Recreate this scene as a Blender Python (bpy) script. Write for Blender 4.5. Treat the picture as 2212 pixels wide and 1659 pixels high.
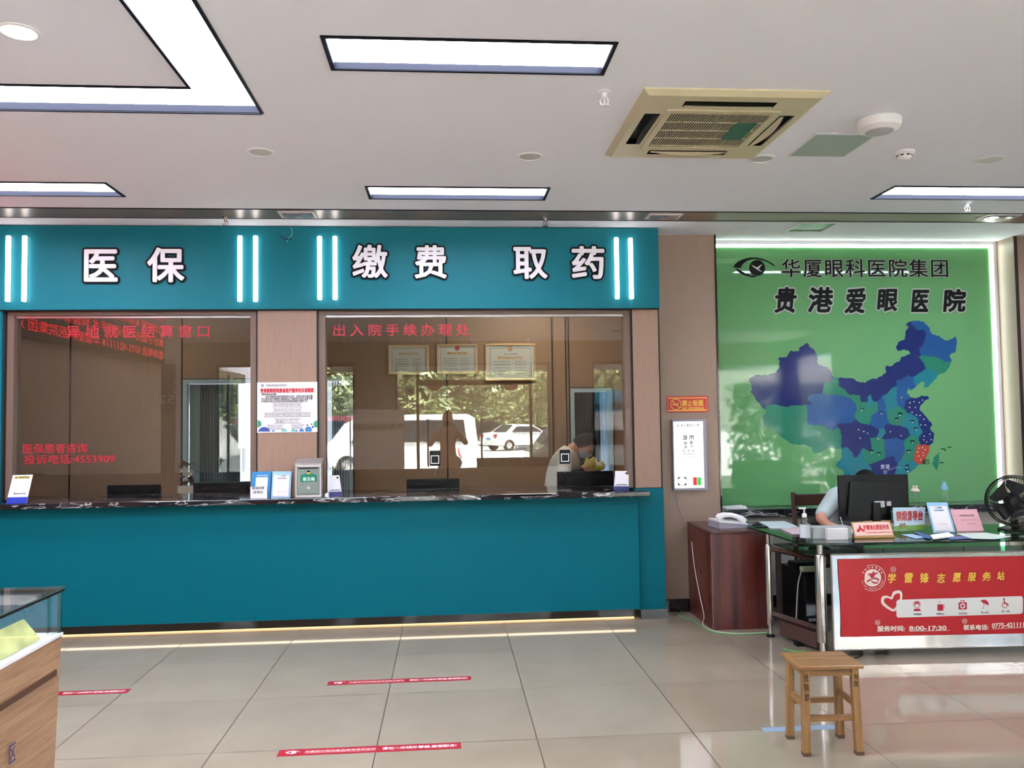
import bpy, bmesh, math, random, json
from mathutils import Vector, Matrix, Euler
from mathutils.geometry import tessellate_polygon
random.seed(7)
for o in list(bpy.data.objects): bpy.data.objects.remove(o)
SC = bpy.context.scene
COL = SC.collection
PI = math.pi

# ------------------------------------------------------------------ camera
W_, H_ = 2212, 1659
F_, YAW, PIT, ROL = 1795.4, 0.0779, 0.0452, -0.0136
CAM = Vector((0, 0, 1.6))
FWD = Vector((math.sin(YAW)*math.cos(PIT), math.cos(YAW)*math.cos(PIT), math.sin(PIT)))
R0 = Vector((math.cos(YAW), -math.sin(YAW), 0)); U0 = R0.cross(FWD)
RGT = R0*math.cos(ROL) + U0*math.sin(ROL)
UPV = -R0*math.sin(ROL) + U0*math.cos(ROL)
cd = bpy.data.cameras.new('camera'); cam = bpy.data.objects.new('camera', cd); COL.objects.link(cam)
cd.sensor_fit = 'HORIZONTAL'; cd.sensor_width = 36.0; cd.lens = F_/W_*36.0
cd.clip_start = 0.02; cd.clip_end = 300
cam.matrix_world = Matrix(((RGT.x, UPV.x, -FWD.x, CAM.x), (RGT.y, UPV.y, -FWD.y, CAM.y), (RGT.z, UPV.z, -FWD.z, CAM.z), (0, 0, 0, 1)))
SC.camera = cam

def at(px, py, y=None, z=None, x=None):
    """point of the place seen at a photo pixel, on a known plane"""
    d = FWD + RGT*((px-W_/2)/F_) - UPV*((py-H_/2)/F_)
    t = (y/d.y) if y is not None else (((z-CAM.z)/d.z) if z is not None else x/d.x)
    return CAM + d*t

# ------------------------------------------------------------------ world, sun, exposure
SC.view_settings.view_transform = 'Standard'; SC.view_settings.look = 'None'
SC.view_settings.exposure = 1.02; SC.view_settings.gamma = 1.0; SC.view_settings.use_curve_mapping = False
wd = bpy.data.worlds.new('sky'); SC.world = wd; wd.use_nodes = True
nt = wd.node_tree; bg = nt.nodes['Background']
sky = nt.nodes.new('ShaderNodeTexSky'); sky.sky_type = 'HOSEK_WILKIE'; sky.sun_direction = (0.3, 0.2, 0.93); sky.turbidity = 4.0
nt.links.new(sky.outputs[0], bg.inputs[0]); bg.inputs[1].default_value = 14.0
sl = bpy.data.lights.new('sun', 'SUN'); sl.energy = 72.0; sl.angle = 0.01; sl.color = (1, 0.96, 0.9)
so = bpy.data.objects.new('sun', sl); COL.objects.link(so); so.location = (0, -12, 20)
so.rotation_euler = Vector((-0.3, -0.2, -0.93)).to_track_quat('-Z', 'Y').to_euler()
SC.cycles.use_denoising = True
SC.cycles.max_bounces = 10; SC.cycles.diffuse_bounces = 5; SC.cycles.glossy_bounces = 5
SC.cycles.transmission_bounces = 8; SC.cycles.transparent_max_bounces = 16
SC.cycles.caustics_reflective = False; SC.cycles.caustics_refractive = False
SC.cycles.sample_clamp_indirect = 60.0

# strengths of the lamps of the place
E_PANEL, E_RING, E_TUBE, E_COVE, E_KICK = 17.0, 17.0, 3.2, 9.0, 2.0

# ------------------------------------------------------------------ materials
def lin(v):
    v /= 255.0
    return v/12.92 if v <= 0.04045 else ((v+0.055)/1.055)**2.4
def rgb(r, g, b): return (lin(r), lin(g), lin(b), 1.0)
MATS = {}
def mat(name, col, rough=0.5, metal=0.0, spec=0.5, coat=0.0, emit=None, estr=0.0, bump=None, bstr=0.1, vary=None, trans=0.0, aniso=0.0):
    if name in MATS: return MATS[name]
    m = bpy.data.materials.new(name); m.use_nodes = True; n = m.node_tree; b = n.nodes['Principled BSDF']
    c = rgb(*col)
    b.inputs['Base Color'].default_value = c; b.inputs['Roughness'].default_value = rough
    b.inputs['Metallic'].default_value = metal; b.inputs['Specular IOR Level'].default_value = spec
    b.inputs['Coat Weight'].default_value = coat; b.inputs['Coat Roughness'].default_value = 0.03
    if trans: b.inputs['Transmission Weight'].default_value = trans
    if emit: b.inputs['Emission Color'].default_value = rgb(*emit); b.inputs['Emission Strength'].default_value = estr
    tc = n.nodes.new('ShaderNodeTexCoord')
    if vary:   # (scale xyz, amount)
        mp = n.nodes.new('ShaderNodeMapping'); mp.inputs['Scale'].default_value = vary[0]; n.links.new(tc.outputs['Object'], mp.inputs[0])
        nz = n.nodes.new('ShaderNodeTexNoise'); nz.inputs['Scale'].default_value = 1; nz.inputs['Detail'].default_value = 4; n.links.new(mp.outputs[0], nz.inputs[0])
        rp = n.nodes.new('ShaderNodeValToRGB'); a = vary[1]
        rp.color_ramp.elements[0].position = 0.3; rp.color_ramp.elements[1].position = 0.7
        rp.color_ramp.elements[0].color = (c[0]*(1-a), c[1]*(1-a), c[2]*(1-a), 1); rp.color_ramp.elements[1].color = (min(1, c[0]*(1+a)), min(1, c[1]*(1+a)), min(1, c[2]*(1+a)), 1)
        n.links.new(nz.outputs[0], rp.inputs[0]); n.links.new(rp.outputs[0], b.inputs['Base Color'])
    if bump:
        mp = n.nodes.new('ShaderNodeMapping'); mp.inputs['Scale'].default_value = bump; n.links.new(tc.outputs['Object'], mp.inputs[0])
        nz = n.nodes.new('ShaderNodeTexNoise'); nz.inputs['Scale'].default_value = 1; nz.inputs['Detail'].default_value = 3; n.links.new(mp.outputs[0], nz.inputs[0])
        bp = n.nodes.new('ShaderNodeBump'); bp.inputs['Strength'].default_value = bstr; bp.inputs['Distance'].default_value = 0.01
        n.links.new(nz.outputs[0], bp.inputs['Height']); n.links.new(bp.outputs[0], b.inputs['Normal'])
    MATS[name] = m; return m
def emis(name, col, s):
    if name in MATS: return MATS[name]
    m = bpy.data.materials.new(name); m.use_nodes = True; n = m.node_tree; n.nodes.clear()
    e = n.nodes.new('ShaderNodeEmission'); o = n.nodes.new('ShaderNodeOutputMaterial'); e.inputs[0].default_value = rgb(*col); e.inputs[1].default_value = s
    n.links.new(e.outputs[0], o.inputs[0]); MATS[name] = m; return m
def glass(name, tint=(255, 255, 255), ior=1.5, rough=0.0, dark=1.0):
    if name in MATS: return MATS[name]
    m = bpy.data.materials.new(name); m.use_nodes = True; n = m.node_tree; n.nodes.clear()
    t = n.nodes.new('ShaderNodeBsdfTransparent'); t.inputs[0].default_value = tuple(list(v*dark for v in rgb(*tint)[:3])+[1])
    g = n.nodes.new('ShaderNodeBsdfGlossy'); g.inputs['Roughness'].default_value = rough; g.inputs[0].default_value = (1, 1, 1, 1)
    f = n.nodes.new('ShaderNodeFresnel'); ge = n.nodes.new('ShaderNodeNewGeometry'); mr = n.nodes.new('ShaderNodeMapRange')
    mr.inputs[3].default_value = ior; mr.inputs[4].default_value = 1.0/ior      # thin sheet: the far face reflects like the near one
    n.links.new(ge.outputs['Backfacing'], mr.inputs[0]); n.links.new(mr.outputs[0], f.inputs[0])
    x = n.nodes.new('ShaderNodeMixShader'); o = n.nodes.new('ShaderNodeOutputMaterial')
    n.links.new(f.outputs[0], x.inputs[0]); n.links.new(t.outputs[0], x.inputs[1]); n.links.new(g.outputs[0], x.inputs[2]); n.links.new(x.outputs[0], o.inputs[0])
    MATS[name] = m; return m
def wood(name, c1, c2, scale=(3, 3, 30), rough=0.4, rings=8.0, axis='Z'):
    if name in MATS: return MATS[name]
    m = mat(name, c1, rough); n = m.node_tree; b = n.nodes['Principled BSDF']
    tc = n.nodes.new('ShaderNodeTexCoord'); mp = n.nodes.new('ShaderNodeMapping'); mp.inputs['Scale'].default_value = scale
    n.links.new(tc.outputs['Object'], mp.inputs[0])
    nz = n.nodes.new('ShaderNodeTexNoise'); nz.inputs['Scale'].default_value = 1.0; nz.inputs['Detail'].default_value = 6; nz.inputs['Roughness'].default_value = 0.65
    n.links.new(mp.outputs[0], nz.inputs[0])
    rp = n.nodes.new('ShaderNodeValToRGB'); rp.color_ramp.elements[0].position = 0.35; rp.color_ramp.elements[1].position = 0.66
    rp.color_ramp.elements[0].color = rgb(*c1); rp.color_ramp.elements[1].color = rgb(*c2)
    n.links.new(nz.outputs[0], rp.inputs[0]); n.links.new(rp.outputs[0], b.inputs['Base Color']); return m

M = {}
M['white'] = mat('ceiling_paint', (241, 243, 252), 0.9, spec=0.2, vary=((0.5, 0.5, 0.5), 0.015))
M['lam'] = mat('brown_laminate', (152, 122, 104), 0.42, vary=((160, 160, 6), 0.07), bump=(300, 300, 40), bstr=0.05)
M['lam2'] = mat('brown_laminate_wall', (152, 128, 112), 0.42, vary=((160, 160, 6), 0.06), bump=(300, 300, 40), bstr=0.05)
M['back'] = mat('inner_room_laminate', (158, 128, 100), 0.5, vary=((50, 50, 3), 0.06))
M['teal'] = mat('teal_panel', (12, 112, 128), 0.45, spec=0.2, vary=((1, 1, 1), 0.02))
M['teal2'] = mat('teal_counter_board', (0, 98, 112), 0.42, spec=0.12, vary=((0.8, 0.8, 0.8), 0.03))
M['green'] = mat('green_backed_glass', (100, 160, 104), 0.03, spec=0.5, vary=((0.6, 0.6, 0.6), 0.03), coat=0.0)
M['black'] = mat('black_plastic', (12, 12, 14), 0.4, spec=0.3)
M['blackgloss'] = mat('black_gloss', (14, 14, 16), 0.08)
M['blackstone'] = mat('black_stone_skirting', (24, 22, 26), 0.05, spec=0.6)
M['chrome'] = mat('stainless_steel', (206, 202, 198), 0.18, metal=1.0)
M['sheet'] = mat('polished_steel_sheet', (205, 200, 192), 0.13, metal=1.0, bump=(5, 5, 4), bstr=0.35)
M['brush'] = mat('brushed_metal_strip', (138, 116, 102), 0.3, metal=0.35, vary=((1, 60, 1), 0.05))
M['alu'] = mat('aluminium', (190, 186, 188), 0.3, metal=0.8)
M['dframe'] = mat('dark_light_frame', (17, 19, 30), 0.45, spec=0.1)
M['frameb'] = mat('window_frame_brown', (120, 98, 86), 0.4)
M['dark'] = mat('dark_gap', (30, 18, 14), 0.6)
M['wplas'] = mat('white_plastic', (232, 230, 232), 0.35)
M['gplas'] = mat('grey_plastic', (150, 148, 160), 0.4)
M['paper'] = mat('paper', (236, 232, 236), 0.7)
M['cream'] = mat('yellowed_plastic', (208, 198, 164), 0.4)
M['silver'] = mat('matte_silver_paint', (168, 164, 160), 0.35, metal=0.5)
M['red'] = mat('red_print', (196, 30, 42), 0.35)
M['banner'] = mat('glossy_red_banner', (188, 10, 26), 0.32, bump=(3, 3, 1.5), bstr=0.12)
M['rubber'] = mat('black_rubber', (18, 18, 18), 0.7)
M['cherry'] = wood('dark_cherry_laminate', (52, 20, 18), (112, 48, 40), (14, 14, 0.6), 0.3)
M['pine'] = wood('varnished_pine', (122, 86, 48), (164, 124, 76), (40, 40, 3), 0.38)
M['pineh'] = wood('varnished_pine_top', (124, 84, 46), (160, 118, 70), (3, 40, 40), 0.3)
M['oak'] = wood('light_oak_veneer', (150, 112, 82), (182, 146, 112), (8, 3, 60), 0.45)
M['darkwood'] = wood('dark_walnut_wood', (44, 26, 20), (78, 46, 34), (20, 20, 2), 0.4)
M['skin'] = mat('skin', (196, 142, 118), 0.5)
M['hair'] = mat('black_hair', (9, 8, 8), 0.7, spec=0.15, bump=(90, 90, 20), bstr=0.4)
M['pane'] = glass('clear_pane', (252, 254, 253), 1.5)
M['panew'] = glass('counter_window_glass', (243, 242, 238), 1.62)
M['greenglass'] = glass('green_tinted_glass', (130, 190, 165), 1.55, dark=0.75)
M['clear'] = glass('clear_plastic', (248, 251, 251), 1.45)
M['ink'] = mat('black_print', (12, 12, 15), 0.6, spec=0.2)
M['navyprint'] = mat('navy_print', (36, 44, 120), 0.5)
M['blueprint'] = mat('blue_print', (28, 130, 190), 0.4)

def floor_mat():
    m = mat('polished_tile', (196, 182, 162), 0.09, spec=0.5); n = m.node_tree; b = n.nodes['Principled BSDF']
    tc = n.nodes.new('ShaderNodeTexCoord'); sp = n.nodes.new('ShaderNodeSeparateXYZ'); n.links.new(tc.outputs['Object'], sp.inputs[0])
    def math_(op, a, b_=None, v=None):
        k = n.nodes.new('ShaderNodeMath'); k.operation = op
        n.links.new(a, k.inputs[0])
        if b_ is not None: n.links.new(b_, k.inputs[1])
        if v is not None: k.inputs[1].default_value = v
        return k.outputs[0]
    def seam(out, off):
        a = math_('ADD', out, v=-off+80.0); a = math_('DIVIDE', a, v=0.8)
        fr = math_('FRACT', a); fl = math_('FLOOR', a)
        d = math_('SUBTRACT', fr, v=0.5); d = math_('ABSOLUTE', d); return math_('GREATER_THAN', d, v=0.4966), fl
    sx, ix = seam(sp.outputs[0], -1.166); sy, iy = seam(sp.outputs[1], 5.0445)
    s = math_('MAXIMUM', sx, sy)
    cb = n.nodes.new('ShaderNodeCombineXYZ'); n.links.new(ix, cb.inputs[0]); n.links.new(iy, cb.inputs[1])
    wn = n.nodes.new('ShaderNodeTexWhiteNoise'); wn.noise_dimensions = '2D'; n.links.new(cb.outputs[0], wn.inputs[0])
    nz = n.nodes.new('ShaderNodeTexNoise'); nz.inputs['Scale'].default_value = 3.0; nz.inputs['Detail'].default_value = 8; n.links.new(tc.outputs['Object'], nz.inputs[0])
    t = math_('MULTIPLY', wn.outputs[0], v=0.5); t = math_('ADD', t, nz.outputs[0])
    rp = n.nodes.new('ShaderNodeValToRGB'); rp.color_ramp.elements[0].color = rgb(140, 127, 109); rp.color_ramp.elements[1].color = rgb(154, 142, 124)
    rp.color_ramp.elements[0].position = 0.2; rp.color_ramp.elements[1].position = 1.0
    n.links.new(t, rp.inputs[0])
    mx = n.nodes.new('ShaderNodeMix'); mx.data_type = 'RGBA'; n.links.new(s, mx.inputs[0]); n.links.new(rp.outputs[0], mx.inputs[6]); mx.inputs[7].default_value = rgb(72, 62, 54)
    n.links.new(mx.outputs[2], b.inputs['Base Color'])
    r = math_('MULTIPLY', s, v=0.4); r = math_('ADD', r, v=0.07); n.links.new(r, b.inputs['Roughness'])
    return m
M['tile'] = floor_mat()
def marble():
    m = mat('black_veined_marble', (26, 25, 30), 0.08, spec=0.5); n = m.node_tree; b = n.nodes['Principled BSDF']
    tc = n.nodes.new('ShaderNodeTexCoord'); mp = n.nodes.new('ShaderNodeMapping'); mp.inputs['Scale'].default_value = (3.5, 6, 14); n.links.new(tc.outputs['Object'], mp.inputs[0])
    nz = n.nodes.new('ShaderNodeTexNoise'); nz.inputs['Scale'].default_value = 1.3; nz.inputs['Detail'].default_value = 9; nz.inputs['Distortion'].default_value = 1.2; n.links.new(mp.outputs[0], nz.inputs[0])
    rp = n.nodes.new('ShaderNodeValToRGB'); e = rp.color_ramp.elements; e[0].position = 0.0; e[0].color = rgb(24, 23, 28); e[1].position = 1.0; e[1].color = rgb(30, 28, 34)
    for p, c in ((0.56, (26, 25, 30)), (0.585, (190, 186, 186)), (0.61, (40, 38, 44)), (0.66, (58, 55, 60))):
        q = e.new(p); q.color = rgb(*c)
    n.links.new(nz.outputs[0], rp.inputs[0]); n.links.new(rp.outputs[0], b.inputs['Base Color']); return m
M['marble'] = marble()

# ------------------------------------------------------------------ mesh helpers
ORG = {}
class MB:
    def __init__(s): s.bm = bmesh.new(); s.mats = []; s.mi = 0
    def use(s, m):
        if m not in s.mats: s.mats.append(m)
        s.mi = s.mats.index(m); return s
    def _new(s, n0):
        s.bm.faces.ensure_lookup_table()
        for f in s.bm.faces[n0:]: f.material_index = s.mi
    def box(s, x0, x1, y0, y1, z0, z1, bev=0.0, rot=None, seg=2):
        n0 = len(s.bm.faces)
        if bev:
            t = bmesh.new(); r = bmesh.ops.create_cube(t, size=1)
            for v in t.verts: v.co = Vector(((x0+x1)/2+v.co.x*(x1-x0), (y0+y1)/2+v.co.y*(y1-y0), (z0+z1)/2+v.co.z*(z1-z0)))
            bmesh.ops.bevel(t, geom=list(t.edges), offset=bev, segments=seg, affect='EDGES', profile=0.5)
            me = bpy.data.meshes.new('t'); t.to_mesh(me); t.free(); v0 = len(s.bm.verts); s.bm.from_mesh(me); bpy.data.meshes.remove(me)
            s.bm.verts.ensure_lookup_table(); vs = s.bm.verts[v0:]
        else:
            r = bmesh.ops.create_cube(s.bm, size=1); vs = r['verts']
            for v in vs: v.co = Vector(((x0+x1)/2+v.co.x*(x1-x0), (y0+y1)/2+v.co.y*(y1-y0), (z0+z1)/2+v.co.z*(z1-z0)))
        if rot is not None:
            for v in vs: v.co = rot @ v.co
        s._new(n0); return s
    def quad(s, *p):
        vs = [s.bm.verts.new(Vector(q)) for q in p]; f = s.bm.faces.new(vs); f.material_index = s.mi; return s
    def prism(s, pts, a, b, axis='Y'):
        """polygon (2D) extruded from a to b along an axis"""
        def P(p, t):
            if axis == 'Y': return Vector((p[0], t, p[1]))
            if axis == 'Z': return Vector((p[0], p[1], t))
            return Vector((t, p[0], p[1]))
        n0 = len(s.bm.faces); v0 = [s.bm.verts.new(P(p, a)) for p in pts]; v1 = [s.bm.verts.new(P(p, b)) for p in pts]
        f0 = s.bm.faces.new(v0); f1 = s.bm.faces.new(v1[::-1]); n = len(pts); fs = [f0, f1]
        for i in range(n): fs.append(s.bm.faces.new((v0[i], v1[i], v1[(i+1) % n], v0[(i+1) % n])))
        bmesh.ops.recalc_face_normals(s.bm, faces=fs)
        if n > 4: bmesh.ops.triangulate(s.bm, faces=[f0, f1])
        s._new(n0); return s
    def tube(s, path, r, seg=8, caps=True, closed=False):
        n0 = len(s.bm.faces); rings = []; P = [Vector(p) for p in path]; n = len(P)
        rr = r if isinstance(r, (list, tuple)) else [r]*n
        up = Vector((0, 0, 1)); prev = None
        for i in range(n):
            if closed: t = (P[(i+1) % n]-P[i-1])
            else: t = (P[min(i+1, n-1)]-P[max(i-1, 0)])
            t.normalize()
            if prev is None:
                a = t.cross(up)
                if a.length < 1e-3: a = t.cross(Vector((1, 0, 0)))
            else: a = prev - t*prev.dot(t)
            a.normalize(); prev = a; b = t.cross(a)
            rings.append([s.bm.verts.new(P[i]+(a*math.cos(2*PI*k/seg)+b*math.sin(2*PI*k/seg))*rr[i]) for k in range(seg)])
        for i in range(n if closed else n-1):
            A, B = rings[i], rings[(i+1) % n]
            for k in range(seg): s.bm.faces.new((A[k], A[(k+1) % seg], B[(k+1) % seg], B[k]))
        if caps and not closed:
            s.bm.faces.new(rings[0][::-1]); s.bm.faces.new(rings[-1])
        s._new(n0); return s
    def lathe(s, c, prof, seg=24, axis='Z'):
        """profile of (radius, height) about a vertical line through c"""
        n0 = len(s.bm.faces); rings = []; c = Vector(c)
        for r, h in prof:
            ring = []
            for k in range(seg):
                a = 2*PI*k/seg; x, y = r*math.cos(a), r*math.sin(a)
                p = Vector((x, y, h)) if axis == 'Z' else (Vector((x, h, y)) if axis == 'Y' else Vector((h, x, y)))
                ring.append(s.bm.verts.new(c+p))
            rings.append(ring)
        for A, B in zip(rings, rings[1:]):
            for k in range(seg): s.bm.faces.new((A[k], A[(k+1) % seg], B[(k+1) % seg], B[k]))
        if prof[0][0] > 1e-6: s.bm.faces.new(rings[0][::-1])
        if prof[-1][0] > 1e-6: s.bm.faces.new(rings[-1])
        s._new(n0); return s
    def mesh(s, me, mtx=None):
        n0 = len(s.bm.faces); v0 = len(s.bm.verts); s.bm.from_mesh(me); s.bm.verts.ensure_lookup_table()
        if mtx is not None:
            for v in s.bm.verts[v0:]: v.co = mtx @ v.co
        s._new(n0); return s
    def xf(s, mtx):
        for v in s.bm.verts: v.co = mtx @ v.co
        return s
    def build(s, name, m=None, parent=None, smooth=False, local=False, label=None):
        me = bpy.data.meshes.new(name)
        bmesh.ops.remove_doubles(s.bm, verts=s.bm.verts, dist=1e-6) if len(s.bm.verts) < 20000 else None
        if not local and parent is not None:
            o_ = ORG.get(parent.name)
            if o_ is not None:
                for v in s.bm.verts: v.co = o_ @ v.co
        bmesh.ops.recalc_face_normals(s.bm, faces=s.bm.faces)
        s.bm.to_mesh(me); s.bm.free()
        if s.mats and m is None:
            for k in s.mats: me.materials.append(k)
        elif s.mats:
            for k in s.mats: me.materials.append(k)
        elif m: me.materials.append(m)
        if smooth:
            for p in me.polygons: p.use_smooth = True
        o = bpy.data.objects.new(name, me); COL.objects.link(o)
        if smooth == 'auto' or smooth is True:
            try: me.set_sharp_from_angle(angle=0.7)
            except Exception: pass
        if parent is not None:
            o.parent = parent; ORG[o.name] = ORG.get(parent.name, Matrix.Identity(4))
        if label: o['label'] = label
        return o
def tag(o, label, cat, group=None, kind=None):
    o['label'] = label; o['category'] = cat
    if group: o['group'] = group
    if kind: o['kind'] = kind
    return o
def thing(name, label, cat, loc=(0, 0, 0), rz=0.0, group=None, rot=None):
    o = bpy.data.objects.new(name, None); COL.objects.link(o); o.empty_display_size = 0.1
    e = Euler((0, 0, rz)) if rot is None else Euler(rot)
    o.location = loc; o.rotation_euler = e
    ORG[o.name] = (Matrix.Translation(Vector(loc)) @ e.to_matrix().to_4x4()).inverted()
    return tag(o, label, cat, group)
def struct(o): o['kind'] = 'structure'; return o
def copy_tree(o, parent=None):
    c = o.copy(); COL.objects.link(c)
    if parent: c.parent = parent
    for ch in list(o.children): copy_tree(ch, c)
    return c
def own_origin(o, loc):
    """move a single-mesh thing's origin to a base point"""
    loc = Vector(loc)
    o.data.transform(Matrix.Translation(-loc)); o.location = loc; return o

# text --------------------------------------------------------------
def text_mesh(s, off=0.0, ext=0.0, spacing=1.0, res=3, align='LEFT'):
    cu = bpy.data.curves.new('txt', 'FONT'); cu.body = s; cu.size = 1.0; cu.offset = off; cu.extrude = ext; cu.space_character = spacing; cu.resolution_u = res
    cu.align_x = align
    ob = bpy.data.objects.new('txt', cu); COL.objects.link(ob)
    bpy.context.view_layer.update()
    dg = bpy.context.evaluated_depsgraph_get()
    me = bpy.data.meshes.new_from_object(ob.evaluated_get(dg))
    bpy.data.objects.remove(ob); bpy.data.curves.remove(cu)
    return me
def fit_text(s, w, h, off=0.0, thick=0.0006, spacing=1.0, shear=0.0, center=True, keep=False, pad=0.0, res=3):
    """mesh of text filling a w x h rectangle centred on the origin, in the XY plane, front towards +Z"""
    me = text_mesh(s, 0.0, 0.0, spacing, res)
    xs = [v.co.x for v in me.vertices]; ys = [v.co.y for v in me.vertices]; g_ = off-pad
    x0, x1, y0, y1 = min(xs)-pad, max(xs)+pad, min(ys)-pad, max(ys)+pad
    if not pad: x0 -= off; x1 += off; y0 -= off; y1 += off
    sx = w/(x1-x0); sy = h/(y1-y0)
    if keep: sx = sy = min(sx, sy)
    b = bmesh.new(); b.from_mesh(me)
    if off > 0.004:   # bolder strokes: the glyph spread by a small disc
        k_ = 8 if off < 0.05 else 14; vs0 = len(b.verts)
        for i in range(k_):
            n0 = len(b.verts); b.from_mesh(me); b.verts.ensure_lookup_table()
            for v in b.verts[n0:]: v.co.x += off*math.cos(2*PI*i/k_); v.co.y += off*math.sin(2*PI*i/k_); v.co.z += 1000.0*(i+1)
    if thick:
        r = bmesh.ops.extrude_face_region(b, geom=list(b.faces))
        for v in [g for g in r['geom'] if isinstance(g, bmesh.types.BMVert)]: v.co.z += 1.0
    for v in b.verts:
        v.co.x = (v.co.x-(x0+x1)/2)*sx; v.co.y = (v.co.y-(y0+y1)/2)*sy; v.co.x += shear*v.co.y; i_ = int(v.co.z/1000.0+0.0005); v.co.z = (v.co.z-1000.0*i_)*thick+i_*0.00005
    bmesh.ops.recalc_face_normals(b, faces=b.faces)
    out = bpy.data.meshes.new('tm'); b.to_mesh(out); b.free(); bpy.data.meshes.remove(me)
    return out
WALLM = Matrix(((1, 0, 0, 0), (0, 0, -1, 0), (0, 1, 0, 0), (0, 0, 0, 1)))   # XY text -> XZ wall facing -Y
def wall_text(mb, s, p0, p1, y, **k):
    """text filling the pixel rectangle p0..p1 of a wall plane at depth y"""
    a = at(p0[0], p0[1], y=y); b = at(p1[0], p1[1], y=y)
    c = (a+b)/2; me = fit_text(s, abs(b.x-a.x), abs(a.z-b.z), **k)
    mb.mesh(me, Matrix.Translation(c) @ WALLM); bpy.data.meshes.remove(me); return mb

# ------------------------------------------------------------------ the room
ZC = 3.17
ZT = 1.034           # counter top
def plane_holes(mb, x0, x1, y0, y1, z, holes, down=True):
    xs = sorted({x0, x1} | {v for h in holes for v in h[:2] if x0 < v < x1}); ys = sorted({y0, y1} | {v for h in holes for v in h[2:] if y0 < v < y1})
    for a, b in zip(xs, xs[1:]):
        for c, d in zip(ys, ys[1:]):
            mx, my = (a+b)/2, (c+d)/2
            if any(h[0] < mx < h[1] and h[2] < my < h[3] for h in holes): continue
            mb.quad((a, c, z), (a, d, z), (b, d, z), (b, c, z))
YW = 6.88            # brown wall plane right of the counter
YP = 6.66            # pilasters of the counter front
YS = 6.62            # sign box front
YG = 6.745           # glass of the counter windows
YB = 9.2             # back wall of the inner rooms
YF = -2.6            # shop front behind the photographer

fm = MB(); fm.box(-10.5, 9.0, -8.2, 9.5, -0.12, 0); fl_ = struct(fm.build('floor', M['tile']))
recs = {'A': (-0.483, 0.708, 3.355, 3.65), 'B': (-0.515, 0.69, 5.503, 5.785), 'C': (-3.5, -2.187, 5.473, 5.772), 'D': (3.068, 5.3, 5.39, 5.69), 'E': (-0.483, 0.708, 1.35, 1.65), 'F': (2.9, 4.1, 1.35, 1.65), 'G': (2.9, 4.1, -0.9, -0.6)}
ring = [(-3.5, -0.92, 3.90, 4.205), (-1.175, -0.92, 1.4, 3.90), (-3.5, -0.92, 1.1, 1.4), (-3.5, -3.245, 1.4, 3.9)]
holes = list(recs.values())+ring
cm = MB(); plane_holes(cm, -10.5, 9.0, -8.2, YB+0.3, ZC, holes); struct(cm.build('ceiling', M['white']))
cm = MB(); cm.box(-10.5, 9.0, -8.2, YB+0.3, ZC+0.16, ZC+0.3); struct(cm.build('ceiling_slab', M['white']))

M['panel'] = emis('light_diffuser', (232, 238, 255), E_PANEL)
M['ringe'] = emis('ring_diffuser', (232, 238, 255), E_RING)
def recess_light(r, label, group=None):
    x0, x1, y0, y1 = r; d = 0.036
    t = thing('ceiling_light', label, 'ceiling light', ((x0+x1)/2, (y0+y1)/2, ZC), group=group)
    f = MB(); b = 0.016
    f.box(x0, x1, y1-0.004, y1, ZC-0.003, ZC+d).box(x0, x1, y0, y0+0.004, ZC-0.003, ZC+d).box(x0, x0+0.004, y0, y1, ZC-0.003, ZC+d).box(x1-0.004, x1, y0, y1, ZC-0.003, ZC+d)
    f.box(x0-b, x1+b, y1-0.002, y1+b, ZC-0.006, ZC).box(x0-b, x1+b, y0-b, y0+0.002, ZC-0.006, ZC).box(x0-b, x0+0.002, y0, y1, ZC-0.006, ZC).box(x1-0.002, x1+b, y0, y1, ZC-0.006, ZC)
    f.build('frame', M['dframe'], t)
    g = MB(); g.box(x0+0.004, x1-0.004, y0+0.004, y1-0.004, ZC+d-0.01, ZC+d); g.build('diffuser', M['panel'], t)
    return t
recess_light(recs['A'], 'nearest rectangular ceiling light panel above the lobby, dark blue frame', None)
recess_light(recs['B'], 'small rectangular ceiling light panel before the metal ceiling strip, middle one of the far row', None)
recess_light(recs['C'], 'rectangular ceiling light panel cut by the left edge of the picture', None)
recess_light(recs['D'], 'rectangular ceiling light panel cut by the right edge, near the green wall', None)
recess_light(recs['E'], 'rectangular ceiling light panel over the photographer, outside the picture', None)
recess_light(recs['F'], 'rectangular ceiling light panel to the right of the photographer, outside the picture', None)  # extra lamp out of view, added to brighten the hall
recess_light(recs['G'], 'rectangular ceiling light panel behind the photographer on the right side', None)  # another extra lamp out of view, added for brightness
t = thing('ring_ceiling_light', 'large square ring ceiling light with one bright corner at upper left', 'ceiling light', (-2.2, 2.6, ZC))
f = MB(); d = 0.045
X0, X1, Y0, Y1 = -3.5, -0.92, 1.1, 4.205; x0, x1, y0, y1 = -3.245, -1.175, 1.4, 3.9
for a in ((X0, X1, Y1-0.004, Y1+0.012), (X0, X1, Y0-0.012, Y0+0.004), (X1-0.004, X1+0.012, Y0, Y1), (X0-0.012, X0+0.004, Y0, Y1),
          (x0, x1, y1-0.012, y1+0.004), (x0, x1, y0-0.004, y0+0.012), (x1-0.012, x1+0.004, y0, y1), (x0-0.004, x0+0.012, y0, y1)):
    f.box(a[0], a[1], a[2], a[3], ZC-0.006, ZC)
for a in ((X0, X1, Y1-0.004, Y1), (X0, X1, Y0, Y0+0.004), (X1-0.004, X1, Y0, Y1), (X0, X0+0.004, Y0, Y1), (x0, x1, y1, y1+0.004), (x0, x1, y0-0.004, y0), (x1, x1+0.004, y0, y1), (x0-0.004, x0, y0, y1)):
    f.box(a[0], a[1], a[2], a[3], ZC-0.003, ZC+d)
f.build('frame', M['dframe'], t)
g = MB()
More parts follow.
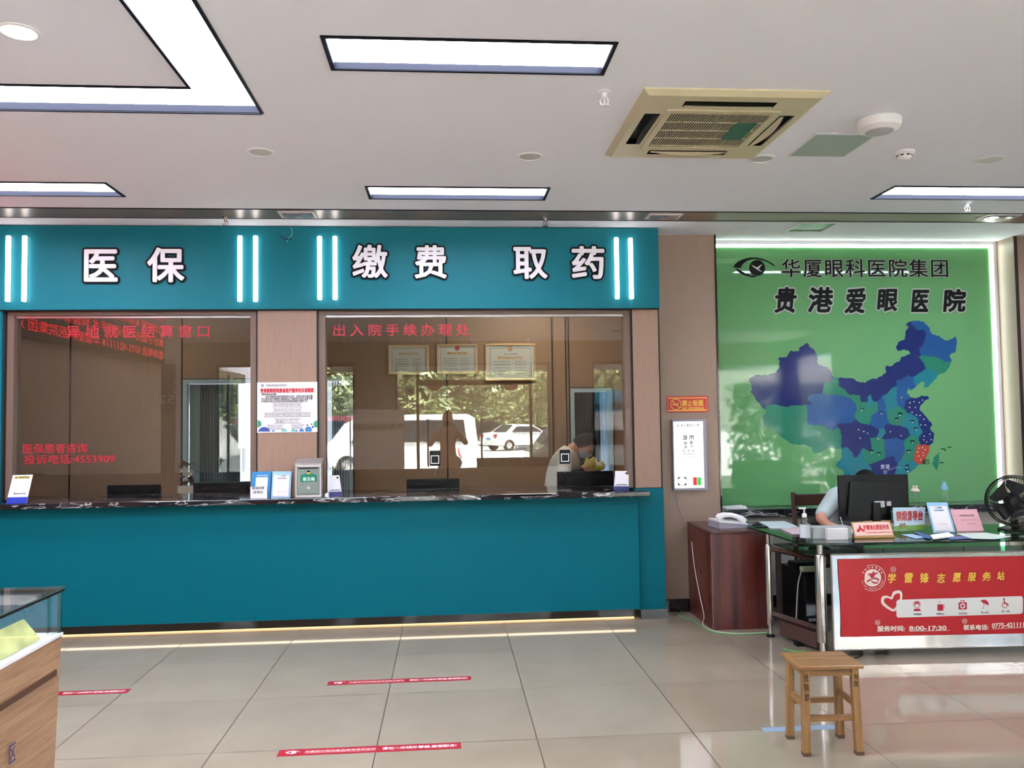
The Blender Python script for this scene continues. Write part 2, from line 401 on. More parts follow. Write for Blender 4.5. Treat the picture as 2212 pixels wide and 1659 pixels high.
for h in ring: g.box(h[0]+0.002, h[1]-0.002, h[2]-0.001, h[3]-0.003, ZC+d-0.01, ZC+d)
g.build('diffuser', M['ringe'], t)

# brushed metal strip in the ceiling
s = MB(); s.box(-4.4, 7.0, 6.105, 6.375, ZC-0.004, ZC+0.001); struct(s.build('trim_1', M['brush']))
s = MB(); s.box(-4.4, 7.0, 6.097, 6.105, ZC-0.006, ZC+0.001).box(-4.4, 7.0, 6.375, 6.383, ZC-0.006, ZC+0.001); struct(s.build('trim_2', M['dframe']))

# ---- wall right of the counter with alcove
XA0, XA1 = 2.285, 4.975      # alcove edges
YA = 7.12
s = MB(); s.box(1.735, XA0, YW, YW+0.3, 0, ZC); struct(s.build('wall_middle', M['lam2']))
s = MB(); s.box(XA0-0.001, XA0+0.012, YW-0.008, YW+0.25, 0.8, ZC); struct(s.build('trim_3', M['blackgloss']))
s = MB(); s.box(1.735, XA0, YW-0.012, YW, 0, 0.105); struct(s.build('baseboard_middle', M['blackstone']))
s = MB(); s.box(XA1, 7.2, YW, YW+0.3, 0, ZC); struct(s.build('wall_right', M['lam2']))
s = MB(); s.box(XA1+0.004, XA1+0.03, YW-0.006, YW+0.02, 0.8, ZC-0.002); struct(s.build('trim_4', M['dark']))
s = MB(); s.box(XA0, XA1, YA+0.03, YA+0.25, 0.7, ZC); struct(s.build('wall_alcove', M['white']))
s = MB(); s.box(XA0, XA1, YW+0.05, YA+0.2, 0.1, 0.765); s.use(M['dark'])
for xx in (3.0, 3.72, 4.44): s.box(xx-0.003, xx+0.003, YW+0.046, YW+0.052, 0.1, 0.765)
o = s.build('wall_dado'); struct(o); o.data.materials.clear(); o.data.materials.append(mat('pale_cupboard_board', (176, 176, 168), 0.4)); o.data.materials.append(M['dark'])
bmx = o.data
for p in bmx.polygons: p.material_index = 0 if max(abs(bmx.vertices[v].co.x-3.63) for v in p.vertices) > 1.2 else 1
s = MB(); s.box(XA0, XA1, YW+0.04, YA+0.2, 0, 0.1); struct(s.build('baseboard_alcove', M['blackstone']))
o = MB().box(XA0, XA1, YW-0.01, YA+0.02, 0.768, 0.832, 0.004).build('marble_ledge', M['marble'])
tag(o, 'black marble ledge along the foot of the green wall', 'ledge'); own_origin(o, (3.63, 7.0, 0.768))
# pelmet and side return holding the LED lines
s = MB(); s.box(XA0, XA1, YA-0.012, YA+0.03, ZC-0.03, ZC); struct(s.build('trim_5', M['wplas']))

# green glass panel with map and lettering
gp = thing('map_wall_panel', 'green glass wall panel with a blue map and black hospital lettering', 'wall panel', (3.63, YA, 0.832))
b = MB(); b.box(XA0+0.01, XA1-0.06, YA, YA+0.02, 0.834, ZC-0.055); b.build('panel', M['green'], gp)
CR = 4.424
def cx(p): q = at(1600+p[0]/CR, 680+p[1]/CR, y=YA); return (q.x, q.z)
NAVY, BLUE, TEAL, GRN, REDP = (6, 32, 100), (16, 78, 138), (14, 118, 132), (24, 122, 96), (176, 66, 44)
PROV = [
 (NAVY, [(80,640),(85,605),(150,575),(200,580),(270,570),(330,555),(370,500),(365,410),(440,405),(480,340),(500,350),(555,350),(565,310),(605,290),(620,270),(650,280),(660,310),(700,330),(730,385),(735,460),(770,485),(830,500),(865,540),(890,595),(850,640),(800,650),(790,700),(780,745),(700,760),(660,770),(640,800),(680,855),(625,860),(520,865),(440,880),(300,855),(240,870),(235,905),(200,880),(190,860),(140,810),(125,770),(90,745),(110,705),(105,670)]),
 (GRN, [(240,870),(300,855),(440,880),(520,865),(625,860),(635,900),(635,1000),(650,1050),(800,1060),(830,1090),(890,1100),(930,1080),(945,1090),(965,1160),(965,1280),(900,1280),(860,1270),(800,1290),(770,1310),(690,1315),(670,1260),(590,1240),(500,1240),(440,1200),(380,1160),(340,1120),(270,1080),(215,1040),(210,960),(240,950)]),
 (BLUE, [(660,770),(700,760),(780,745),(850,765),(980,770),(1050,800),(1100,850),(1110,900),(1085,960),(1100,1000),(1050,1040),(920,1040),(930,1080),(890,1100),(830,1090),(800,1060),(650,1050),(635,1000),(635,900),(625,860),(680,855),(640,800)]),
 (GRN, [(790,700),(800,650),(850,640),(890,595),(930,600),(940,680),(1000,720),(1040,765),(1140,765),(1150,835),(1210,830),(1210,870),(1260,880),(1270,830),(1300,830),(1310,880),(1315,920),(1250,960),(1230,1050),(1150,1040),(1100,1000),(1085,960),(1110,900),(1100,850),(1050,800),(980,770),(850,765),(780,745)]),
 (NAVY, [(930,600),(1050,605),(1130,640),(1180,650),(1240,615),(1310,605),(1350,585),(1390,545),(1380,515),(1385,485),(1440,490),(1480,460),(1520,440),(1540,400),(1620,375),(1600,340),(1560,330),(1500,345),(1485,320),(1505,260),(1570,235),(1580,150),(1605,110),(1580,100),(1600,70),(1625,65),(1640,100),(1690,150),(1760,140),(1770,200),(1740,290),(1705,320),(1725,385),(1700,405),(1750,460),(1775,510),(1700,560),(1650,590),(1590,580),(1540,620),(1490,620),(1490,680),(1440,700),(1400,750),(1350,780),(1300,830),(1270,830),(1240,760),(1215,780),(1210,830),(1150,835),(1140,765),(1040,765),(1000,720),(940,680)]),
 (BLUE, [(1625,65),(1700,55),(1750,70),(1790,110),(1830,190),(1900,205),(1950,245),(1990,245),(2055,205),(2065,260),(2055,360),(2010,370),(1995,390),(2015,445),(1960,450),(1900,415),(1850,400),(1770,395),(1725,385),(1705,320),(1740,290),(1770,200),(1760,140),(1690,150),(1640,100)]),
 (GRN, [(1700,405),(1725,385),(1770,395),(1850,400),(1900,415),(1960,450),(2015,445),(2000,490),(1940,560),(1890,570),(1850,540),(1830,520),(1775,510),(1750,460)]),
 (TEAL, [(1775,510),(1830,520),(1850,540),(1890,570),(1840,640),(1790,690),(1750,700),(1755,640),(1720,640),(1680,680),(1650,620),(1650,590),(1700,560)]),
 (BLUE, [(1490,620),(1540,620),(1590,580),(1650,590),(1650,620),(1680,680),(1630,720),(1600,700),(1590,750),(1620,790),(1570,830),(1560,900),(1500,870),(1490,760),(1490,680)]),
 (TEAL, [(1400,750),(1440,700),(1490,680),(1490,760),(1500,870),(1440,910),(1390,940),(1380,850),(1350,780)]),
 (BLUE, [(1300,830),(1350,780),(1380,850),(1390,940),(1400,1010),(1440,1050),(1390,1040),(1370,1080),(1320,1090),(1230,1050),(1250,960),(1315,920),(1310,880)]),
 (TEAL, [(1210,830),(1215,780),(1240,760),(1270,830),(1260,880),(1210,870)]),
 (GRN, [(1390,940),(1440,910),(1500,870),(1560,900),(1600,940),(1560,960),(1560,1010),(1520,1060),(1440,1050),(1400,1010)]),
 (NAVY, [(1560,900),(1570,830),(1620,790),(1680,800),(1720,775),(1790,780),(1800,805),(1750,830),(1715,870),(1710,910),(1640,950),(1600,940)]),
 (NAVY, [(1640,950),(1710,910),(1760,960),(1790,1000),(1830,1045),(1810,1090),(1850,1130),(1840,1220),(1810,1245),(1715,1240),(1700,1170),(1740,1120),(1700,1050),(1700,1000)]),
 (TEAL, [(1560,960),(1600,940),(1640,950),(1700,1000),(1700,1050),(1740,1120),(1700,1170),(1620,1150),(1600,1090),(1520,1060),(1560,1010)]),
 (NAVY, [(1370,1080),(1390,1040),(1440,1050),(1520,1060),(1600,1090),(1620,1150),(1560,1200),(1480,1175),(1370,1190),(1350,1180),(1390,1130)]),
 (TEAL, [(1320,1130),(1320,1090),(1370,1080),(1390,1130),(1350,1180),(1320,1180),(1290,1170)]),
 (NAVY, [(920,1040),(1050,1040),(1100,1000),(1150,1040),(1230,1050),(1320,1090),(1320,1130),(1290,1170),(1230,1180),(1250,1240),(1245,1300),(1160,1275),(1120,1350),(1090,1365),(1060,1310),(1010,1260),(965,1280),(965,1160),(945,1090),(930,1080)]),
 (TEAL, [(965,1280),(1010,1260),(1060,1310),(1090,1365),(1120,1350),(1160,1275),(1190,1400),(1220,1430),(1250,1460),(1245,1490),(1230,1510),(1150,1530),(980,1530),(990,1490),(915,1450),(920,1410),(960,1380)]),
 (GRN, [(1160,1275),(1245,1300),(1250,1240),(1230,1180),(1290,1170),(1320,1180),(1350,1180),(1370,1190),(1375,1290),(1380,1370),(1280,1410),(1220,1430),(1190,1400)]),
 (BLUE, [(1370,1190),(1480,1175),(1560,1200),(1570,1300),(1540,1380),(1500,1420),(1480,1400),(1465,1350),(1440,1350),(1380,1370),(1375,1290)]),
 (GRN, [(1560,1200),(1620,1150),(1700,1170),(1715,1240),(1690,1240),(1670,1290),(1650,1390),(1590,1400),(1540,1380),(1570,1300)]),
 (REDP, [(1690,1240),(1715,1240),(1810,1245),(1800,1310),(1760,1380),(1720,1430),(1700,1430),(1650,1390),(1670,1290)]),
 (NAVY, [(1220,1430),(1280,1410),(1380,1370),(1440,1350),(1465,1350),(1480,1400),(1500,1420),(1480,1500),(1450,1560),(1290,1525),(1245,1490),(1250,1460)]),
 (TEAL, [(1500,1420),(1540,1380),(1590,1400),(1650,1390),(1700,1430),(1640,1490),(1590,1520),(1560,1560),(1450,1560),(1480,1500)]),
 (GRN, [(1845,1360),(1885,1330),(1895,1350),(1890,1430),(1875,1490),(1830,1430)])]
def jag(a, b):
    """ragged border between two points, the same from either side"""
    fl = a > b
    if fl: a, b = b, a
    rr = random.Random(hash((a[0]*7919+a[1]*104729+b[0]*31+b[1])))
    L = math.dist(a, b); n = max(1, int(L/14)); out = []
    nx, ny = -(b[1]-a[1])/max(L, 1), (b[0]-a[0])/max(L, 1)
    for i in range(1, n):
        t = i/n; k = rr.uniform(-5.5, 5.5); out.append((a[0]+(b[0]-a[0])*t+nx*k, a[1]+(b[1]-a[1])*t+ny*k))
    return out[::-1] if fl else out
mp_ = MB()
for ip, (col, pts) in enumerate(PROV):
    key = 'map_'+'_'.join(map(str, col)); mp_.use(mat(key, col, 0.06)); poly = []
    for i, p in enumerate(pts):
        poly.append(p); poly += jag(p, pts[(i+1) % len(pts)])
    vs = [mp_.bm.verts.new((cx(p)[0], YA-0.0006-0.00005*ip, cx(p)[1])) for p in poly]
    for tr in tessellate_polygon([[Vector((v.co.x, v.co.z, 0)) for v in vs]]):
        f = mp_.bm.faces.new([vs[k] for k in tr]); f.material_index = mp_.mi
mp_.build('map', None, gp, label='blue and green map print')
dm = MB(); dm.use(M['wplas']); rr = random.Random(5)
DOTS = [(1655,830),(1615,840),(1705,838),(1735,815),(1612,885),(1668,885),(1635,932),(1678,958),(1712,962),(1750,998),(1720,1053),(1762,1053),(1805,1140),(1750,1160),(1748,1195),(1818,1193),(1775,1215),(1125,1098),(1175,1115),(1212,1132),(1140,1180),(1428,1118),(1530,1156),(1155,915),(1343,945),(1520,960),(1487,1005),(1638,1028),(1675,1098),(1313,1185),(1250,1318),(1318,1338),(1640,1222),(1605,1312),(1520,1462),(1580,1460),(1595,1495),(1700,1275),(1735,1270),(1760,1290),(1690,1310),(1740,1320),(1700,1350),(1745,1345),(1720,1385),(1537,790)]
for p in DOTS:
    q = cx(p); dm.lathe((q[0], YA-0.003, q[1]), [(0.0055, 0), (0.0055, -0.001)], 8, 'Y')
q = cx((1380, 1503)); dm.tube([(q[0]+0.013*math.cos(a*PI/6), YA-0.002, q[1]+0.013*math.sin(a*PI/6)) for a in range(12)], 0.0022, 6, closed=True)
dm.tube([(cx((1400, 1490))[0], YA-0.002, cx((1400, 1490))[1]), (cx((1500, 1450))[0], YA-0.002, cx((1500, 1450))[1])], 0.001, 5)
dm.build('map_dots', None, gp)
tx = MB(); wall_text(tx, '贵港', (1600+1335/CR, 680+1430/CR), (1600+1425/CR, 680+1475/CR), YA-0.003, off=0.008); tx.build('map_place_name', mat('pale_print', (190, 196, 224), 0.3), gp)
tx = MB(); wall_text(tx, '厦门', (1600+1735/CR, 680+1380/CR), (1600+1800/CR, 680+1425/CR), YA-0.003, off=0.008)
for p, q in (((1915, 1280), (1950, 1283)), ((1950, 1283), (1953, 1300)), ((1978, 1267), (2010, 1263)), ((1900, 1412), (1937, 1413)), ((1892, 1318), (1896, 1326))):
    a, b_ = cx(p), cx(q); tx.tube([(a[0], YA-0.0015, a[1]), (b_[0], YA-0.0015, b_[1])], 0.004, 5)
names = [('兰州', 1160, 898), ('西安', 1342, 932), ('郑州', 1522, 942), ('太康', 1487, 990), ('合肥', 1638, 1012), ('安庆', 1675, 1083), ('贵阳', 1250, 1297), ('毕节', 1322, 1318), ('南昌', 1640, 1208), ('赣州', 1605, 1297), ('河源', 1590, 1442), ('深圳', 1592, 1478)]
for s_, x_, y_ in names: wall_text(tx, s_, (1600+(x_-20)/CR, 680+(y_-9)/CR), (1600+(x_+20)/CR, 680+(y_+9)/CR), YA-0.003, off=0.02, res=1)
tx.build('map_small_names', M['ink'], gp)
outl = mat('grey_letter_edge', (168, 176, 164), 0.3)
tx = MB(); wall_text(tx, '华厦眼科医院集团', (1688, 559), (2048, 599), YA-0.0035, off=0.006, spacing=1.12, thick=0.004); tx.build('company_lettering', M['ink'], gp)
tx = MB(); wall_text(tx, '华厦眼科医院集团', (1688, 559), (2048, 599), YA-0.003, off=0.04, pad=0.006, spacing=1.12, thick=0.001); tx.build('company_lettering_edge', outl, gp)
for ch, (a0, b0, a1, b1) in zip('贵港爱眼医院', ((1670, 617, 1724, 679), (1742, 617, 1803, 678), (1822, 619, 1873, 680), (1892, 621, 1943, 676), (1966, 623, 2010, 677), (2035, 621, 2090, 677))):
    tx = MB(); wall_text(tx, ch, (a0+3, b0+3), (a1-3, b1-3), YA-0.004, off=0.03, thick=0.006, shear=0.12); o = tx.build('hospital_name_character', M['ink'], gp)
    tx = MB(); wall_text(tx, ch, (a0+3, b0+3), (a1-3, b1-3), YA-0.003, off=0.09, pad=0.03, thick=0.001, shear=0.12); tx.build('character_edge', outl, o)
# eye logo: crop px helper
def lg(x, y): q = at(1560+x/4.022, 540+y/4.022, y=YA); return (q.x, q.z)
def eye_logo(mb, f, y, iris, bird):
    top = [(97,152),(110,125),(140,98),(190,78),(240,67),(300,67),(350,77),(400,98),(440,122),(460,145),(445,137),(400,108),(350,90),(300,80),(262,80),(220,92),(190,112),(170,135),(160,158),(130,155)]
    mb.use(iris); mb.prism([f(*p) for p in top], y, y-0.004)
    for a, b_ in (((110, 165), (150, 182)), ((125, 178), (180, 200)), ((145, 193), (205, 215)), ((170, 208), (245, 228)), ((205, 222), (300, 240))):
        dx, dz = b_[0]-a[0], b_[1]-a[1]
        mb.prism([f(a[0], a[1]), f(a[0]+dx*0.7, a[1]+1), f(b_[0], b_[1]-4), f(b_[0]-dx*0.45, b_[1]-2)], y, y-0.004)
    ctr = f(303, 157); r = abs(f(370, 157)[0]-ctr[0])
    mb.lathe((ctr[0], y, ctr[1]), [(0.0001, -0.0052), (r, -0.005), (r, 0)], 32, 'Y')
    mb.use(bird)
    for pts in ([(250,127),(290,150),(300,160),(290,165),(270,150)], [(288,152),(310,148),(330,132),(345,128),(330,145),(318,162),(300,168)], [(305,160),(320,172),(348,193),(325,184),(300,172)]):
        mb.prism([f(*p) for p in pts], y-0.005, y-0.007)
lo = MB(); eye_logo(lo, lg, YA-0.001, M['ink'], mat('pale_grey_print', (200, 204, 204), 0.3)); lo.build('eye_logo', None, gp)
# LED lines round the panel
M['cove'] = emis('cool_led_line', (236, 255, 240), E_COVE)
t = thing('led_strip', 'glowing white LED line along the top of the green wall', 'led strip', (3.6, YA, ZC-0.05))
b = MB(); b.box(XA0+0.015, XA1-0.05, YA-0.006, YA+0.01, ZC-0.052, ZC-0.034); b.build('diffuser', M['cove'], t)
t = thing('led_strip', 'upright glowing white LED line beside the green wall right edge', 'led strip', (XA1-0.05, YA, 0.84))
b = MB(); b.box(XA1-0.062, XA1-0.03, YA-0.006, YA+0.012, 0.84, ZC-0.052); b.build('diffuser', M['cove'], t)
s = MB(); s.box(XA1-0.03, XA1, YA-0.012, YA+0.03, 0.834, ZC-0.03); struct(s.build('trim_6', M['wplas']))

# ---- counter front
LW, RW = (-3.39, -1.498), (-1.016, 1.50)      # the two window openings
ZS = 2.508                                     # underside of the sign box
sb = thing('sign_box', 'teal sign box above the counter windows carrying white characters', 'sign', (-1.0, YS, ZS))
b = MB(); b.box(-4.2, 1.733, YS, YW+0.05, ZS, ZC-0.006, 0.002); b.build('box', M['teal'], sb)
b = MB(); b.box(-4.2, 1.733, YS+0.02, YS+0.06, ZS-0.006, ZS-0.001); b.build('shadow_gap', M['dark'], sb)
s = MB(); s.box(RW[1]+0.012, 1.724, YP, YW+0.04, 1.05, ZS-0.007, 0.002); struct(s.build('wall_pier', M['lam']))
s = MB(); s.box(LW[1]+0.012, RW[0]-0.012, YP, YW+0.05, 1.0, ZS-0.007, 0.002); struct(s.build('wall_pier_centre', M['lam']))
s = MB(); s.box(RW[1], RW[1]+0.012, YP+0.006, YW, 1.05, ZS).box(1.724, 1.737, YP+0.006, YW, 1.05, ZS).box(LW[1], LW[1]+0.012, YP+0.006, YW, 1.05, ZS).box(RW[0]-0.012, RW[0], YP+0.006, YW, 1.05, ZS).box(LW[0]-0.014, LW[0], YP+0.002, YW, 1.05, ZS).box(1.51, 1.737, YP+0.006, YW, 1.044, 1.05)
struct(s.build('trim_7', M['dark']))
s = MB(); s.box(-3.44, LW[0]-0.014, YP-0.02, YW, 1.0, ZS-0.007); struct(s.build('wall_pier_left', M['teal']))
s = MB(); s.box(-4.2, -3.44, YP+0.0, YW, 1.0, ZS-0.007); struct(s.build('wall_left_end', mat('pale_blue_board', (172, 186, 206), 0.4)))
# teal block under the right pier
s = MB(); s.box(1.50, 1.741, YP, YW, 0.075, 1.044, 0.002); struct(s.build('wall_plinth', M['teal2']))
s = MB(); s.box(1.535, 1.741, YP, YW, 0, 0.075); struct(s.build('baseboard_right', M['blackstone']))
# window frames
for i, (a, b_) in enumerate((LW, RW)):
    f = MB(); y0, y1 = YP+0.03, YP+0.14
    f.box(a, a+0.05, y0, y1, 1.05, ZS-0.007).box(b_-0.05, b_, y0, y1, 1.05, ZS-0.007).box(a+0.05, b_-0.05, y0, y1, ZS-0.035, ZS-0.007)
    w = struct(f.build('window_%d' % (i+1), M['frameb']))
    r = MB(); r.box(a+0.05, b_-0.05, YG-0.02, YG+0.02, ZS-0.052, ZS-0.036); r.build('head_rail', M['alu'], w)
    zb = 1.233
    def panes(xs):
        for u, v in zip(xs, xs[1:]):
            g = MB(); g.box(u+0.001, v-0.001, YG-0.004, YG+0.004, zb, ZS-0.04); g.build('pane', M['panew'], w)
    panes((a+0.05, b_-0.05))
# counter
ct = thing('reception_counter', 'long teal counter front with recessed black glossy kick board', 'counter', (-1.0, 6.6, 0))
b = MB(); b.box(-4.2, 1.515, 6.60, 6.86, 0.095, 0.994, 0.002); b.build('front_board', M['teal2'], ct)
b = MB(); b.box(-4.2, 1.49, 6.72, 6.86, 0, 0.094); b.build('kick_board', M['blackstone'], ct)
b = MB(); b.box(-4.2, 1.49, 6.655, 6.70, 0.090, 0.0949); b.build('led_strip', emis('warm_white_led', (255, 232, 200), E_KICK), ct)
b = MB(); b.box(-4.2, 1.49, 6.712, 6.7195, 0.001, 0.009); b.build('skirting_led_strip', emis('amber_led', (255, 206, 140), E_KICK*0.6), ct)
o = MB().box(-4.2, 1.59, 6.50, 7.25, 0.994, ZT, 0.004).build('marble_countertop', M['marble']); tag(o, 'black veined marble worktop running along the teal counter', 'countertop'); own_origin(o, (-1, 6.8, 0.994))
# LED tubes on the sign
M['tube'] = emis('tube_glow', (255, 250, 246), E_TUBE)
TB = [(20, 506, 17, 655, 'leftmost'), (55, 506, 53, 655, 'second from the left'), (518, 506, 519, 655, 'third from the left'), (552, 506, 552, 655, 'fourth from the left'), (690, 507, 690.5, 651, 'fourth from the right'), (723, 507, 724, 651, 'third from the right'), (1330, 510, 1332, 649, 'second from the right'), (1361, 511, 1362, 649, 'rightmost')]
for x_, y_, x2, y2, nm in TB:
    p = at((x_+x2)/2, y_, y=YS-0.02); q = at((x_+x2)/2, y2, y=YS-0.02)
    t = thing('led_tube', '%s of the eight upright glowing light tubes on the teal sign' % nm, 'light tube', (p.x, YS, q.z), group='light tubes on the teal sign')
    b = MB(); b.tube([(p.x, YS-0.022, q.z+0.012), (p.x, YS-0.022, q.z+0.016), (p.x, YS-0.022, p.z-0.016), (p.x, YS-0.022, p.z-0.012)], [0.012, 0.018, 0.018, 0.012], 14); b.build('tube', M['tube'], t, smooth=True)
    b = MB(); b.box(p.x-0.012, p.x+0.012, YS-0.006, YS+0.004, q.z+0.012, p.z-0.012); b.build('holder', M['wplas'], t)
# sign characters
CH = [('医', 180, 536, 258, 612), ('保', 316, 532, 402, 613), ('缴', 758, 526, 841, 604), ('费', 892, 527, 968, 605), ('取', 1105, 531, 1186, 606), ('药', 1231, 529, 1309, 606)]
NM = ['white character 医 outlined in black, first on the teal sign', 'white character 保 outlined in black, second on the teal sign', 'white character 缴 outlined in black, first above the right window', 'white character 费 outlined in black, beside 缴 on the sign', 'white character 取 outlined in black, right half of the sign', 'white character 药 outlined in black, last on the sign']
wf = mat('white_acrylic_face', (240, 236, 244), 0.4)
for (c, a, b0, d, e), lb in zip(CH, NM):
    q = at((a+d)/2, (b0+e)/2, y=YS)
    t = thing('sign_character', lb, 'sign letter', (q.x, YS, q.z), group='characters on the teal sign')
    m_ = MB(); wall_text(m_, c, (a+3, b0+3), (d-3, e-3), YS-0.016, off=0.022, thick=0.012); m_.build('face', wf, t)
    m_ = MB(); wall_text(m_, c, (a+3, b0+3), (d-3, e-3), YS-0.001, off=0.072, pad=0.022, thick=0.014); m_.build('black_edge', M['ink'], t)
# stub of cable on the sign
t = thing('cable_stub', 'loose taped cable stub hanging from the top of the teal sign', 'cable', at(615, 510, y=YS))
b = MB(); P = lambda x, y, d=0.012: at(x, y, y=YS-d)
b.use(mat('mint_wire', (120, 190, 180), 0.5)); b.tube([P(628, 492), P(632, 500), P(630, 508), P(624, 515), P(620, 522)], 0.003, 6)
b.use(M['navyprint']); b.tube([P(604, 508), P(612, 514), P(620, 518)], 0.006, 6); b.use(M['ink']); b.tube([P(612, 514), P(622, 517), P(630, 516)], 0.004, 6)
b.build('wires', None, t)

# red vinyl rows on the panes
vin = mat('red_vinyl', (184, 24, 46), 0.5)
def vinyl(s_, a, b0, d, e, label, off=0.014, sp=1.0):
    m_ = MB(); wall_text(m_, s_, (a, b0), (d, e), YG-0.0045, off=off, thick=0.0004, spacing=sp); o = m_.build('vinyl_lettering', vin); q = at((a+d)/2, (b0+e)/2, y=YG-0.0045)
    own_origin(o, q); return tag(o, label, 'lettering', 'red vinyl rows on the counter glass')
vinyl('异地就医结算窗口', 144, 703, 452, 729, 'wide spaced red characters across the top of the left window', sp=1.55)
vinyl('出入院手续办理处', 720, 700, 1014, 725, 'wide spaced red characters across the top of the right window', sp=1.5)
vinyl('医保患者咨询', 50, 959, 188, 978, 'upper row of red characters low on the left window')
vinyl('投诉电话:4553909', 52, 983, 248, 1000, 'lower red row with telephone digits on the left window')

# ------------------------------------------------------------------ ceiling fixtures
def ac_unit():
    x0, x1, y0, y1 = 0.942, 1.853, 3.797, 4.78; cxx, cyy = (x0+x1)/2, (y0+y1)/2; z = ZC
    t = thing('air_conditioner', 'yellowed square cassette air conditioner set in the ceiling', 'air conditioner', (cxx, cyy, z))
    b = MB(); zt = z-0.028; hx, hy = (x1-x0)/2, (y1-y0)/2
    # face ring with four vent slots and a central opening
    def ring_(r0x, r0y, za, r1x, r1y, zb_):
        A = [(cxx-r0x, cyy-r0y, za), (cxx+r0x, cyy-r0y, za), (cxx+r0x, cyy+r0y, za), (cxx-r0x, cyy+r0y, za)]
        B = [(cxx-r1x, cyy-r1y, zb_), (cxx+r1x, cyy-r1y, zb_), (cxx+r1x, cyy+r1y, zb_), (cxx-r1x, cyy+r1y, zb_)]
        for i in range(4): b.quad(A[i], A[(i+1) % 4], B[(i+1) % 4], B[i])
    ring_(hx, hy, z, hx, hy, z-0.008); ring_(hx, hy, z-0.008, hx-0.03, hy-0.03, zt)
    ix = 0.262
    hs = [(cxx-ix, cxx+ix, cyy-ix, cyy+ix), (cxx-0.23, cxx+0.23, cyy+0.33, cyy+0.40), (cxx-0.23, cxx+0.23, cyy-0.40, cyy-0.33), (cxx-0.39, cxx-0.31, cyy-0.23, cyy+0.23), (cxx+0.31, cxx+0.39, cyy-0.23, cyy+0.23)]
    plane_holes(b, x0+0.03, x1-0.03, y0+0.03, y1-0.03, zt, hs); b.build('face_panel', M['cream'], t)
    g = MB(); n = 40
    for i in range(n):
        x = cxx-ix+0.006+(2*ix-0.012)*i/(n-1); g.box(x-0.0022, x+0.0022, cyy-ix, cyy+ix, zt-0.002, zt+0.001)
    for k in range(5): y = cyy-ix+0.02+(2*ix-0.04)*k/4; g.box(cxx-ix, cxx+ix, y-0.0035, y+0.0035, zt-0.003, zt+0.001)
    g.build('intake_grille', M['cream'], t)
    g = MB(); e = ix+0.03
    g.box(cxx-e, cxx+e, cyy-e, cyy-ix, zt-0.006, zt).box(cxx-e, cxx+e, cyy+ix, cyy+e, zt-0.006, zt).box(cxx-e, cxx-ix, cyy-ix, cyy+ix, zt-0.006, zt).box(cxx+ix, cxx+e, cyy-ix, cyy+ix, zt-0.006, zt)
    g.build('grille_frame', M['cream'], t)
    g = MB(); g.box(x0+0.05, x1-0.05, y0+0.05, y1-0.05, z-0.004, z-0.001); g.build('dark_interior', M['black'], t)
    for k, h in enumerate(hs[1:]):
        v = MB(); mx, my = (h[0]+h[1])/2, (h[2]+h[3])/2; long_x = h[1]-h[0] > h[3]-h[2]
        L = 0.222; pr = []
        for i in range(13):
            u = -1+2*i/12; wdt = 0.018+0.022*(1-u*u); pr.append((u*L, wdt))
        for (u0, w0), (u1, w1) in zip(pr, pr[1:]):
            sg = 1 if (my > cyy if long_x else mx > cxx) else -1
            if long_x:
                ya, yb = my-sg*0.03, my-sg*0.03
                v.quad((mx+u0, ya, zt-0.004), (mx+u1, ya, zt-0.004), (mx+u1, ya+sg*w1, zt+0.006-w1*0.5), (mx+u0, ya+sg*w0, zt+0.006-w0*0.5))
            else:
                xa = mx-sg*0.035
                v.quad((xa, my+u0, zt-0.004), (xa, my+u1, zt-0.004), (xa+sg*w1, my+u1, zt+0.006-w1*0.5), (xa+sg*w0, my+u0, zt+0.006-w0*0.5))
        v.build('louvre', M['cream'] if k != 2 else M['black'], t)
    g = MB(); q = at(1632, 278, z=zt-0.004)
    g.box(cxx+0.12, cxx+0.235, cyy-0.13, cyy+0.13, zt-0.0045, zt-0.0035, rot=None); g.build('energy_sticker', mat('sticker_green', (52, 104, 84), 0.4), t)
ac_unit()
def round_light(p, r, label, lit=False, group=None):
    t = thing('downlight', label, 'downlight', (p.x, p.y, ZC), group=group)
    b = MB(); b.lathe((p.x, p.y, ZC), [(r, 0.0), (r, -0.004), (r*0.86, -0.008), (r*0.8, -0.004), (r*0.8, 0.001)], 36); b.build('trim_ring', M['wplas'], t, smooth=True)
    b = MB(); b.lathe((p.x, p.y, ZC), [(r*0.8, -0.004), (0.0001, -0.0045)], 36); b.build('diffuser', emis('spot_glow', (255, 250, 240), 30) if lit else mat('unlit_diffuser', (200, 200, 196), 0.5), t)
    return t
round_light(at(41, 67, z=ZC), 0.075, 'glowing round downlight inside the ring light at upper left', True)
round_light(at(563, 328, z=ZC), 0.078, 'unlit round ceiling downlight above the left window sign')
round_light(at(1145, 337, z=ZC), 0.078, 'unlit round ceiling downlight above the 取 sign character')
round_light(at(1646, 342, z=ZC), 0.078, 'unlit round ceiling downlight at the corner of the air conditioner')
round_light(at(2137, 345, z=ZC), 0.09, 'unlit round ceiling downlight right of the smoke detector')
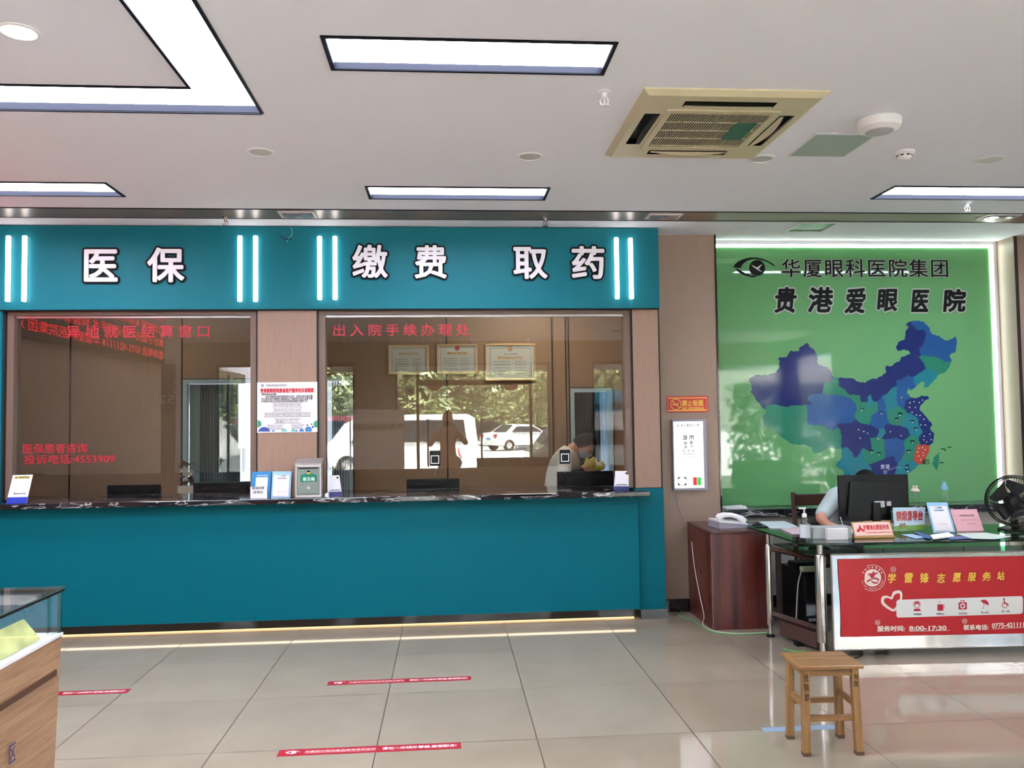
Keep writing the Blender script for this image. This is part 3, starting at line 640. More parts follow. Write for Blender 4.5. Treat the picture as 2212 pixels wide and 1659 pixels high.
def square_spot(x0, x1, y0, y1, label):
    t = thing('twin_spotlight', label, 'spotlight', ((x0+x1)/2, (y0+y1)/2, ZC))
    b = MB(); z = ZC-0.012; plane_holes(b, x0, x1, y0, y1, z, [(x0+0.022, x1-0.022, y0+0.022, y1-0.022)])
    b.box(x0, x1, y0, y0+0.003, z, ZC).box(x0, x1, y1-0.003, y1, z, ZC).box(x0, x0+0.003, y0, y1, z, ZC).box(x1-0.003, x1, y0, y1, z, ZC); b.build('frame', M['wplas'], t)
    b = MB(); b.box(x0+0.004, x1-0.004, y0+0.004, y1-0.004, ZC-0.0055, ZC-0.0045); b.build('back_plate', mat('grey_recess', (196, 192, 196), 0.4), t)
    for k in (0.29, 0.71):
        l = MB(); l.lathe((x0+(x1-x0)*k, (y0+y1)/2, ZC-0.006), [(0.055, 0), (0.055, -0.012), (0.045, -0.012), (0.02, -0.004), (0.0001, -0.003)], 24); l.build('lamp', M['alu'], t, smooth=True)
square_spot(-1.232, -0.962, 6.15, 6.33, 'white twin spotlight on the metal strip, above the left window sign gap')
square_spot(1.545, 1.808, 6.15, 6.305, 'white twin spotlight on the metal strip, near the sign right end')
square_spot(4.215, 4.50, 6.10, 6.27, 'white twin spotlight on the metal strip by the green wall corner')
def sprinkler(p, label, white=True):
    t = thing('sprinkler_head', label, 'sprinkler', (p.x, p.y, ZC), group='sprinkler heads in the ceiling')
    z = ZC; m = M['wplas'] if white else M['chrome']
    b = MB(); b.lathe((p.x, p.y, z), [(0.03, 0), (0.03, -0.004), (0.014, -0.008), (0.012, -0.03), (0.014, -0.032)], 20); b.build('body', m, t, smooth=True)
    b = MB()
    for sx in (-1, 1): b.tube([(p.x+sx*0.012, p.y, z-0.028), (p.x+sx*0.02, p.y, z-0.045), (p.x+sx*0.016, p.y, z-0.06), (p.x, p.y, z-0.068)], 0.003, 6)
    b.tube([(p.x, p.y, z-0.028), (p.x, p.y, z-0.066)], 0.0035, 8); b.build('frame_arms', m, t)
    b = MB(); b.lathe((p.x, p.y, z-0.068), [(0.006, 0), (0.024, -0.001), (0.024, -0.003), (0.0001, -0.004)], 16); b.build('deflector', m, t)
sprinkler(at(1305, 198, z=ZC), 'white sprinkler head hanging left of the air conditioner')
sprinkler(at(487, 469, z=ZC), 'small sprinkler head above the teal sign, right of 保', False)
sprinkler(at(1178, 469, z=ZC), 'small sprinkler head above the teal sign near 取', False)
sprinkler(at(2089, 437, z=ZC), 'sprinkler head near the right edge below the far right light panel', True)
p = at(1898, 256, z=ZC)
t = thing('ceiling_dome', 'round white dome device on the ceiling right of the air conditioner', 'ceiling device', (p.x, p.y, ZC))
b = MB(); b.lathe((p.x, p.y, ZC), [(0.10, 0), (0.112, -0.012), (0.112, -0.03), (0.104, -0.055), (0.08, -0.07), (0.075, -0.072)], 36); b.build('housing', M['wplas'], t, smooth=True)
b = MB(); b.lathe((p.x, p.y, ZC-0.072), [(0.075, 0.001), (0.05, -0.004), (0.0001, -0.006)], 30); b.build('vent_disc', mat('grey_slots', (190, 190, 194), 0.5), t, smooth=True)
t = thing('access_hatch', 'square pale grey hatch in the ceiling beside the air conditioner', 'hatch', (2.23, 4.58, ZC))
b = MB(); b.box(2.04, 2.405, 4.38, 4.775, ZC-0.004, ZC); b.build('frame', M['wplas'], t)
b = MB(); b.box(2.056, 2.389, 4.396, 4.759, ZC-0.006, ZC-0.004); b.build('panel', mat('frosted_grey_panel', (172, 186, 180), 0.35), t)
t = thing('ceiling_vent', 'small square vent in the ceiling right above the green wall', 'vent', (3.0, 6.565, ZC))
b = MB(); plane_holes(b, 2.84, 3.165, 6.40, 6.73, ZC-0.008, [(2.862, 3.143, 6.422, 6.708)])
b.box(2.84, 3.165, 6.40, 6.403, ZC-0.008, ZC).box(2.84, 3.165, 6.727, 6.73, ZC-0.008, ZC).box(2.84, 2.843, 6.4, 6.73, ZC-0.008, ZC).box(3.162, 3.165, 6.4, 6.73, ZC-0.008, ZC); b.build('frame', M['wplas'], t)
b = MB(); b.box(2.845, 3.16, 6.405, 6.725, ZC-0.003, ZC-0.001); b.build('mirror_plate', mat('frosted_green_plate', (150, 190, 172), 0.2), t)
p = at(1953, 328, z=ZC)
t = thing('smoke_detector', 'small white smoke detector on the ceiling right of the dome device', 'smoke detector', (p.x, p.y, ZC))
b = MB(); b.lathe((p.x, p.y, ZC), [(0.058, 0), (0.058, -0.012), (0.05, -0.018)], 28); b.build('base', M['wplas'], t, smooth=True)
b = MB(); b.lathe((p.x, p.y, ZC-0.018), [(0.042, 0), (0.042, -0.012), (0.03, -0.028), (0.012, -0.034), (0.0001, -0.034)], 28); b.build('chamber', M['wplas'], t, smooth=True)
b = MB()
for k in range(8): a = 2*PI*k/8; b.box(-0.009, 0.009, 0.040, 0.0435, -0.010, -0.003, rot=Matrix.Translation((p.x, p.y, ZC-0.02)) @ Matrix.Rotation(a, 4, 'Z'))
b.build('slots', M['black'], t)

# ------------------------------------------------------------------ signs on the brown wall
def wbox(mb, p0, p1, y, d, bev=0.0):
    a = at(p0[0], p0[1], y=y); b_ = at(p1[0], p1[1], y=y); mb.box(min(a.x, b_.x), max(a.x, b_.x), y-d, y, min(a.z, b_.z), max(a.z, b_.z), bev); return mb
yel = mat('yellow_print', (240, 190, 70), 0.4)
q = at(1484, 873, y=YW)
t = thing('no_smoking_sign', 'small red no smoking sign with yellow writing on the brown wall', 'sign', (q.x, YW, q.z))
b = MB(); wbox(b, (1439, 856), (1530, 890), YW, 0.004); b.build('plate', M['red'], t)
b = MB()
for a0, a1 in (((1442, 859), (1527, 860.2)), ((1442, 886), (1527, 887.2)), ((1442, 859), (1443.2, 887)), ((1526, 859), (1527.2, 887))): wbox(b, a0, a1, YW-0.004, 0.001)
wall_text(b, '禁止吸烟', (1473, 864), (1519, 877), YW-0.004, off=0.03); wall_text(b, 'NO SMOKING', (1473, 879), (1521, 885), YW-0.004, off=0.03)
c = at(1460, 873.5, y=YW-0.005); r = 0.045
b.tube([(c.x+r*math.cos(a*PI/12), c.y, c.z+r*math.sin(a*PI/12)) for a in range(24)], 0.004, 6, closed=True)
b.tube([(c.x-r*0.7, c.y, c.z+r*0.7), (c.x+r*0.7, c.y, c.z-r*0.7)], 0.004, 6); b.box(c.x-0.028, c.x+0.02, c.y-0.002, c.y+0.002, c.z-0.006, c.z+0.005)
b.tube([(c.x+0.02, c.y, c.z+0.002), (c.x+0.026, c.y, c.z+0.014), (c.x+0.018, c.y, c.z+0.022)], 0.0025, 5)
b.build('print', yel, t)
t = thing('eye_chart_lightbox', 'glowing white eye test lightbox hanging on the brown wall', 'lightbox', (at(1488, 1058, y=YW).x, YW, at(1488, 1058, y=YW).z))
b = MB(); wbox(b, (1449.5, 906.5), (1526.5, 1058), YW, 0.035, 0.003); b.build('case', M['gplas'], t)
b = MB(); wbox(b, (1454.5, 911), (1521.5, 1053.5), YW-0.035, 0.002); b.build('screen', emis('white_screen', (250, 248, 255), 0.9), t)
b = MB(); ys = YW-0.037
wall_text(b, '标准对数视力表', (1462, 916), (1511, 922), ys, off=0.01); wall_text(b, '(检查距离5米)', (1496, 927), (1511, 930), ys, off=0)
def echar(x, y, s_, d):
    """tumbling E of pixel size s_ opening left/right/up/down"""
    k = s_/5; arms = []
    for j in (0, 2, 4):
        arms.append((-2.5, -2.5+j, 2.5, -1.5+j))
    arms.append((-2.5, -2.5, -1.5, 2.5))
    for (u0, v0, u1, v1) in arms:
        P4 = [(u0, v0), (u1, v0), (u1, v1), (u0, v1)]
        if d == 'L': P4 = [(-u, v) for u, v in P4]
        if d == 'U': P4 = [(v, u) for u, v in P4]
        if d == 'D': P4 = [(v, -u) for u, v in P4]
        us = [x+u*k for u, v in P4]; vs = [y+v*k for u, v in P4]
        wbox(b, (min(us), min(vs)), (max(us), max(vs)), ys, 0.001)
rows = [(945, 8.5, 'LU', (1479.5, 1494)), (956, 6.5, 'DR', (1480.5, 1494)), (965.5, 5, 'LU', (1480.5, 1494)), (973.5, 4.2, 'RLD', (1478, 1487, 1497)), (980.5, 3.4, 'ULRD', (1479, 1486, 1493, 1499)), (987, 2.8, 'RDUL', (1482, 1488, 1494, 1499))]
for y_, s_, ds, xs_ in rows:
    for d_, x_ in zip(ds, xs_): echar(x_, y_, s_, d_)
for sx in (-1, 1):
    for sy in (-1, 1):
        cxp, cyp = 1473.5, 1039.5; x_, y_ = cxp+sx*9, cyp+sy*9
        A = [at(u, v, y=ys) for u, v in ((x_, y_), (x_-sx*6.5, y_), (x_-sx*3.2, y_-sy*2.0), (x_-sx*1.8, y_-sy*3.2), (x_, y_-sy*6.5))]; b.prism([(k.x, k.z) for k in A], ys, ys-0.001)
b.tube([tuple(at(1473.5+9*math.cos(a*PI/12), 1039.5+9*math.sin(a*PI/12), y=ys)) for a in range(24)], 0.0012, 4, closed=True)
b.build('chart_print', M['ink'], t)
b = MB(); wbox(b, (1497, 1031), (1506, 1048), ys, 0.001); b.build('red_test_patch', emis('red_lit_patch', (240, 80, 80), 0.6), t)
b = MB(); wbox(b, (1506, 1031), (1515, 1048), ys, 0.001); b.build('green_test_patch', emis('green_lit_patch', (90, 225, 110), 0.6), t)
b = MB()
for px_ in (1501.5, 1510.5):
    for k in range(3): wall_text(b, ('69', '35', '86')[k], (px_-2.2, 1033.2+k*5), (px_+2.2, 1036.2+k*5), ys-0.001, off=0.02, res=1)
b.build('patch_digits', M['ink'], t)
b = MB(); P = lambda x, y, d=0.006: at(x, y, y=YW-d)
path = [P(1462, 1058), P(1462, 1064), P(1461.5, 1075), P(1463, 1085), P(1466, 1098), P(1472, 1111), P(1478, 1124), P(1484, 1136)]
b.tube(path, 0.0022, 6); b.use(M['gplas']); b.tube([P(1464, 1079), P(1466, 1092)], 0.006, 6)
b.build('power_cord', mat('white_cord', (212, 204, 190), 0.5), t)

# notice on the centre pier
def flatpoly(mb, pts, y, d=0.0008): mb.prism([(at(u, v, y=y).x, at(u, v, y=y).z) for u, v in pts], y, y-d)
def disc(mb, x, y_, r, yw, d=0.001, n=20, cut=None):
    pts = [(x+r*math.cos(2*PI*k/n), y_+r*math.sin(2*PI*k/n)) for k in range(n)]
    if cut is not None: pts = [(min(max(u, cut[0]), cut[2]), min(max(v, cut[1]), cut[3])) for u, v in pts]
    flatpoly(mb, pts, yw, d)
NX = lambda x: 500+x/5.35; NY = lambda y: 800+y/5.35
q = at(NX(648), NY(720), y=YP)
t = thing('notice_board', 'white printed notice with red heading and coloured dots, on the brown pier', 'notice', (q.x, YP, q.z))
b = MB(); a0, a1 = (NX(298), NY(140)), (NX(994), NY(712)); wbox(b, a0, a1, YP, 0.004); b.build('sheet', M['paper'], t)
yp = YP-0.004; cut = (NX(300), NY(145), NX(992), NY(708))
b = MB(); b.use(mat('dot_green', (60, 160, 116), 0.5)); disc(b, NX(306), NY(618), 42/5.35, yp, cut=cut); disc(b, NX(990), NY(622), 42/5.35, yp, cut=cut)
b.use(mat('dot_mint', (110, 190, 180), 0.5)); disc(b, NX(608), NY(708), 34/5.35, yp, cut=cut); disc(b, NX(716), NY(706), 28/5.35, yp, cut=cut)
b.use(mat('dot_navy', (56, 76, 160), 0.5)); disc(b, NX(378), NY(728), 74/5.35, yp, 0.0012, cut=cut); disc(b, NX(940), NY(654), 13/5.35, yp, cut=cut)
b.use(mat('dot_blue', (64, 130, 196), 0.5)); disc(b, NX(890), NY(688), 40/5.35, yp, cut=cut); disc(b, NX(810), NY(700), 26/5.35, yp, cut=cut); disc(b, NX(750), NY(706), 16/5.35, yp, cut=cut); disc(b, NX(484), NY(706), 17/5.35, yp, cut=cut)
b.use(M['ink']); disc(b, NX(876), NY(634), 9/5.35, yp); disc(b, NX(926), NY(622), 8/5.35, yp)
b.build('coloured_dots', None, t)
b = MB(); b.use(M['red']); wall_text(b, '贵港爱眼医院患者医疗服务投诉流程图', (NX(334), NY(208)), (NX(950), NY(256)), yp, off=0.05); b.build('heading', None, t)
b = MB(); b.use(M['ink'])
wall_text(b, '尊敬的患者和家属:', (NX(346), NY(266)), (NX(520), NY(288)), yp, off=0.02, res=1)
wall_text(b, '您好,感谢您选择到我院进行治疗。若您在就诊医疗服', (NX(392), NY(290)), (NX(938), NY(314)), yp, off=0.015, res=1)
wall_text(b, '务过程中有不满意的,请按照以下流程进行投诉,以便于更', (NX(346), NY(318)), (NX(938), NY(342)), yp, off=0.015, res=1)
wall_text(b, '好地保护您的合法权益,同时促进我院提高医疗管理工作。', (NX(346), NY(346)), (NX(885), NY(369)), yp, off=0.015, res=1)
for s_, x0, x1, y0, y1 in (('患者对所提供的医疗服务有不满意', 474, 812, 378, 418), ('请到当时的科室主任或护士长反映', 478, 814, 436, 476), ('如仍对科室处理意见不满意,请到医务科或客服办公室反映', 376, 918, 494, 534)):
    wall_text(b, s_, (NX(x0+12), NY(y0+10)), (NX(x1-12), NY(y1-9)), yp, res=1)
wall_text(b, '医务人员协调中心处理门诊投诉', (NX(512), NY(566)), (NX(780), NY(584)), yp, res=1); wall_text(b, '投诉电话:0775-4211118', (NX(512), NY(588)), (NX(768), NY(606)), yp, res=1)
wall_text(b, '医务投诉统计与处理', (NX(420), NY(638)), (NX(580), NY(654)), yp, res=1); wall_text(b, '客服协调中心做好记录', (NX(420), NY(660)), (NX(598), NY(676)), yp, res=1)
wall_text(b, '患者投诉的处理', (NX(700), NY(632)), (NX(832), NY(648)), yp, res=1); wall_text(b, '及时整改反馈', (NX(700), NY(654)), (NX(816), NY(670)), yp, res=1)
wall_text(b, '华厦眼科医院集团贵港爱眼医院', (NX(402), NY(164)), (NX(640), NY(184)), yp, res=1)
b.use(mat('grey_rule', (150, 148, 152), 0.5))
for x0, x1, y0, y1 in ((474, 814, 376, 420), (478, 816, 434, 478), (376, 918, 492, 536), (490, 804, 558, 612), (406, 606, 630, 682), (686, 846, 624, 676)):
    for c0, c1 in (((x0, y0), (x1, y0+2)), ((x0, y1-2), (x1, y1)), ((x0, y0), (x0+2, y1)), ((x1-2, y0), (x1, y1))): wbox(b, (NX(c0[0]), NY(c0[1])), (NX(c1[0]), NY(c1[1])), yp, 0.0005)
for y_ in (420, 478, 536): wbox(b, (NX(644), NY(y_)), (NX(646), NY(y_+14)), yp, 0.0005)
b.build('small_print', None, t)
b = MB(); f_ = lambda x, y: (lambda q: (q.x, q.z))(at(NX(340+(x-97)*0.118), NY(162+(y-67)*0.19), y=yp)); eye_logo(b, f_, yp, M['navyprint'], M['paper']); b.build('eye_logo', None, t)

# ------------------------------------------------------------------ things on the counter
def card(name, quad_px, base, label, cat='card stand', lean=0.05, th=0.004, face=None, group=None, ZT_=ZT):
    """upright leaning card: quad_px = four photo corners TL,TR,BR,BL; base = depth y of its foot; leans back by lean"""
    TL, TR, BR, BL = quad_px; bl = at(*BL, y=base); br = at(*BR, y=base); tl = at(*TL, y=base+lean); tr = at(*TR, y=base+lean)
    dz = Vector((0, 0, ZT_-min(bl.z, br.z))); bl += dz; br += dz; tl += dz; tr += dz
    t = thing(name, label, cat, ((bl.x+br.x)/2, base, ZT_), group=group)
    def uv(u, v, d=0.0):
        a = bl.lerp(br, u); c = tl.lerp(tr, u); p = a.lerp(c, v); n = (br-bl).cross(tl-bl).normalized(); return p+n*d
    b = MB(); A = [uv(0, 0), uv(1, 0), uv(1, 1), uv(0, 1)]; B = [p+(uv(0, 0, 1)-uv(0, 0))*-th for p in A]
    b.quad(*A); b.quad(*B[::-1])
    for i in range(4): b.quad(A[i], B[i], B[(i+1) % 4], A[(i+1) % 4])
    b.build('card', face or M['paper'], t)
    return t, uv
def patch(t, uv, u0, v0, u1, v1, m, name='print', d=0.0006):
    b = MB(); b.quad(uv(u0, v0, d), uv(u1, v0, d), uv(u1, v1, d), uv(u0, v1, d)); return b.build(name, m, t)
def ctext(t, uv, s_, u0, v0, u1, v1, m, name='lettering', off=0.02, d=0.0012, b=None, res=2):
    me = fit_text(s_, 1.0, 1.0, off=off, thick=0, res=res); own = b is None; b = b or MB()
    b.use(m); n0 = len(b.bm.verts); b.mesh(me)
    b.bm.verts.ensure_lookup_table()
    for v in b.bm.verts[n0:]:
        v.co = uv(u0+(v.co.x+0.5)*(u1-u0), v0+(v.co.y+0.5)*(v1-v0), d+v.co.z)
    bpy.data.meshes.remove(me)
    return b.build(name, None, t) if own else b
def foot(t, uv, w=1.0):
    b = MB(); n = (uv(0, 0, 1)-uv(0, 0)); h = Vector((n.x, n.y, 0)).normalized(); p0, p1 = uv(0.5-w/2, 0), uv(0.5+w/2, 0); zb = p0.z
    A = [p0+h*0.012, p1+h*0.012, p1-h*0.07, p0-h*0.07]
    b.prism([(p.x, p.y) for p in A], min(p0.z, p1.z)-0.001, min(p0.z, p1.z)+0.003, 'Z'); b.build('acrylic_foot', M['clear'], t)

# left card
yb = 6.60
t, uv = card('payment_card_stand', ((28, 1025), (71, 1024), (57, 1085), (13, 1086)), yb, 'white and blue card stand at the far left end of the counter', lean=0.05, group=None)
patch(t, uv, 0, 0, 1, 0.21, mat('royal_blue_print', (40, 62, 180), 0.4), 'blue_band'); patch(t, uv, 0.1, 0.86, 0.9, 0.95, mat('pale_yellow_print', (240, 214, 120), 0.5), 'yellow_band')
ctext(t, uv, '电子医保凭证', 0.15, 0.87, 0.86, 0.95, M['ink'], off=0.02); ctext(t, uv, '微信扫码付款', 0.25, 0.31, 0.85, 0.36, M['navyprint'], off=0.02, name='small_lettering'); foot(t, uv)
# blue one with a white holder
yb = 6.59
t, uv = card('blue_card_stand', ((545, 1017), (586, 1016), (583, 1073), (540, 1074)), yb+0.03, 'blue card stand with a white paper strip in front, left of the suggestion box', lean=0.03, face=M['blueprint'])
ctext(t, uv, '医院公众号', 0.28, 0.82, 0.82, 0.87, M['paper']); patch(t, uv, 0.22, 0.42, 0.84, 0.78, M['paper'], 'white_square')
b = MB(); a = at(541, 1073, y=yb-0.005); c = at(577, 1047, y=yb-0.005); b.box(a.x, c.x, yb-0.008, yb-0.005, ZT+0.001, ZT+0.001+c.z-a.z); b.build('paper_strip', M['paper'], t)
b = MB(); wall_text(b, '医保政策', (545, 1051), (571, 1057), yb-0.008, off=0.01); wall_text(b, '咨询台', (547, 1060), (568, 1066), yb-0.008, off=0.01); b.build('strip_lettering', M['ink'], t); foot(t, uv)
# pale blue one
yb = 6.60
t, uv = card('pale_blue_card_stand', ((589, 1014.5), (630, 1014.5), (627, 1071), (585, 1072)), yb, 'white card stand with pale blue border, touching the left of the suggestion box', lean=0.03, face=mat('sky_blue_print', (150, 196, 226), 0.4))
patch(t, uv, 0.08, 0.03, 0.9, 0.86, M['paper'], 'white_field'); b = ctext(t, uv, '门诊缴费', 0.36, 0.8, 0.72, 0.85, M['navyprint'], b=MB()); ctext(t, uv, '自助查询服务', 0.28, 0.71, 0.76, 0.76, M['navyprint'], b=b); ctext(t, uv, '贵港爱眼医院微信公众号', 0.08, 0.04, 0.7, 0.07, M['ink'], b=b, off=0.0); ctext(t, uv, '长按识别二维码', 0.3, 0.2, 0.75, 0.235, M['red'], b=b, off=0.0); b.build('lettering', None, t); foot(t, uv)
# small stands inside the right window
for (qd, px_, py_, lb) in ((((707, 1027), (733, 1026), (739, 1070), (711, 1071)), 725, 1069, 'small white card stand with a navy foot, right of the suggestion box'), (((1329, 1013), (1358, 1013), (1358, 1054), (1326, 1054)), 1342, 1056, 'small white card stand with a navy foot, at the right window corner')):
    yb = 6.67
    t, uv = card('small_card_stand', qd, yb, lb, lean=0.025)
    patch(t, uv, 0, 0, 1, 0.2, mat('navy_foot_print', (36, 38, 110), 0.4), 'navy_band'); b = ctext(t, uv, '付款后再取药', 0.1, 0.24, 0.9, 0.31, M['ink'], b=MB()); b.use(M['ink']); b.quad(uv(0.72, 0.84, 0.001), uv(0.9, 0.84, 0.001), uv(0.9, 0.93, 0.001), uv(0.78, 0.93, 0.001)); b.build('lettering', None, t)
    foot(t, uv)
# suggestion box
yb = 6.53
p0 = at(637, 1075, y=yb); p1 = at(694.5, 1075, y=yb); x0, x1 = p0.x, p1.x; zt = at(640, 1004, y=yb).z; D = 0.10
t = thing('suggestion_box', 'silver metal suggestion box with a green 意见箱 plate on the counter', 'suggestion box', ((x0+x1)/2, yb+D/2, ZT))
b = MB(); b.box(x0+0.004, x1-0.004, yb+0.004, yb+D, ZT, zt, 0.006); b.prism([(yb, zt-0.002), (yb+D, zt-0.002), (yb+D, zt+0.045), (yb+0.02, zt+0.012), (yb, zt+0.01)], x0, x1, 'X'); b.build('body', M['silver'], t)
b = MB(); H = zt-ZT
b.box(x0+0.014, x1-0.014, yb-0.003, yb+0.006, ZT+0.03, zt-0.03, 0.003); b.build('door', mat('grey_green_metal', (128, 140, 134), 0.4, metal=0.2), t)
b = MB(); b.box(x0, x1, yb-0.006, yb+0.004, ZT, ZT+0.018, 0.003).box(x0+0.002, x1-0.002, yb-0.007, yb+0.002, zt-0.02, zt-0.004, 0.003).box(x0, x0+0.016, yb-0.008, yb+0.002, ZT+0.016, zt-0.018, 0.003).box(x1-0.016, x1, yb-0.008, yb+0.002, ZT+0.016, zt-0.018, 0.003); b.build('trim', M['alu'], t)
b = MB(); b.box(x0+0.03, x1-0.03, yb-0.008, yb-0.001, zt-0.030, zt-0.024); b.build('slot', M['ink'], t)
b = MB(); YY = yb-0.004; wz0, wz1 = at(660, 1041, y=YY).z, at(660, 1023, y=YY).z; w0, w1 = at(649, 1030, y=YY).x, at(684.5, 1030, y=YY).x
pts = [(w0, wz0), (w1, wz0), (w1, wz1-0.012)]+[(w0+(w1-w0)*(1-k/8), wz1-0.012+0.014*math.sin(PI*k/8)) for k in range(1, 8)]+[(w0, wz1-0.012)]
b.prism(pts, YY, YY-0.001); b.build('green_plate', mat('plate_green', (24, 124, 96), 0.4), t)
b = MB(); wall_text(b, '意见箱', (654, 1031), (680, 1038.5), YY-0.001, off=0.02); b.build('plate_lettering', mat('mint_print', (206, 238, 222), 0.4), t)
b = MB(); c = at(666.5, 1021, y=YY); b.lathe((c.x, YY-0.001, c.z), [(0.0001, -0.003), (0.012, -0.003), (0.013, 0.002)], 16, 'Y'); b.build('emblem', yel, t)
b = MB(); b.prism([(c.x-0.014, c.z+0.006), (c.x, c.z+0.001), (c.x+0.014, c.z+0.006), (c.x+0.004, c.z+0.018), (c.x-0.004, c.z+0.018)], YY-0.006, YY-0.0045); b.build('emblem_hat', M['ink'], t)
b = MB(); c = at(666.5, 1054, y=YY); b.lathe((c.x, YY, c.z), [(0.0001, -0.004), (0.014, -0.004), (0.015, 0.001)], 8, 'Y'); c = at(652, 1046, y=YY); b.lathe((c.x, YY, c.z), [(0.0001, -0.008), (0.006, -0.008), (0.006, 0.001)], 12, 'Y'); b.build('lock_and_knob', M['alu'], t)
# intercom units on the glass
for px0, px1, py0, py1, lb in ((928, 951, 973, 1006.5, 'small black intercom with a white square, on the middle of the glass'), (1209, 1231, 971, 1002, 'small black intercom with a white square, before the person in white')):
    a = at(px0, py1, y=YG-0.006); c = at(px1, py0, y=YG-0.006)
    t = thing('window_intercom', lb, 'intercom', ((a.x+c.x)/2, YG-0.005, a.z))
    b = MB(); b.box(a.x, c.x, YG-0.02, YG-0.004, a.z, c.z, 0.006); b.build('case', M['black'], t)
    b = MB(); w = c.x-a.x; m0, m1 = a.x+w*0.12, c.x-w*0.12; z0 = a.z+0.018; z1 = z0+(m1-m0)
    for bx in ((m0, m1, z0, z0+0.005), (m0, m1, z1-0.005, z1), (m0, m0+0.005, z0, z1), (m1-0.005, m1, z0, z1)): b.box(bx[0], bx[1], YG-0.0212, YG-0.0198, bx[2], bx[3])
    b.build('white_square', emis('soft_white_mark', (240, 244, 255), 0.7), t)
    b = MB(); b.tube([((a.x+c.x)/2+0.002, YG-0.006, a.z), ((a.x+c.x)/2+0.003, YG-0.004, a.z-0.03), ((a.x+c.x)/2-0.002, YG+0.004, a.z-0.08)], 0.0014, 5); b.build('wire', M['gplas'], t)
# ------------------------------------------------------------------ cabinet, desk and what is on it
t = thing('side_cabinet', 'dark cherry wood cabinet with a telephone on it, beside the glass desk', 'cabinet', (2.25, 6.54, 0))
b = MB(); b.box(1.99, 2.42, 6.236, 6.85, 0.0, 0.725, 0.002); b.build('body', M['cherry'], t)
b = MB(); b.box(1.985, 2.43, 6.230, 6.86, 0.7255, 0.7465, 0.003); b.build('top_board', wood('cherry_top', (60, 30, 26), (96, 56, 48), (0.8, 14, 14), 0.25), t)
b = MB(); b.box(1.984, 1.9895, 6.25, 6.84, 0.12, 0.72, 0.001); d_ = b.build('door', M['cherry'], t)
b = MB(); b.lathe((1.9835, 6.50, 0.40), [(0.0001, -0.001), (0.012, -0.0012), (0.013, 0.001)], 16, 'X'); b.build('finger_hole', M['black'], d_)
b = MB(); b.box(1.986, 1.994, 6.232, 6.238, 0.0, 0.725); b.build('edge_strip', mat('worn_edge', (120, 84, 76), 0.4), t)
# telephone
tp = at(1547, 1124, z=0.758)
t = thing('telephone', 'pale grey desk telephone on the dark wooden cabinet', 'telephone', (2.205, 6.47, 0.7465), rz=0.12)
b = MB(); b.prism([(-0.12, 0), (0.125, 0), (0.125, 0.022), (-0.12, 0.05)], -0.10, 0.10, 'Y'); b.build('base', M['gplas'], t, local=True)
b = MB(); b.prism([(-0.12, 0.0505), (0.12, 0.0235), (0.12, 0.033), (-0.12, 0.066)], -0.095, 0.095, 'Y'); b.build('keypad_deck', M['wplas'], t, local=True)
b = MB()
for i in range(4):
    for j in range(3): u, v = -0.01+i*0.024, 0.0+j*0.026; z_ = 0.050-0.137*u; b.box(u-0.008, u+0.008, v-0.008, v+0.008, z_-0.004, z_+0.004, 0.001)
b.build('keys', M['gplas'], t, local=True)
b = MB(); b.tube([(-0.115, -0.055, 0.074), (-0.10, -0.055, 0.088), (-0.06, -0.055, 0.100), (0.0, -0.055, 0.098), (0.05, -0.055, 0.084), (0.09, -0.055, 0.062), (0.115, -0.055, 0.045)], [0.022, 0.027, 0.021, 0.018, 0.018, 0.026, 0.022], 12); b.build('handset', M['wplas'], t, smooth=True, local=True)
# papers and dark pouch on the cabinet and ledge
o = MB().box(2.36, 2.50, 6.26, 6.33, 0.761, 0.766, 0.002).build('notepad', M['black']); tag(o, 'small dark pad lying on the cabinet in front of the telephone', 'notepad'); own_origin(o, (2.43, 6.3, 0.761))
b = MB(); p0 = at(1570, 1105, z=0.834)
b.quad((2.34, 6.9, 0.836), (2.52, 6.88, 0.836), (2.55, 7.02, 0.85), (2.36, 7.04, 0.842)); b.quad((2.33, 6.93, 0.84), (2.5, 6.9, 0.845), (2.53, 7.05, 0.855), (2.35, 7.06, 0.846))
o = b.build('loose_papers', M['paper']); tag(o, 'loose white papers on the left end of the marble ledge', 'papers'); own_origin(o, (2.44, 6.97, 0.836))

ZD = 0.76
dk = thing('glass_desk', 'green glass topped reception desk with steel tube legs and steel front sheet', 'desk', (3.4, 5.9, 0))
b = MB(); b.prism([(2.318, 6.63), (2.345, 5.56), (2.36, 5.49), (2.42, 5.425), (4.95, 5.29), (4.95, 6.15), (2.72, 6.2), (2.70, 6.62)], ZD-0.012, ZD, 'Z'); b.build('glass_top', M['greenglass'], dk)
b = MB(); b.prism([(2.40, 6.05), (2.42, 5.56), (2.52, 5.50), (4.85, 5.38), (4.85, 6.05)], ZD-0.10, ZD-0.09, 'Z'); b.build('lower_glass_shelf', M['greenglass'], dk)
def leg(x, y, r, z1=0.66):
    b = MB(); b.lathe((x, y, 0), [(r*1.15, 0.0), (r*1.15, 0.012), (r*0.5, 0.022)], 20); b.build('foot', M['black'], dk, smooth=True)
    b = MB(); b.lathe((x, y, 0), [(r*0.6, 0.02), (r*0.6, 0.085), (r*0.98, 0.088), (r, 0.092), (r, 0.3), (r, z1), (r*0.85, z1+0.012), (r*0.6, z1+0.016), (r*0.6, ZD-0.02), (r*0.8, ZD-0.013)], 24); b.build('leg', M['chrome'], dk, smooth=True)
lp = at(1774, 1300, y=5.50)
leg(2.345, 6.009, 0.026); leg(lp.x, 5.50, 0.036); leg(4.75, 5.42, 0.036); leg(4.75, 6.05, 0.026)
b = MB(); b.tube([(2.36, 6.00, 0.64), (lp.x, 5.52, 0.64)], 0.02, 4); b.build('upper_rail', M['darkwood'], dk)
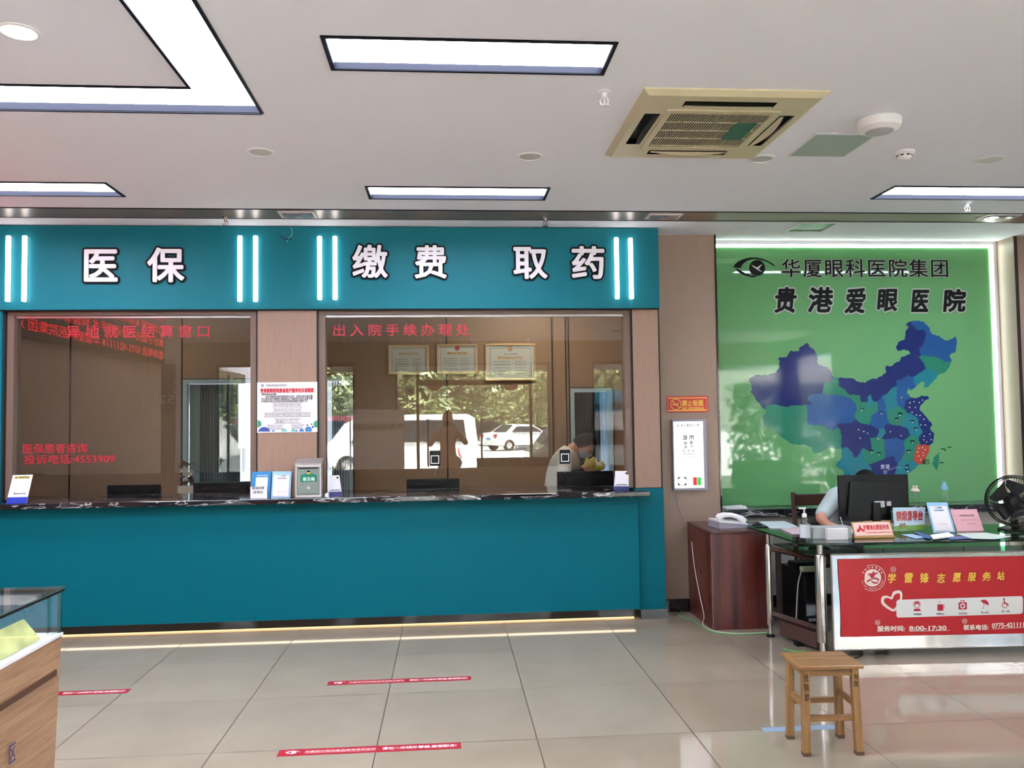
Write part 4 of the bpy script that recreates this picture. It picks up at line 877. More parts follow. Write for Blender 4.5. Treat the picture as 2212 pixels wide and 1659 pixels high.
b = MB(); b.tube([(2.36, 6.00, 0.165), (lp.x, 5.52, 0.165)], 0.022, 4); b.build('lower_rail', M['darkwood'], dk)
b = MB(); b.box(2.385, 2.41, 5.93, 5.98, 0.15, 0.64); b.build('upright', M['dark'], dk)
A = at(1788, 1198, y=5.44); B = at(1798, 1404, y=5.44); xr = 4.72
b = MB(); n = 24
for i in range(n):
    u0, u1 = i/n, (i+1)/n; X = lambda u: A.x+0.02+(xr-A.x)*u; Yy = lambda u: 5.44-0.055*u*(xr-A.x)
    b.quad((X(u0), Yy(u0), B.z), (X(u1), Yy(u1), B.z), (X(u1), Yy(u1), A.z), (X(u0), Yy(u0), A.z))
    b.quad((X(u0), Yy(u0)+0.012, B.z), (X(u1), Yy(u1)+0.012, B.z), (X(u1), Yy(u1)+0.012, A.z), (X(u0), Yy(u0)+0.012, A.z))
b.build('front_sheet', M['sheet'], dk)
b = MB(); a0 = Vector((A.x+0.02, 5.436, 0)); a1 = Vector((xr, 5.436-0.055*(xr-A.x), 0))
def bar(p, q, r=0.006): b.tube([p, q], r, 6)
for z_ in (A.z, B.z): bar(Vector((a0.x, a0.y, z_)), Vector((a1.x, a1.y, z_)))
bar(Vector((a0.x, a0.y, B.z)), Vector((a0.x, a0.y, A.z))); b.build('sheet_edge', M['chrome'], dk)
# banner, a flat poster on the front sheet: own uv
def ypl(x): return 5.44-0.055*(x-A.x-0.02)
def onp(px, py, d=0.0):
    """photo pixel -> point on the slightly turned front sheet, d metres in front of it"""
    v = FWD + RGT*((px-W_/2)/F_) - UPV*((py-H_/2)/F_)
    # y = 5.44 - .055 (x-A.x-.02) - d
    tt = (5.44+0.055*(A.x+0.02)-d-CAM.y)/(v.y+0.055*v.x); return CAM+v*tt
bn = thing('banner', 'glossy red volunteer service banner stuck to the steel front of the glass desk', 'banner', (3.3, 5.40, onp(1816, 1375).z))
TLb, BLb = onp(1811, 1208, 0.004), onp(1816, 1376, 0.004); xe = 4.0
b = MB(); nx, nz = 40, 10; V = {}
for i in range(nx+1):
    for j in range(nz+1):
        u, v = i/nx, j/nz; x = TLb.x+(xe-TLb.x)*u+0.004*math.exp(-u*20)*math.sin(v*5); z = BLb.z+(TLb.z-BLb.z)*v
        w = 0.005+0.006*math.exp(-((u-0.07-0.05*v)/0.015)**2)+0.004*math.exp(-((u-0.16+0.06*v)/0.012)**2)*(1-v)
        V[i, j] = b.bm.verts.new((x, ypl(x)-w, z))
for i in range(nx):
    for j in range(nz): b.bm.faces.new((V[i, j], V[i+1, j], V[i+1, j+1], V[i, j+1]))
b.build('sheet', M['banner'], bn, smooth=True)
BX = lambda x: 1780+x/5.12; BY = lambda y: 1180+y/5.12
def btext(mb, s_, x0, y0, x1, y1, off=0.02, slope=0.0, d=0.009, shear=0.0, spacing=1.0):
    me = fit_text(s_, 1.0, 1.0, off=off, thick=0, shear=shear, spacing=spacing); n0 = len(mb.bm.verts); mb.mesh(me); mb.bm.verts.ensure_lookup_table()
    for v in mb.bm.verts[n0:]:
        u = v.co.x+0.5; w = v.co.y+0.5; v.co = onp(BX(x0+(x1-x0)*u), BY(y1+(y0-y1)*w+slope*(x1-x0)*u), d+v.co.z)
    bpy.data.meshes.remove(me)
def bpoly(mb, pts, d=0.0075, hole=None):
    P3 = [onp(BX(x), BY(y), d) for x, y in pts]; vs = [mb.bm.verts.new(p) for p in P3]
    for tr in tessellate_polygon([[Vector((x, y, 0)) for x, y in pts]]):
        f = mb.bm.faces.new([vs[k] for k in tr]); f.material_index = mb.mi
def bring(mb, cx_, cy_, r0, r1, d=0.0075, n=36):
    o = [mb.bm.verts.new(onp(BX(cx_+r1*math.cos(2*PI*k/n)), BY(cy_+r1*math.sin(2*PI*k/n)), d)) for k in range(n)]; i_ = [mb.bm.verts.new(onp(BX(cx_+r0*math.cos(2*PI*k/n)), BY(cy_+r0*math.sin(2*PI*k/n)), d)) for k in range(n)]
    for k in range(n): f = mb.bm.faces.new((o[k], o[(k+1) % n], i_[(k+1) % n], i_[k])); f.material_index = mb.mi
circ = lambda cx_, cy_, r, n=28: [(cx_+r*math.cos(2*PI*k/n), cy_+r*math.sin(2*PI*k/n)) for k in range(n)]
bw = mat('banner_white', (238, 224, 212), 0.35); gold = mat('banner_gold', (238, 198, 78), 0.35); crim = mat('banner_crimson', (186, 22, 60), 0.35)
b = MB(); b.use(bw); bring(b, 535, 350, 141, 147); bpoly(b, circ(535, 350, 97)); b.build('emblem', None, bn)
b = MB(); b.use(crim); bpoly(b, [(478,318),(500,300),(530,298),(548,275),(562,290),(556,300),(600,282),(588,304),(560,318),(556,340),(534,356),(520,352),(508,322)], 0.009); bpoly(b, [(470,388),(490,368),(530,360),(560,345),(590,350),(618,372),(600,382),(578,366),(545,362),(520,374),(508,380),(490,392),(478,400)], 0.0092)
bpoly(b, [(518,378),(540,390),(566,398),(590,396),(586,384),(604,392),(588,414),(556,414),(528,398)], 0.009); b.build('emblem_bird', None, bn)
b = MB(); b.use(bw)
for i, c in enumerate('贵港市志愿服务'):
    a = math.radians(-150+20*i); x, y = 535+119*math.cos(a), 350+119*math.sin(a); btext(b, c, x-11, y-11, x+11, y+11, 0.02)
for i, c in enumerate('Gui Gang Volunteer Service'):
    if c == ' ': continue
    a = math.radians(165-6.0*i); x, y = 535+120*math.cos(a), 350+120*math.sin(a); btext(b, c, x-4, y-7, x+4, y+7, 0.02)
b.build('emblem_lettering', None, bn)
b = MB(); b.use(gold)
for c, x, y, w, h in zip('学雷锋志愿服务站', (750, 935, 1110, 1295, 1470, 1637, 1800, 1957), (352, 350, 350, 352, 345, 338, 332, 327), (96, 100, 108, 96, 98, 98, 104, 92), (120, 120, 126, 118, 112, 104, 110, 104)):
    btext(b, c, x-w/2+4, y-h/2+4, x+w/2-4, y+h/2-4, 0.03, shear=0.12)
b.build('gold_lettering', None, bn)
b = MB(); b.use(bw)
for cx_, cy_, r, s_ in ((766, 256, 30, '01'), (592, 843, 28, '02'), (1555, 829, 28, '03')):
    bring(b, cx_, cy_, r-5, r); btext(b, s_, cx_-14, cy_-12, cx_+14, cy_+12, 0.02)
btext(b, '服务时间:', 588, 880, 895, 945, 0.035, slope=-0.01); btext(b, '8:00-17:30', 940, 882, 1355, 935, 0.035, slope=-0.012)
btext(b, '联系电话:', 1542, 868, 1820, 930, 0.035, slope=-0.015); btext(b, '0775-4211118', 1856, 852, 2260, 906, 0.035, slope=-0.04)
bpoly(b, [(940, 938), (1390, 928), (1390, 933), (940, 943)]); bpoly(b, [(1860, 912), (2280, 892), (2280, 897), (1860, 917)])
b.build('white_lettering', None, bn)
def rrect(x0, y0, x1, y1, r, sl=0.0):
    P = []
    for (cx_, cy_, a0) in ((x1-r, y0+r, -90), (x1-r, y1-r, 0), (x0+r, y1-r, 90), (x0+r, y0+r, 180)):
        for k in range(6): a = math.radians(a0+18*k); P.append((cx_+r*math.cos(a), cy_+r*math.sin(a)))
    return [(x, y+sl*(x-x0)) for x, y in P]
b = MB(); b.use(bw)
def smooth(P, n=5):
    out = []; L = len(P)
    for i in range(L):
        p0, p1, p2, p3 = [V_(P[(i+k) % L]) for k in (-1, 0, 1, 2)]
        for k in range(n): u = k/n; q = 0.5*((2*p1)+(-p0+p2)*u+(2*p0-5*p1+4*p2-p3)*u*u+(-p0+3*p1-3*p2+p3)*u**3); out.append((q.x, q.y))
    return out
V_ = lambda p: Vector((p[0], p[1]))
O_ = [(740,560),(760,510),(800,490),(850,495),(866,540),(850,620),(800,700),(768,722),(700,690),(640,640),(630,590),(650,552),(700,548)]
I_ = [(752,588),(778,540),(815,520),(840,530),(842,570),(822,625),(790,675),(765,694),(712,664),(668,622),(664,590),(682,574),(712,572)]
O_, I_ = smooth(O_), smooth(I_)
o1 = [b.bm.verts.new(onp(BX(x), BY(y), 0.0075)) for x, y in O_]; i1 = [b.bm.verts.new(onp(BX(x), BY(y), 0.0075)) for x, y in I_]
for k in range(len(O_)): f = b.bm.faces.new((o1[k], o1[(k+1) % len(O_)], i1[(k+1) % len(O_)], i1[k])); f.material_index = b.mi
b.build('heart_outline', None, bn)
b = MB(); b.use(mat('banner_pale', (226, 228, 226), 0.35)); bpoly(b, rrect(800, 592, 2200, 790, 30, -0.03), 0.0085); b.build('icon_plate', None, bn)
D9 = 0.0095
b = MB(); b.use(crim); bring(b, 1028, 645, 34, 40, D9); bpoly(b, circ(1028, 640, 27), D9); bpoly(b, [(988, 718), (1000, 692), (1058, 690), (1074, 716)], D9); b.build('person_icon', None, bn)
b = MB(); b.use(crim); bpoly(b, rrect(1254, 642, 1320, 714, 8), D9); bring(b, 1322, 664, 10, 15, D9); bpoly(b, [(1272, 605), (1276, 605), (1270, 630), (1266, 630)], D9); bpoly(b, [(1288, 603), (1292, 603), (1286, 628), (1282, 628)], D9); b.build('cup_icon', None, bn)
b = MB(); b.use(crim); bpoly(b, rrect(1488, 620, 1580, 700, 12), D9); bpoly(b, [(1508, 598), (1556, 596), (1556, 618), (1548, 618), (1548, 604), (1516, 606), (1516, 620), (1508, 620)], D9); b.build('first_aid_icon', None, bn)
b = MB(); b.use(crim); bpoly(b, [(1730, 606), (1750, 592), (1785, 590), (1815, 612), (1824, 658), (1810, 648), (1796, 646), (1778, 632), (1762, 634), (1752, 618)], D9); bpoly(b, [(1772, 634), (1776, 635), (1760, 690), (1745, 688), (1746, 682), (1757, 684)], D9); b.build('umbrella_icon', None, bn)
b = MB(); b.use(crim); bring(b, 1998, 652, 25, 32, D9); bpoly(b, circ(1991, 585, 11, 12), D9); bpoly(b, [(1984, 598), (1998, 596), (2002, 626), (2026, 628), (2046, 656), (2036, 662), (2020, 640), (1992, 640)], D9); b.build('wheelchair_icon', None, bn)
b = MB(); b.use(mat('banner_pale', (226, 228, 226), 0.35)); bpoly(b, circ(1028, 652, 18), 0.0103); bpoly(b, circ(1534, 660, 30), 0.0103); b.use(M['ink'])
b.use(crim); bpoly(b, [(1528, 638), (1540, 638), (1540, 654), (1556, 654), (1556, 666), (1540, 666), (1540, 682), (1528, 682), (1528, 666), (1512, 666), (1512, 654), (1528, 654)], 0.011); btext(b, 'i', 1026, 696, 1034, 716, 0.02, d=0.0105); b.build('icon_details', None, bn)
b = MB(); b.use(mat('grey_brown_print', (96, 72, 76), 0.5))
for s_, x, y in (('咨询服务', 1036, 752), ('免费饮水', 1288, 748), ('应急药品', 1536, 743), ('爱心雨伞', 1782, 732), ('轮 椅', 2008, 720)): btext(b, s_, x-46, y-12, x+46, y+12, 0.02, d=D9)
b.build('icon_captions', None, bn)

# monitor
def monitor(loc, w, h, rz, label, tilt=0.0, stickers=(), zlift=0.11, group=None):
    t = thing('computer_monitor', label, 'monitor', loc, rz=rz, group=group)
    R = Matrix.Translation((0, 0, zlift+h/2)) @ Matrix.Rotation(tilt, 4, 'X')
    b = MB(); b.box(-w/2, w/2, -0.012, 0.012, -h/2, h/2, 0.006, rot=R); b.prism([(-w/2*0.8, -h/2*0.75), (w/2*0.8, -h/2*0.75), (w/2*0.7, h/2*0.7), (-w/2*0.7, h/2*0.7)], -0.012, -0.034, 'Y'); b.bm.verts.ensure_lookup_table()
    for v in b.bm.verts[-8:]: v.co = R @ v.co
    b.build('shell', M['black'], t, local=True)
    b = MB(); b.box(-w/2+0.012, w/2-0.012, 0.0122, 0.0135, -h/2+0.014, h/2-0.012, rot=R); b.build('screen', M['blackgloss'], t, local=True)
    b = MB(); b.box(-0.03, 0.03, -0.05, -0.03, 0.008, zlift+h*0.4, 0.004).box(-0.10, 0.10, -0.055, 0.07, 0, 0.012, 0.005); b.build('stand', M['black'], t, local=True)
    for (x0, x1, z0, z1) in stickers:
        b = MB(); b.box(x0, x1, -0.0365, -0.0342, z0, z1, rot=R); b.build('label_sticker', mat('sticker_grey', (190, 190, 192), 0.5), t, local=True)
    return t
my = 5.98; m0, m1 = at(1809, 1027, y=my), at(1960, 1026, y=my); mb_ = at(1885, 1124, y=my); w = m1.x-m0.x; h = m0.z-mb_.z
monitor(((m0.x+m1.x)/2, my, ZD), w, h, 0.0, 'large black monitor on the glass desk, seen from behind', stickers=((-0.01, 0.067, -0.07, -0.023), (0.083, 0.117, -0.06, -0.027)), zlift=max(0.03, mb_.z-ZD))
# soap / sanitiser pump bottle
def onz(px, py, z=ZD): return at(px, py, z=z)
q = onz(1743, 1168)
t = thing('pump_bottle', 'clear hand sanitiser bottle with a white pump on the glass desk', 'bottle', (q.x, q.y+0.03, ZD)); k = q.y+0.03; s_ = (at(1743, 1096, y=k).z-ZD)/0.245
pr = [(0.034, 0), (0.038, 0.006), (0.038, 0.135), (0.03, 0.155), (0.014, 0.168), (0.013, 0.174)]
b = MB(); b.lathe((q.x, k, ZD+0.0005), [(r*s_, h_*s_) for r, h_ in pr], 28); b.build('bottle', M['clear'], t, smooth=True)
b = MB(); b.lathe((q.x, k, ZD+0.002), [(0.036*s_, 0.002), (0.036*s_, 0.10*s_), (0.0001, 0.101*s_)], 24); b.build('gel', glass('gel', (225, 235, 240), 1.35), t, smooth=True)
b = MB(); b.lathe((q.x, k, ZD), [(0.0385*s_, 0.02*s_), (0.0385*s_, 0.12*s_)], 28); b.bm.faces.ensure_lookup_table(); bmesh.ops.delete(b.bm, geom=[f for f in b.bm.faces if len(f.verts) > 4 or f.calc_center_median().y > k], context='FACES'); b.build('label', mat('pale_label', (206, 212, 220), 0.5), t)
b = MB(); b.lathe((q.x, k, ZD), [(0.018*s_, 0.172*s_), (0.018*s_, 0.195*s_), (0.012*s_, 0.2*s_), (0.006*s_, 0.202*s_), (0.006*s_, 0.235*s_)], 20); b.box(q.x-0.04*s_, q.x+0.012*s_, k-0.008, k+0.008, ZD+0.233*s_, ZD+0.245*s_, 0.002); b.build('pump', M['wplas'], t)
FROST = mat('frosted_plastic', (208, 214, 216), 0.3); FROST.node_tree.nodes['Principled BSDF'].inputs['Alpha'].default_value = 0.45
# plastic box and white carton
q = onz(1800, 1166)
t = thing('plastic_box', 'frosted clear plastic box on the glass desk behind a white carton', 'box', (q.x, q.y+0.09, ZD)); a = at(1758, 1166, y=q.y+0.02); c = at(1822, 1134, y=q.y+0.15)
b = MB(); x0, x1, y0, y1, zt = a.x, c.x, q.y+0.03, q.y+0.15, ZD+0.075
for bx in ((x0, x1, y0, y0+0.002), (x0, x1, y1-0.002, y1), (x0, x0+0.002, y0, y1), (x1-0.002, x1, y0, y1)): b.box(*bx, ZD, zt)
b.box(x0, x1, y0, y1, ZD, ZD+0.003); b.build('tub', FROST, t)
b = MB(); b.box(x0-0.003, x1+0.003, y0-0.003, y1+0.003, zt, zt+0.006, 0.002); b.build('lid', FROST, t)
a = at(1786, 1165, y=q.y); c = at(1829, 1139, y=q.y)
o = MB().box(a.x, c.x, q.y-0.02, q.y+0.025, ZD+0.0005, ZD+(c.z-a.z), 0.002).build('white_carton', M['wplas']); tag(o, 'small white carton standing before the clear plastic box on the desk', 'carton'); own_origin(o, ((a.x+c.x)/2, q.y, ZD))
# volunteer post sign (gold wedge)
yb = onz(1885, 1163).y
t, uv = card('desk_sign', ((1838, 1127), (1923, 1124), (1932, 1157), (1846, 1159)), yb, 'gold framed volunteer post sign with pink face on the glass desk', 'desk sign', lean=0.06, th=0.006, face=mat('gold_frame', (176, 136, 84), 0.35, metal=0.3), ZT_=ZD+0.012)
patch(t, uv, 0.03, 0.08, 0.97, 0.94, mat('pink_face', (232, 196, 184), 0.4), 'pink_face'); bb = ctext(t, uv, '学雷锋志愿服务岗', 0.27, 0.42, 0.92, 0.78, M['red'], b=MB(), off=0.03); ctext(t, uv, 'XUELEIFENGZHIYUANFUWUGANG', 0.3, 0.2, 0.94, 0.32, M['red'], b=bb, off=0.01)
bb.use(M['red'])
for pts in ([(0.12, 0.3), (0.2, 0.85), (0.26, 0.3), (0.2, 0.45)], [(0.08, 0.35), (0.13, 0.6), (0.16, 0.3)], [(0.22, 0.6), (0.3, 0.4), (0.25, 0.28)]): bb.bm.faces.new([bb.bm.verts.new(uv(u, v, 0.0013)) for u, v in pts])
bb.build('lettering', None, t)
b = MB(); p0, p1 = uv(0, 0), uv(1, 0); b.box(p0.x, p1.x, yb-0.004, yb+0.08, ZD+0.0005, ZD+0.012, 0.002); b.build('base', mat('gold_frame', (176, 136, 84), 0.35, metal=0.3), t)
# acrylic no smoking desk sign
yb = onz(1965, 1148).y
t, uv = card('desk_sign', ((1929, 1097), (1999, 1096), (1997, 1145), (1932, 1148)), yb, 'blue and green desk sign with big red characters 禁烟督导台', 'desk sign', lean=0.02, face=mat('sign_pale', (206, 222, 236), 0.35), ZT_=ZD+0.004)
b = MB(); b.bm.faces.new([b.bm.verts.new(uv(u, v, 0.0006)) for u, v in ((0, 0), (1, 0), (1, 0.24), (0.6, 0.22), (0.25, 0.27), (0, 0.2))]); b.build('grass_print', mat('grass_print', (126, 170, 58), 0.4), t)
ctext(t, uv, '禁烟督导台', 0.08, 0.42, 0.93, 0.86, M['red'], off=0.045)
b = MB(); H_p = [(0.17, 0.2), (0.27, 0.1), (0.37, 0.22), (0.34, 0.34), (0.27, 0.29), (0.2, 0.34)]; b.tube([uv(u, v, 0.002) for u, v in H_p], 0.002, 5, closed=True); b.tube([uv(0.2, 0.16, 0.002), uv(0.36, 0.33, 0.002)], 0.002, 5); b.build('heart_print', M['red'], t)
b = MB(); b.quad(uv(-0.07, -0.02, 0.003), uv(1.04, -0.02, 0.003), uv(1.04, 1.03, 0.003), uv(-0.07, 1.03, 0.003)); b.build('acrylic_holder', M['clear'], t)
# pale blue QR-less stand and pink card
yb = onz(2035, 1152).y+0.02
t, uv = card('pale_blue_card_stand', ((2001, 1086), (2046, 1086), (2064, 1150), (2017, 1152)), yb, 'white card stand with pale blue wavy border, tilted on the glass desk', lean=0.05, face=mat('sky_blue_print', (150, 196, 226), 0.4), ZT_=ZD+0.001)
patch(t, uv, 0.08, 0.03, 0.92, 0.88, M['paper'], 'white_field'); bb = ctext(t, uv, '门诊缴费', 0.36, 0.8, 0.68, 0.85, M['navyprint'], b=MB()); ctext(t, uv, '自助查询服务', 0.26, 0.71, 0.74, 0.76, M['blueprint'], b=bb); ctext(t, uv, '扫一扫 轻松缴费', 0.3, 0.27, 0.72, 0.3, M['red'], b=bb, off=0.0); ctext(t, uv, '贵港爱眼医院微信公众号', 0.1, 0.04, 0.7, 0.07, M['ink'], b=bb, off=0.0); bb.build('lettering', None, t)
t, uv = card('pink_card', ((2052, 1104), (2110, 1103), (2126, 1150), (2068, 1152)), yb+0.03, 'plain pink card with faint print leaning at the right of the desk signs', 'card', lean=0.06, face=mat('pink_paper', (222, 168, 176), 0.6), ZT_=ZD+0.001)
bb = ctext(t, uv, '贵港爱眼医院志愿者', 0.28, 0.68, 0.82, 0.76, mat('grey_print', (130, 96, 104), 0.5), b=MB()); ctext(t, uv, '服务时间 8:00-17:30', 0.28, 0.48, 0.84, 0.54, mat('grey_print', (130, 96, 104), 0.5), b=bb, off=0); ctext(t, uv, '咨询服务台', 0.45, 0.3, 0.8, 0.36, mat('grey_print', (130, 96, 104), 0.5), b=bb, off=0); bb.build('lettering', None, t)
# leaflets and papers
def leaf(pts, m, label, z=ZD+0.002, name='leaflet', thick=0.002, group=None):
    P = [at(x, y, z=z) for x, y in pts]; b = MB(); b.prism([(p.x, p.y) for p in P], z, z+thick, 'Z'); o = b.build(name, m); c = sum(P, Vector())/len(P); tag(o, label, 'paper', group); return own_origin(o, (c.x, c.y, z))
leaf([(1946, 1155), (1970, 1154), (2002, 1161), (1978, 1164)], mat('leaflet_blue', (150, 180, 210), 0.5), 'pale blue leaflet lying before the red character desk sign')
leaf([(1974, 1150), (1982, 1149), (2012, 1158), (2010, 1164), (2000, 1163)], mat('leaflet_navy', (70, 90, 150), 0.5), 'dark blue folded leaflet at the foot of the blue bordered stand', z=ZD+0.005)
leaf([(2010, 1158), (2048, 1152), (2062, 1160), (2016, 1166)], M['paper'], 'white and blue leaflet pile in front of the bordered card stand', z=ZD+0.006, thick=0.008)
leaf([(2050, 1162), (2076, 1158), (2110, 1156), (2112, 1163), (2052, 1166)], mat('leaflet_navy', (70, 90, 150), 0.5), 'blue leaflet under the pink card at the desk front', z=ZD+0.003)
leaf([(2066, 1153), (2130, 1151), (2185, 1160), (2150, 1165), (2100, 1164)], mat('leaflet_grey', (186, 196, 190), 0.5), 'pale leaflets fanned out at the right end of the desk signs', z=ZD+0.005)
leaf([(1640, 1128), (1694, 1127), (1722, 1138), (1700, 1143), (1664, 1142)], mat('paper_blueish', (196, 208, 214), 0.5), 'stack of blue-white papers on the left wing of the glass desk', thick=0.006)
leaf([(1688, 1145), (1726, 1140), (1732, 1155), (1712, 1156)], mat('paper_pink', (206, 182, 190), 0.5), 'pinkish papers left of the sanitiser bottle', thick=0.008)
# dark pouch beside the monitor
q = onz(1775, 1134); t_ = MB(); t_.lathe((q.x, q.y+0.06, ZD), [(0.06, 0.0), (0.075, 0.012), (0.07, 0.03), (0.04, 0.042), (0.0001, 0.046)], 20)
for v in t_.bm.verts: v.co.x = q.x+(v.co.x-q.x)*1.15
o = t_.build('dark_pouch', M['rubber'], smooth=True); tag(o, 'black cloth pouch on the desk left of the monitor', 'pouch'); own_origin(o, (q.x, q.y+0.06, ZD))
# bottles on the ledge
def bottle(px, py0, py1, lidc, label, ears):
    yb = 6.96; c = at(px, py0, y=yb); zb = 0.833; top = at(px, py1, y=yb).z; H = top-zb; r = 0.031
    t = thing('drinking_bottle', label, 'bottle', (c.x, yb, zb))
    b = MB(); b.lathe((c.x, yb, zb), [(0.0001, 0.001), (r, 0.001), (r, H*0.58), (r*0.8, H*0.64)], 24); b.build('bottle', M['clear'], t, smooth=True)
    b = MB()
    if ears: b.lathe((c.x, yb, zb), [(r*0.7, H*0.62), (r*1.15, H*0.66), (r*1.2, H*0.74), (r*0.8, H*0.82), (0.0001, H*0.84)], 24)
    else: b.lathe((c.x, yb, zb), [(r*1.0, H*0.62), (r*1.05, H*0.72), (r*0.8, H*0.82), (r*0.55, H*0.88), (r*0.6, H*0.98), (0.0001, H)], 24)
    b.build('lid', lidc, t, smooth=True)
    if ears:
        for sx in (-1, 1):
            e = MB(); e.lathe((c.x+sx*0.014, yb, zb+H*0.82), [(0.008, 0), (0.011, H*0.08), (0.009, H*0.15), (0.0001, H*0.18)], 14); e.build('ear', lidc, t, smooth=True)
    return t
bottle(1978, 1097, 1048, mat('cream_lid', (222, 206, 190), 0.5), 'clear bottle with a cream eared lid on the marble ledge', True)
bottle(2041, 1092, 1040, mat('aqua_lid', (128, 184, 196), 0.5), 'clear bottle with a pale blue lid on the marble ledge', False)
# desk fan at the right edge
fy = 5.72; c = at(2190, 1082, y=fy); R_ = at(2190, 1027, y=fy).z-c.z
t = thing('desk_fan', 'black round desk fan at the right end of the glass desk', 'fan', (c.x+0.02, fy, ZD), rz=0.0)
FM = Matrix.Translation(c) @ Matrix.Rotation(math.radians(-28), 4, 'Z')
b = MB()
for yy in (-0.05, 0.05):
    for rr_ in (1.0,) if yy else (): pass
rings_ = [(R_, 0.0), (R_*0.93, -0.045), (R_*0.93, 0.045)]
for r_, d_ in rings_: b.tube([FM @ Vector((r_*math.cos(2*PI*k/40), d_, r_*math.sin(2*PI*k/40))) for k in range(40)], 0.004, 6, closed=True)
for k in range(60):
    a = 2*PI*k/60
    for sg in (-1, 1): b.tube([FM @ Vector((rr_*math.cos(a+0.12*(1-rr_/R_)), sg*dd, rr_*math.sin(a+0.12*(1-rr_/R_)))) for rr_, dd in ((R_, 0.0), (R_*0.93, 0.045), (R_*0.5, 0.062), (0.03, 0.066))], 0.0011, 4)
b.build('guard', M['black'], t)
b = MB(); b.lathe((0, 0, 0), [(0.0001, -0.07), (0.032, -0.068), (0.034, -0.055), (0.034, -0.03)], 20, 'Y'); b.lathe((0, 0.06, 0), [(0.034, 0), (0.055, 0.01), (0.055, 0.07), (0.03, 0.10), (0.0001, 0.10)], 20, 'Y'); b.xf(FM); b.build('motor', M['black'], t, smooth=True)
for k in range(5):
    b = MB(); N_ = 8; V = []
    for i in range(N_+1):
        u = i/N_; r_ = 0.03+(R_*0.86-0.03)*u; w0 = -0.25-0.35*u; w1 = 0.25+0.45*math.sin(u*PI*0.8)
        V.append((Vector((r_*math.cos(w0), -0.014, r_*math.sin(w0))), Vector((r_*math.cos(w1), 0.014, r_*math.sin(w1)))))
    for (a0, a1), (b0, b1) in zip(V, V[1:]): b.quad(a0, a1, b1, b0)
    b.xf(FM @ Matrix.Rotation(2*PI*k/5, 4, 'Y')); b.build('blade', mat('smoked_blade', (40, 42, 42), 0.12), t)
b = MB(); p = FM @ Vector((0, 0.08, -0.02)); b.tube([(p.x, p.y, p.z), (p.x+0.01, p.y, ZD+0.10), (p.x+0.01, p.y, ZD+0.02)], [0.022, 0.022, 0.03], 14); b.lathe((p.x+0.01, p.y, ZD+0.0005), [(0.11, 0), (0.11, 0.014), (0.06, 0.03), (0.03, 0.035)], 30); b.build('stand', M['black'], t, smooth=True)
# under the desk
def ufl(px, py, z=0.0): return at(px, py, z=z)
c = ufl(1733, 1372)
pcx, pcy = 2.735, 6.12
t = thing('computer_tower', 'black computer tower on the floor under the glass desk', 'computer', (pcx, pcy, 0))
b = MB(); b.box(pcx-0.09, pcx+0.09, pcy-0.02, pcy+0.40, 0.01, 0.44, 0.006); b.build('case', M['black'], t)
b = MB(); b.box(pcx-0.08, pcx+0.08, pcy-0.026, pcy-0.019, 0.03, 0.42, 0.003); b.build('front', M['blackgloss'], t)
b = MB(); b.box(pcx-0.06, pcx+0.06, pcy-0.029, pcy-0.025, 0.08, 0.10); b.build('label_strip', M['gplas'], t)
for sx in (-0.07, 0.07):
    b = MB(); b.box(pcx+sx-0.01, pcx+sx+0.01, pcy+0.0, pcy+0.38, 0, 0.011); b.build('foot', M['rubber'], t)
o = MB().box(pcx-0.085, pcx+0.085, pcy-0.01, pcy+0.06, 0.4405, 0.475, 0.006).build('power_strip', mat('ivory_plastic', (214, 206, 176), 0.5)); tag(o, 'ivory power strip lying on top of the black computer tower', 'power strip'); own_origin(o, (pcx, pcy+0.02, 0.4405))
t = thing('router', 'black wireless router with three pale aerials above the power strip under the desk', 'router', (pcx-0.02, pcy+0.12, 0.441))
b = MB(); b.box(pcx-0.12, pcx+0.10, pcy+0.07, pcy+0.20, 0.441, 0.50, 0.012); b.build('case', M['black'], t)
for (dx, lx, dy) in ((-0.11, -0.10, 0.0), (-0.03, -0.03, 0.02), (0.05, 0.01, 0.02)):
    b = MB(); b.tube([(pcx+dx, pcy+0.19, 0.48), (pcx+dx+lx, pcy+0.19, 0.68)], [0.005, 0.0035], 8); b.build('aerial', mat('pale_grey_plastic', (190, 190, 188), 0.5), t)
b = MB(); q = [ufl(1685, 1362), ufl(1717, 1372)]
t = thing('foot_board', 'brown board leaning low under the glass desk front leg', 'board', (2.42, 5.70, 0))
b = MB(); b.prism([(2.385, 5.93), (2.41, 5.93), (2.52, 5.56), (2.49, 5.56)], 0.03, 0.135, 'Z'); b.build('board', mat('brown_board', (78, 52, 46), 0.5), t)
b = MB(); b.box(2.42, 2.47, 5.72, 5.78, 0, 0.035); b.build('support', M['black'], t)
# cables on the floor
def cable(name, pts, r, m, label):
    P = [Vector(p) for p in pts]; out = []
    for i in range(len(P)-1):
        p0, p1, p2, p3 = P[max(i-1, 0)], P[i], P[i+1], P[min(i+2, len(P)-1)]
        for k in range(5):
            t_ = k/5; out.append(0.5*((2*p1)+(-p0+p2)*t_+(2*p0-5*p1+4*p2-p3)*t_*t_+(-p0+3*p1-3*p2+p3)*t_**3))
    out.append(P[-1]); b = MB(); b.tube(out, r, 6); o = b.build(name, m, smooth=True); tag(o, label, 'cable'); return own_origin(o, P[0])
cable('floor_cable', [ufl(1487, 1317, 0.005), ufl(1475, 1319, 0.005), ufl(1464, 1328, 0.005), ufl(1480, 1335, 0.005), ufl(1500, 1342, 0.005), ufl(1522, 1358, 0.005), ufl(1548, 1366, 0.005), ufl(1590, 1370, 0.005), ufl(1630, 1369, 0.005), ufl(1658, 1367, 0.005)], 0.0035, mat('green_cable', (90, 170, 90), 0.5), 'thin green cable on the floor in front of the cabinet')
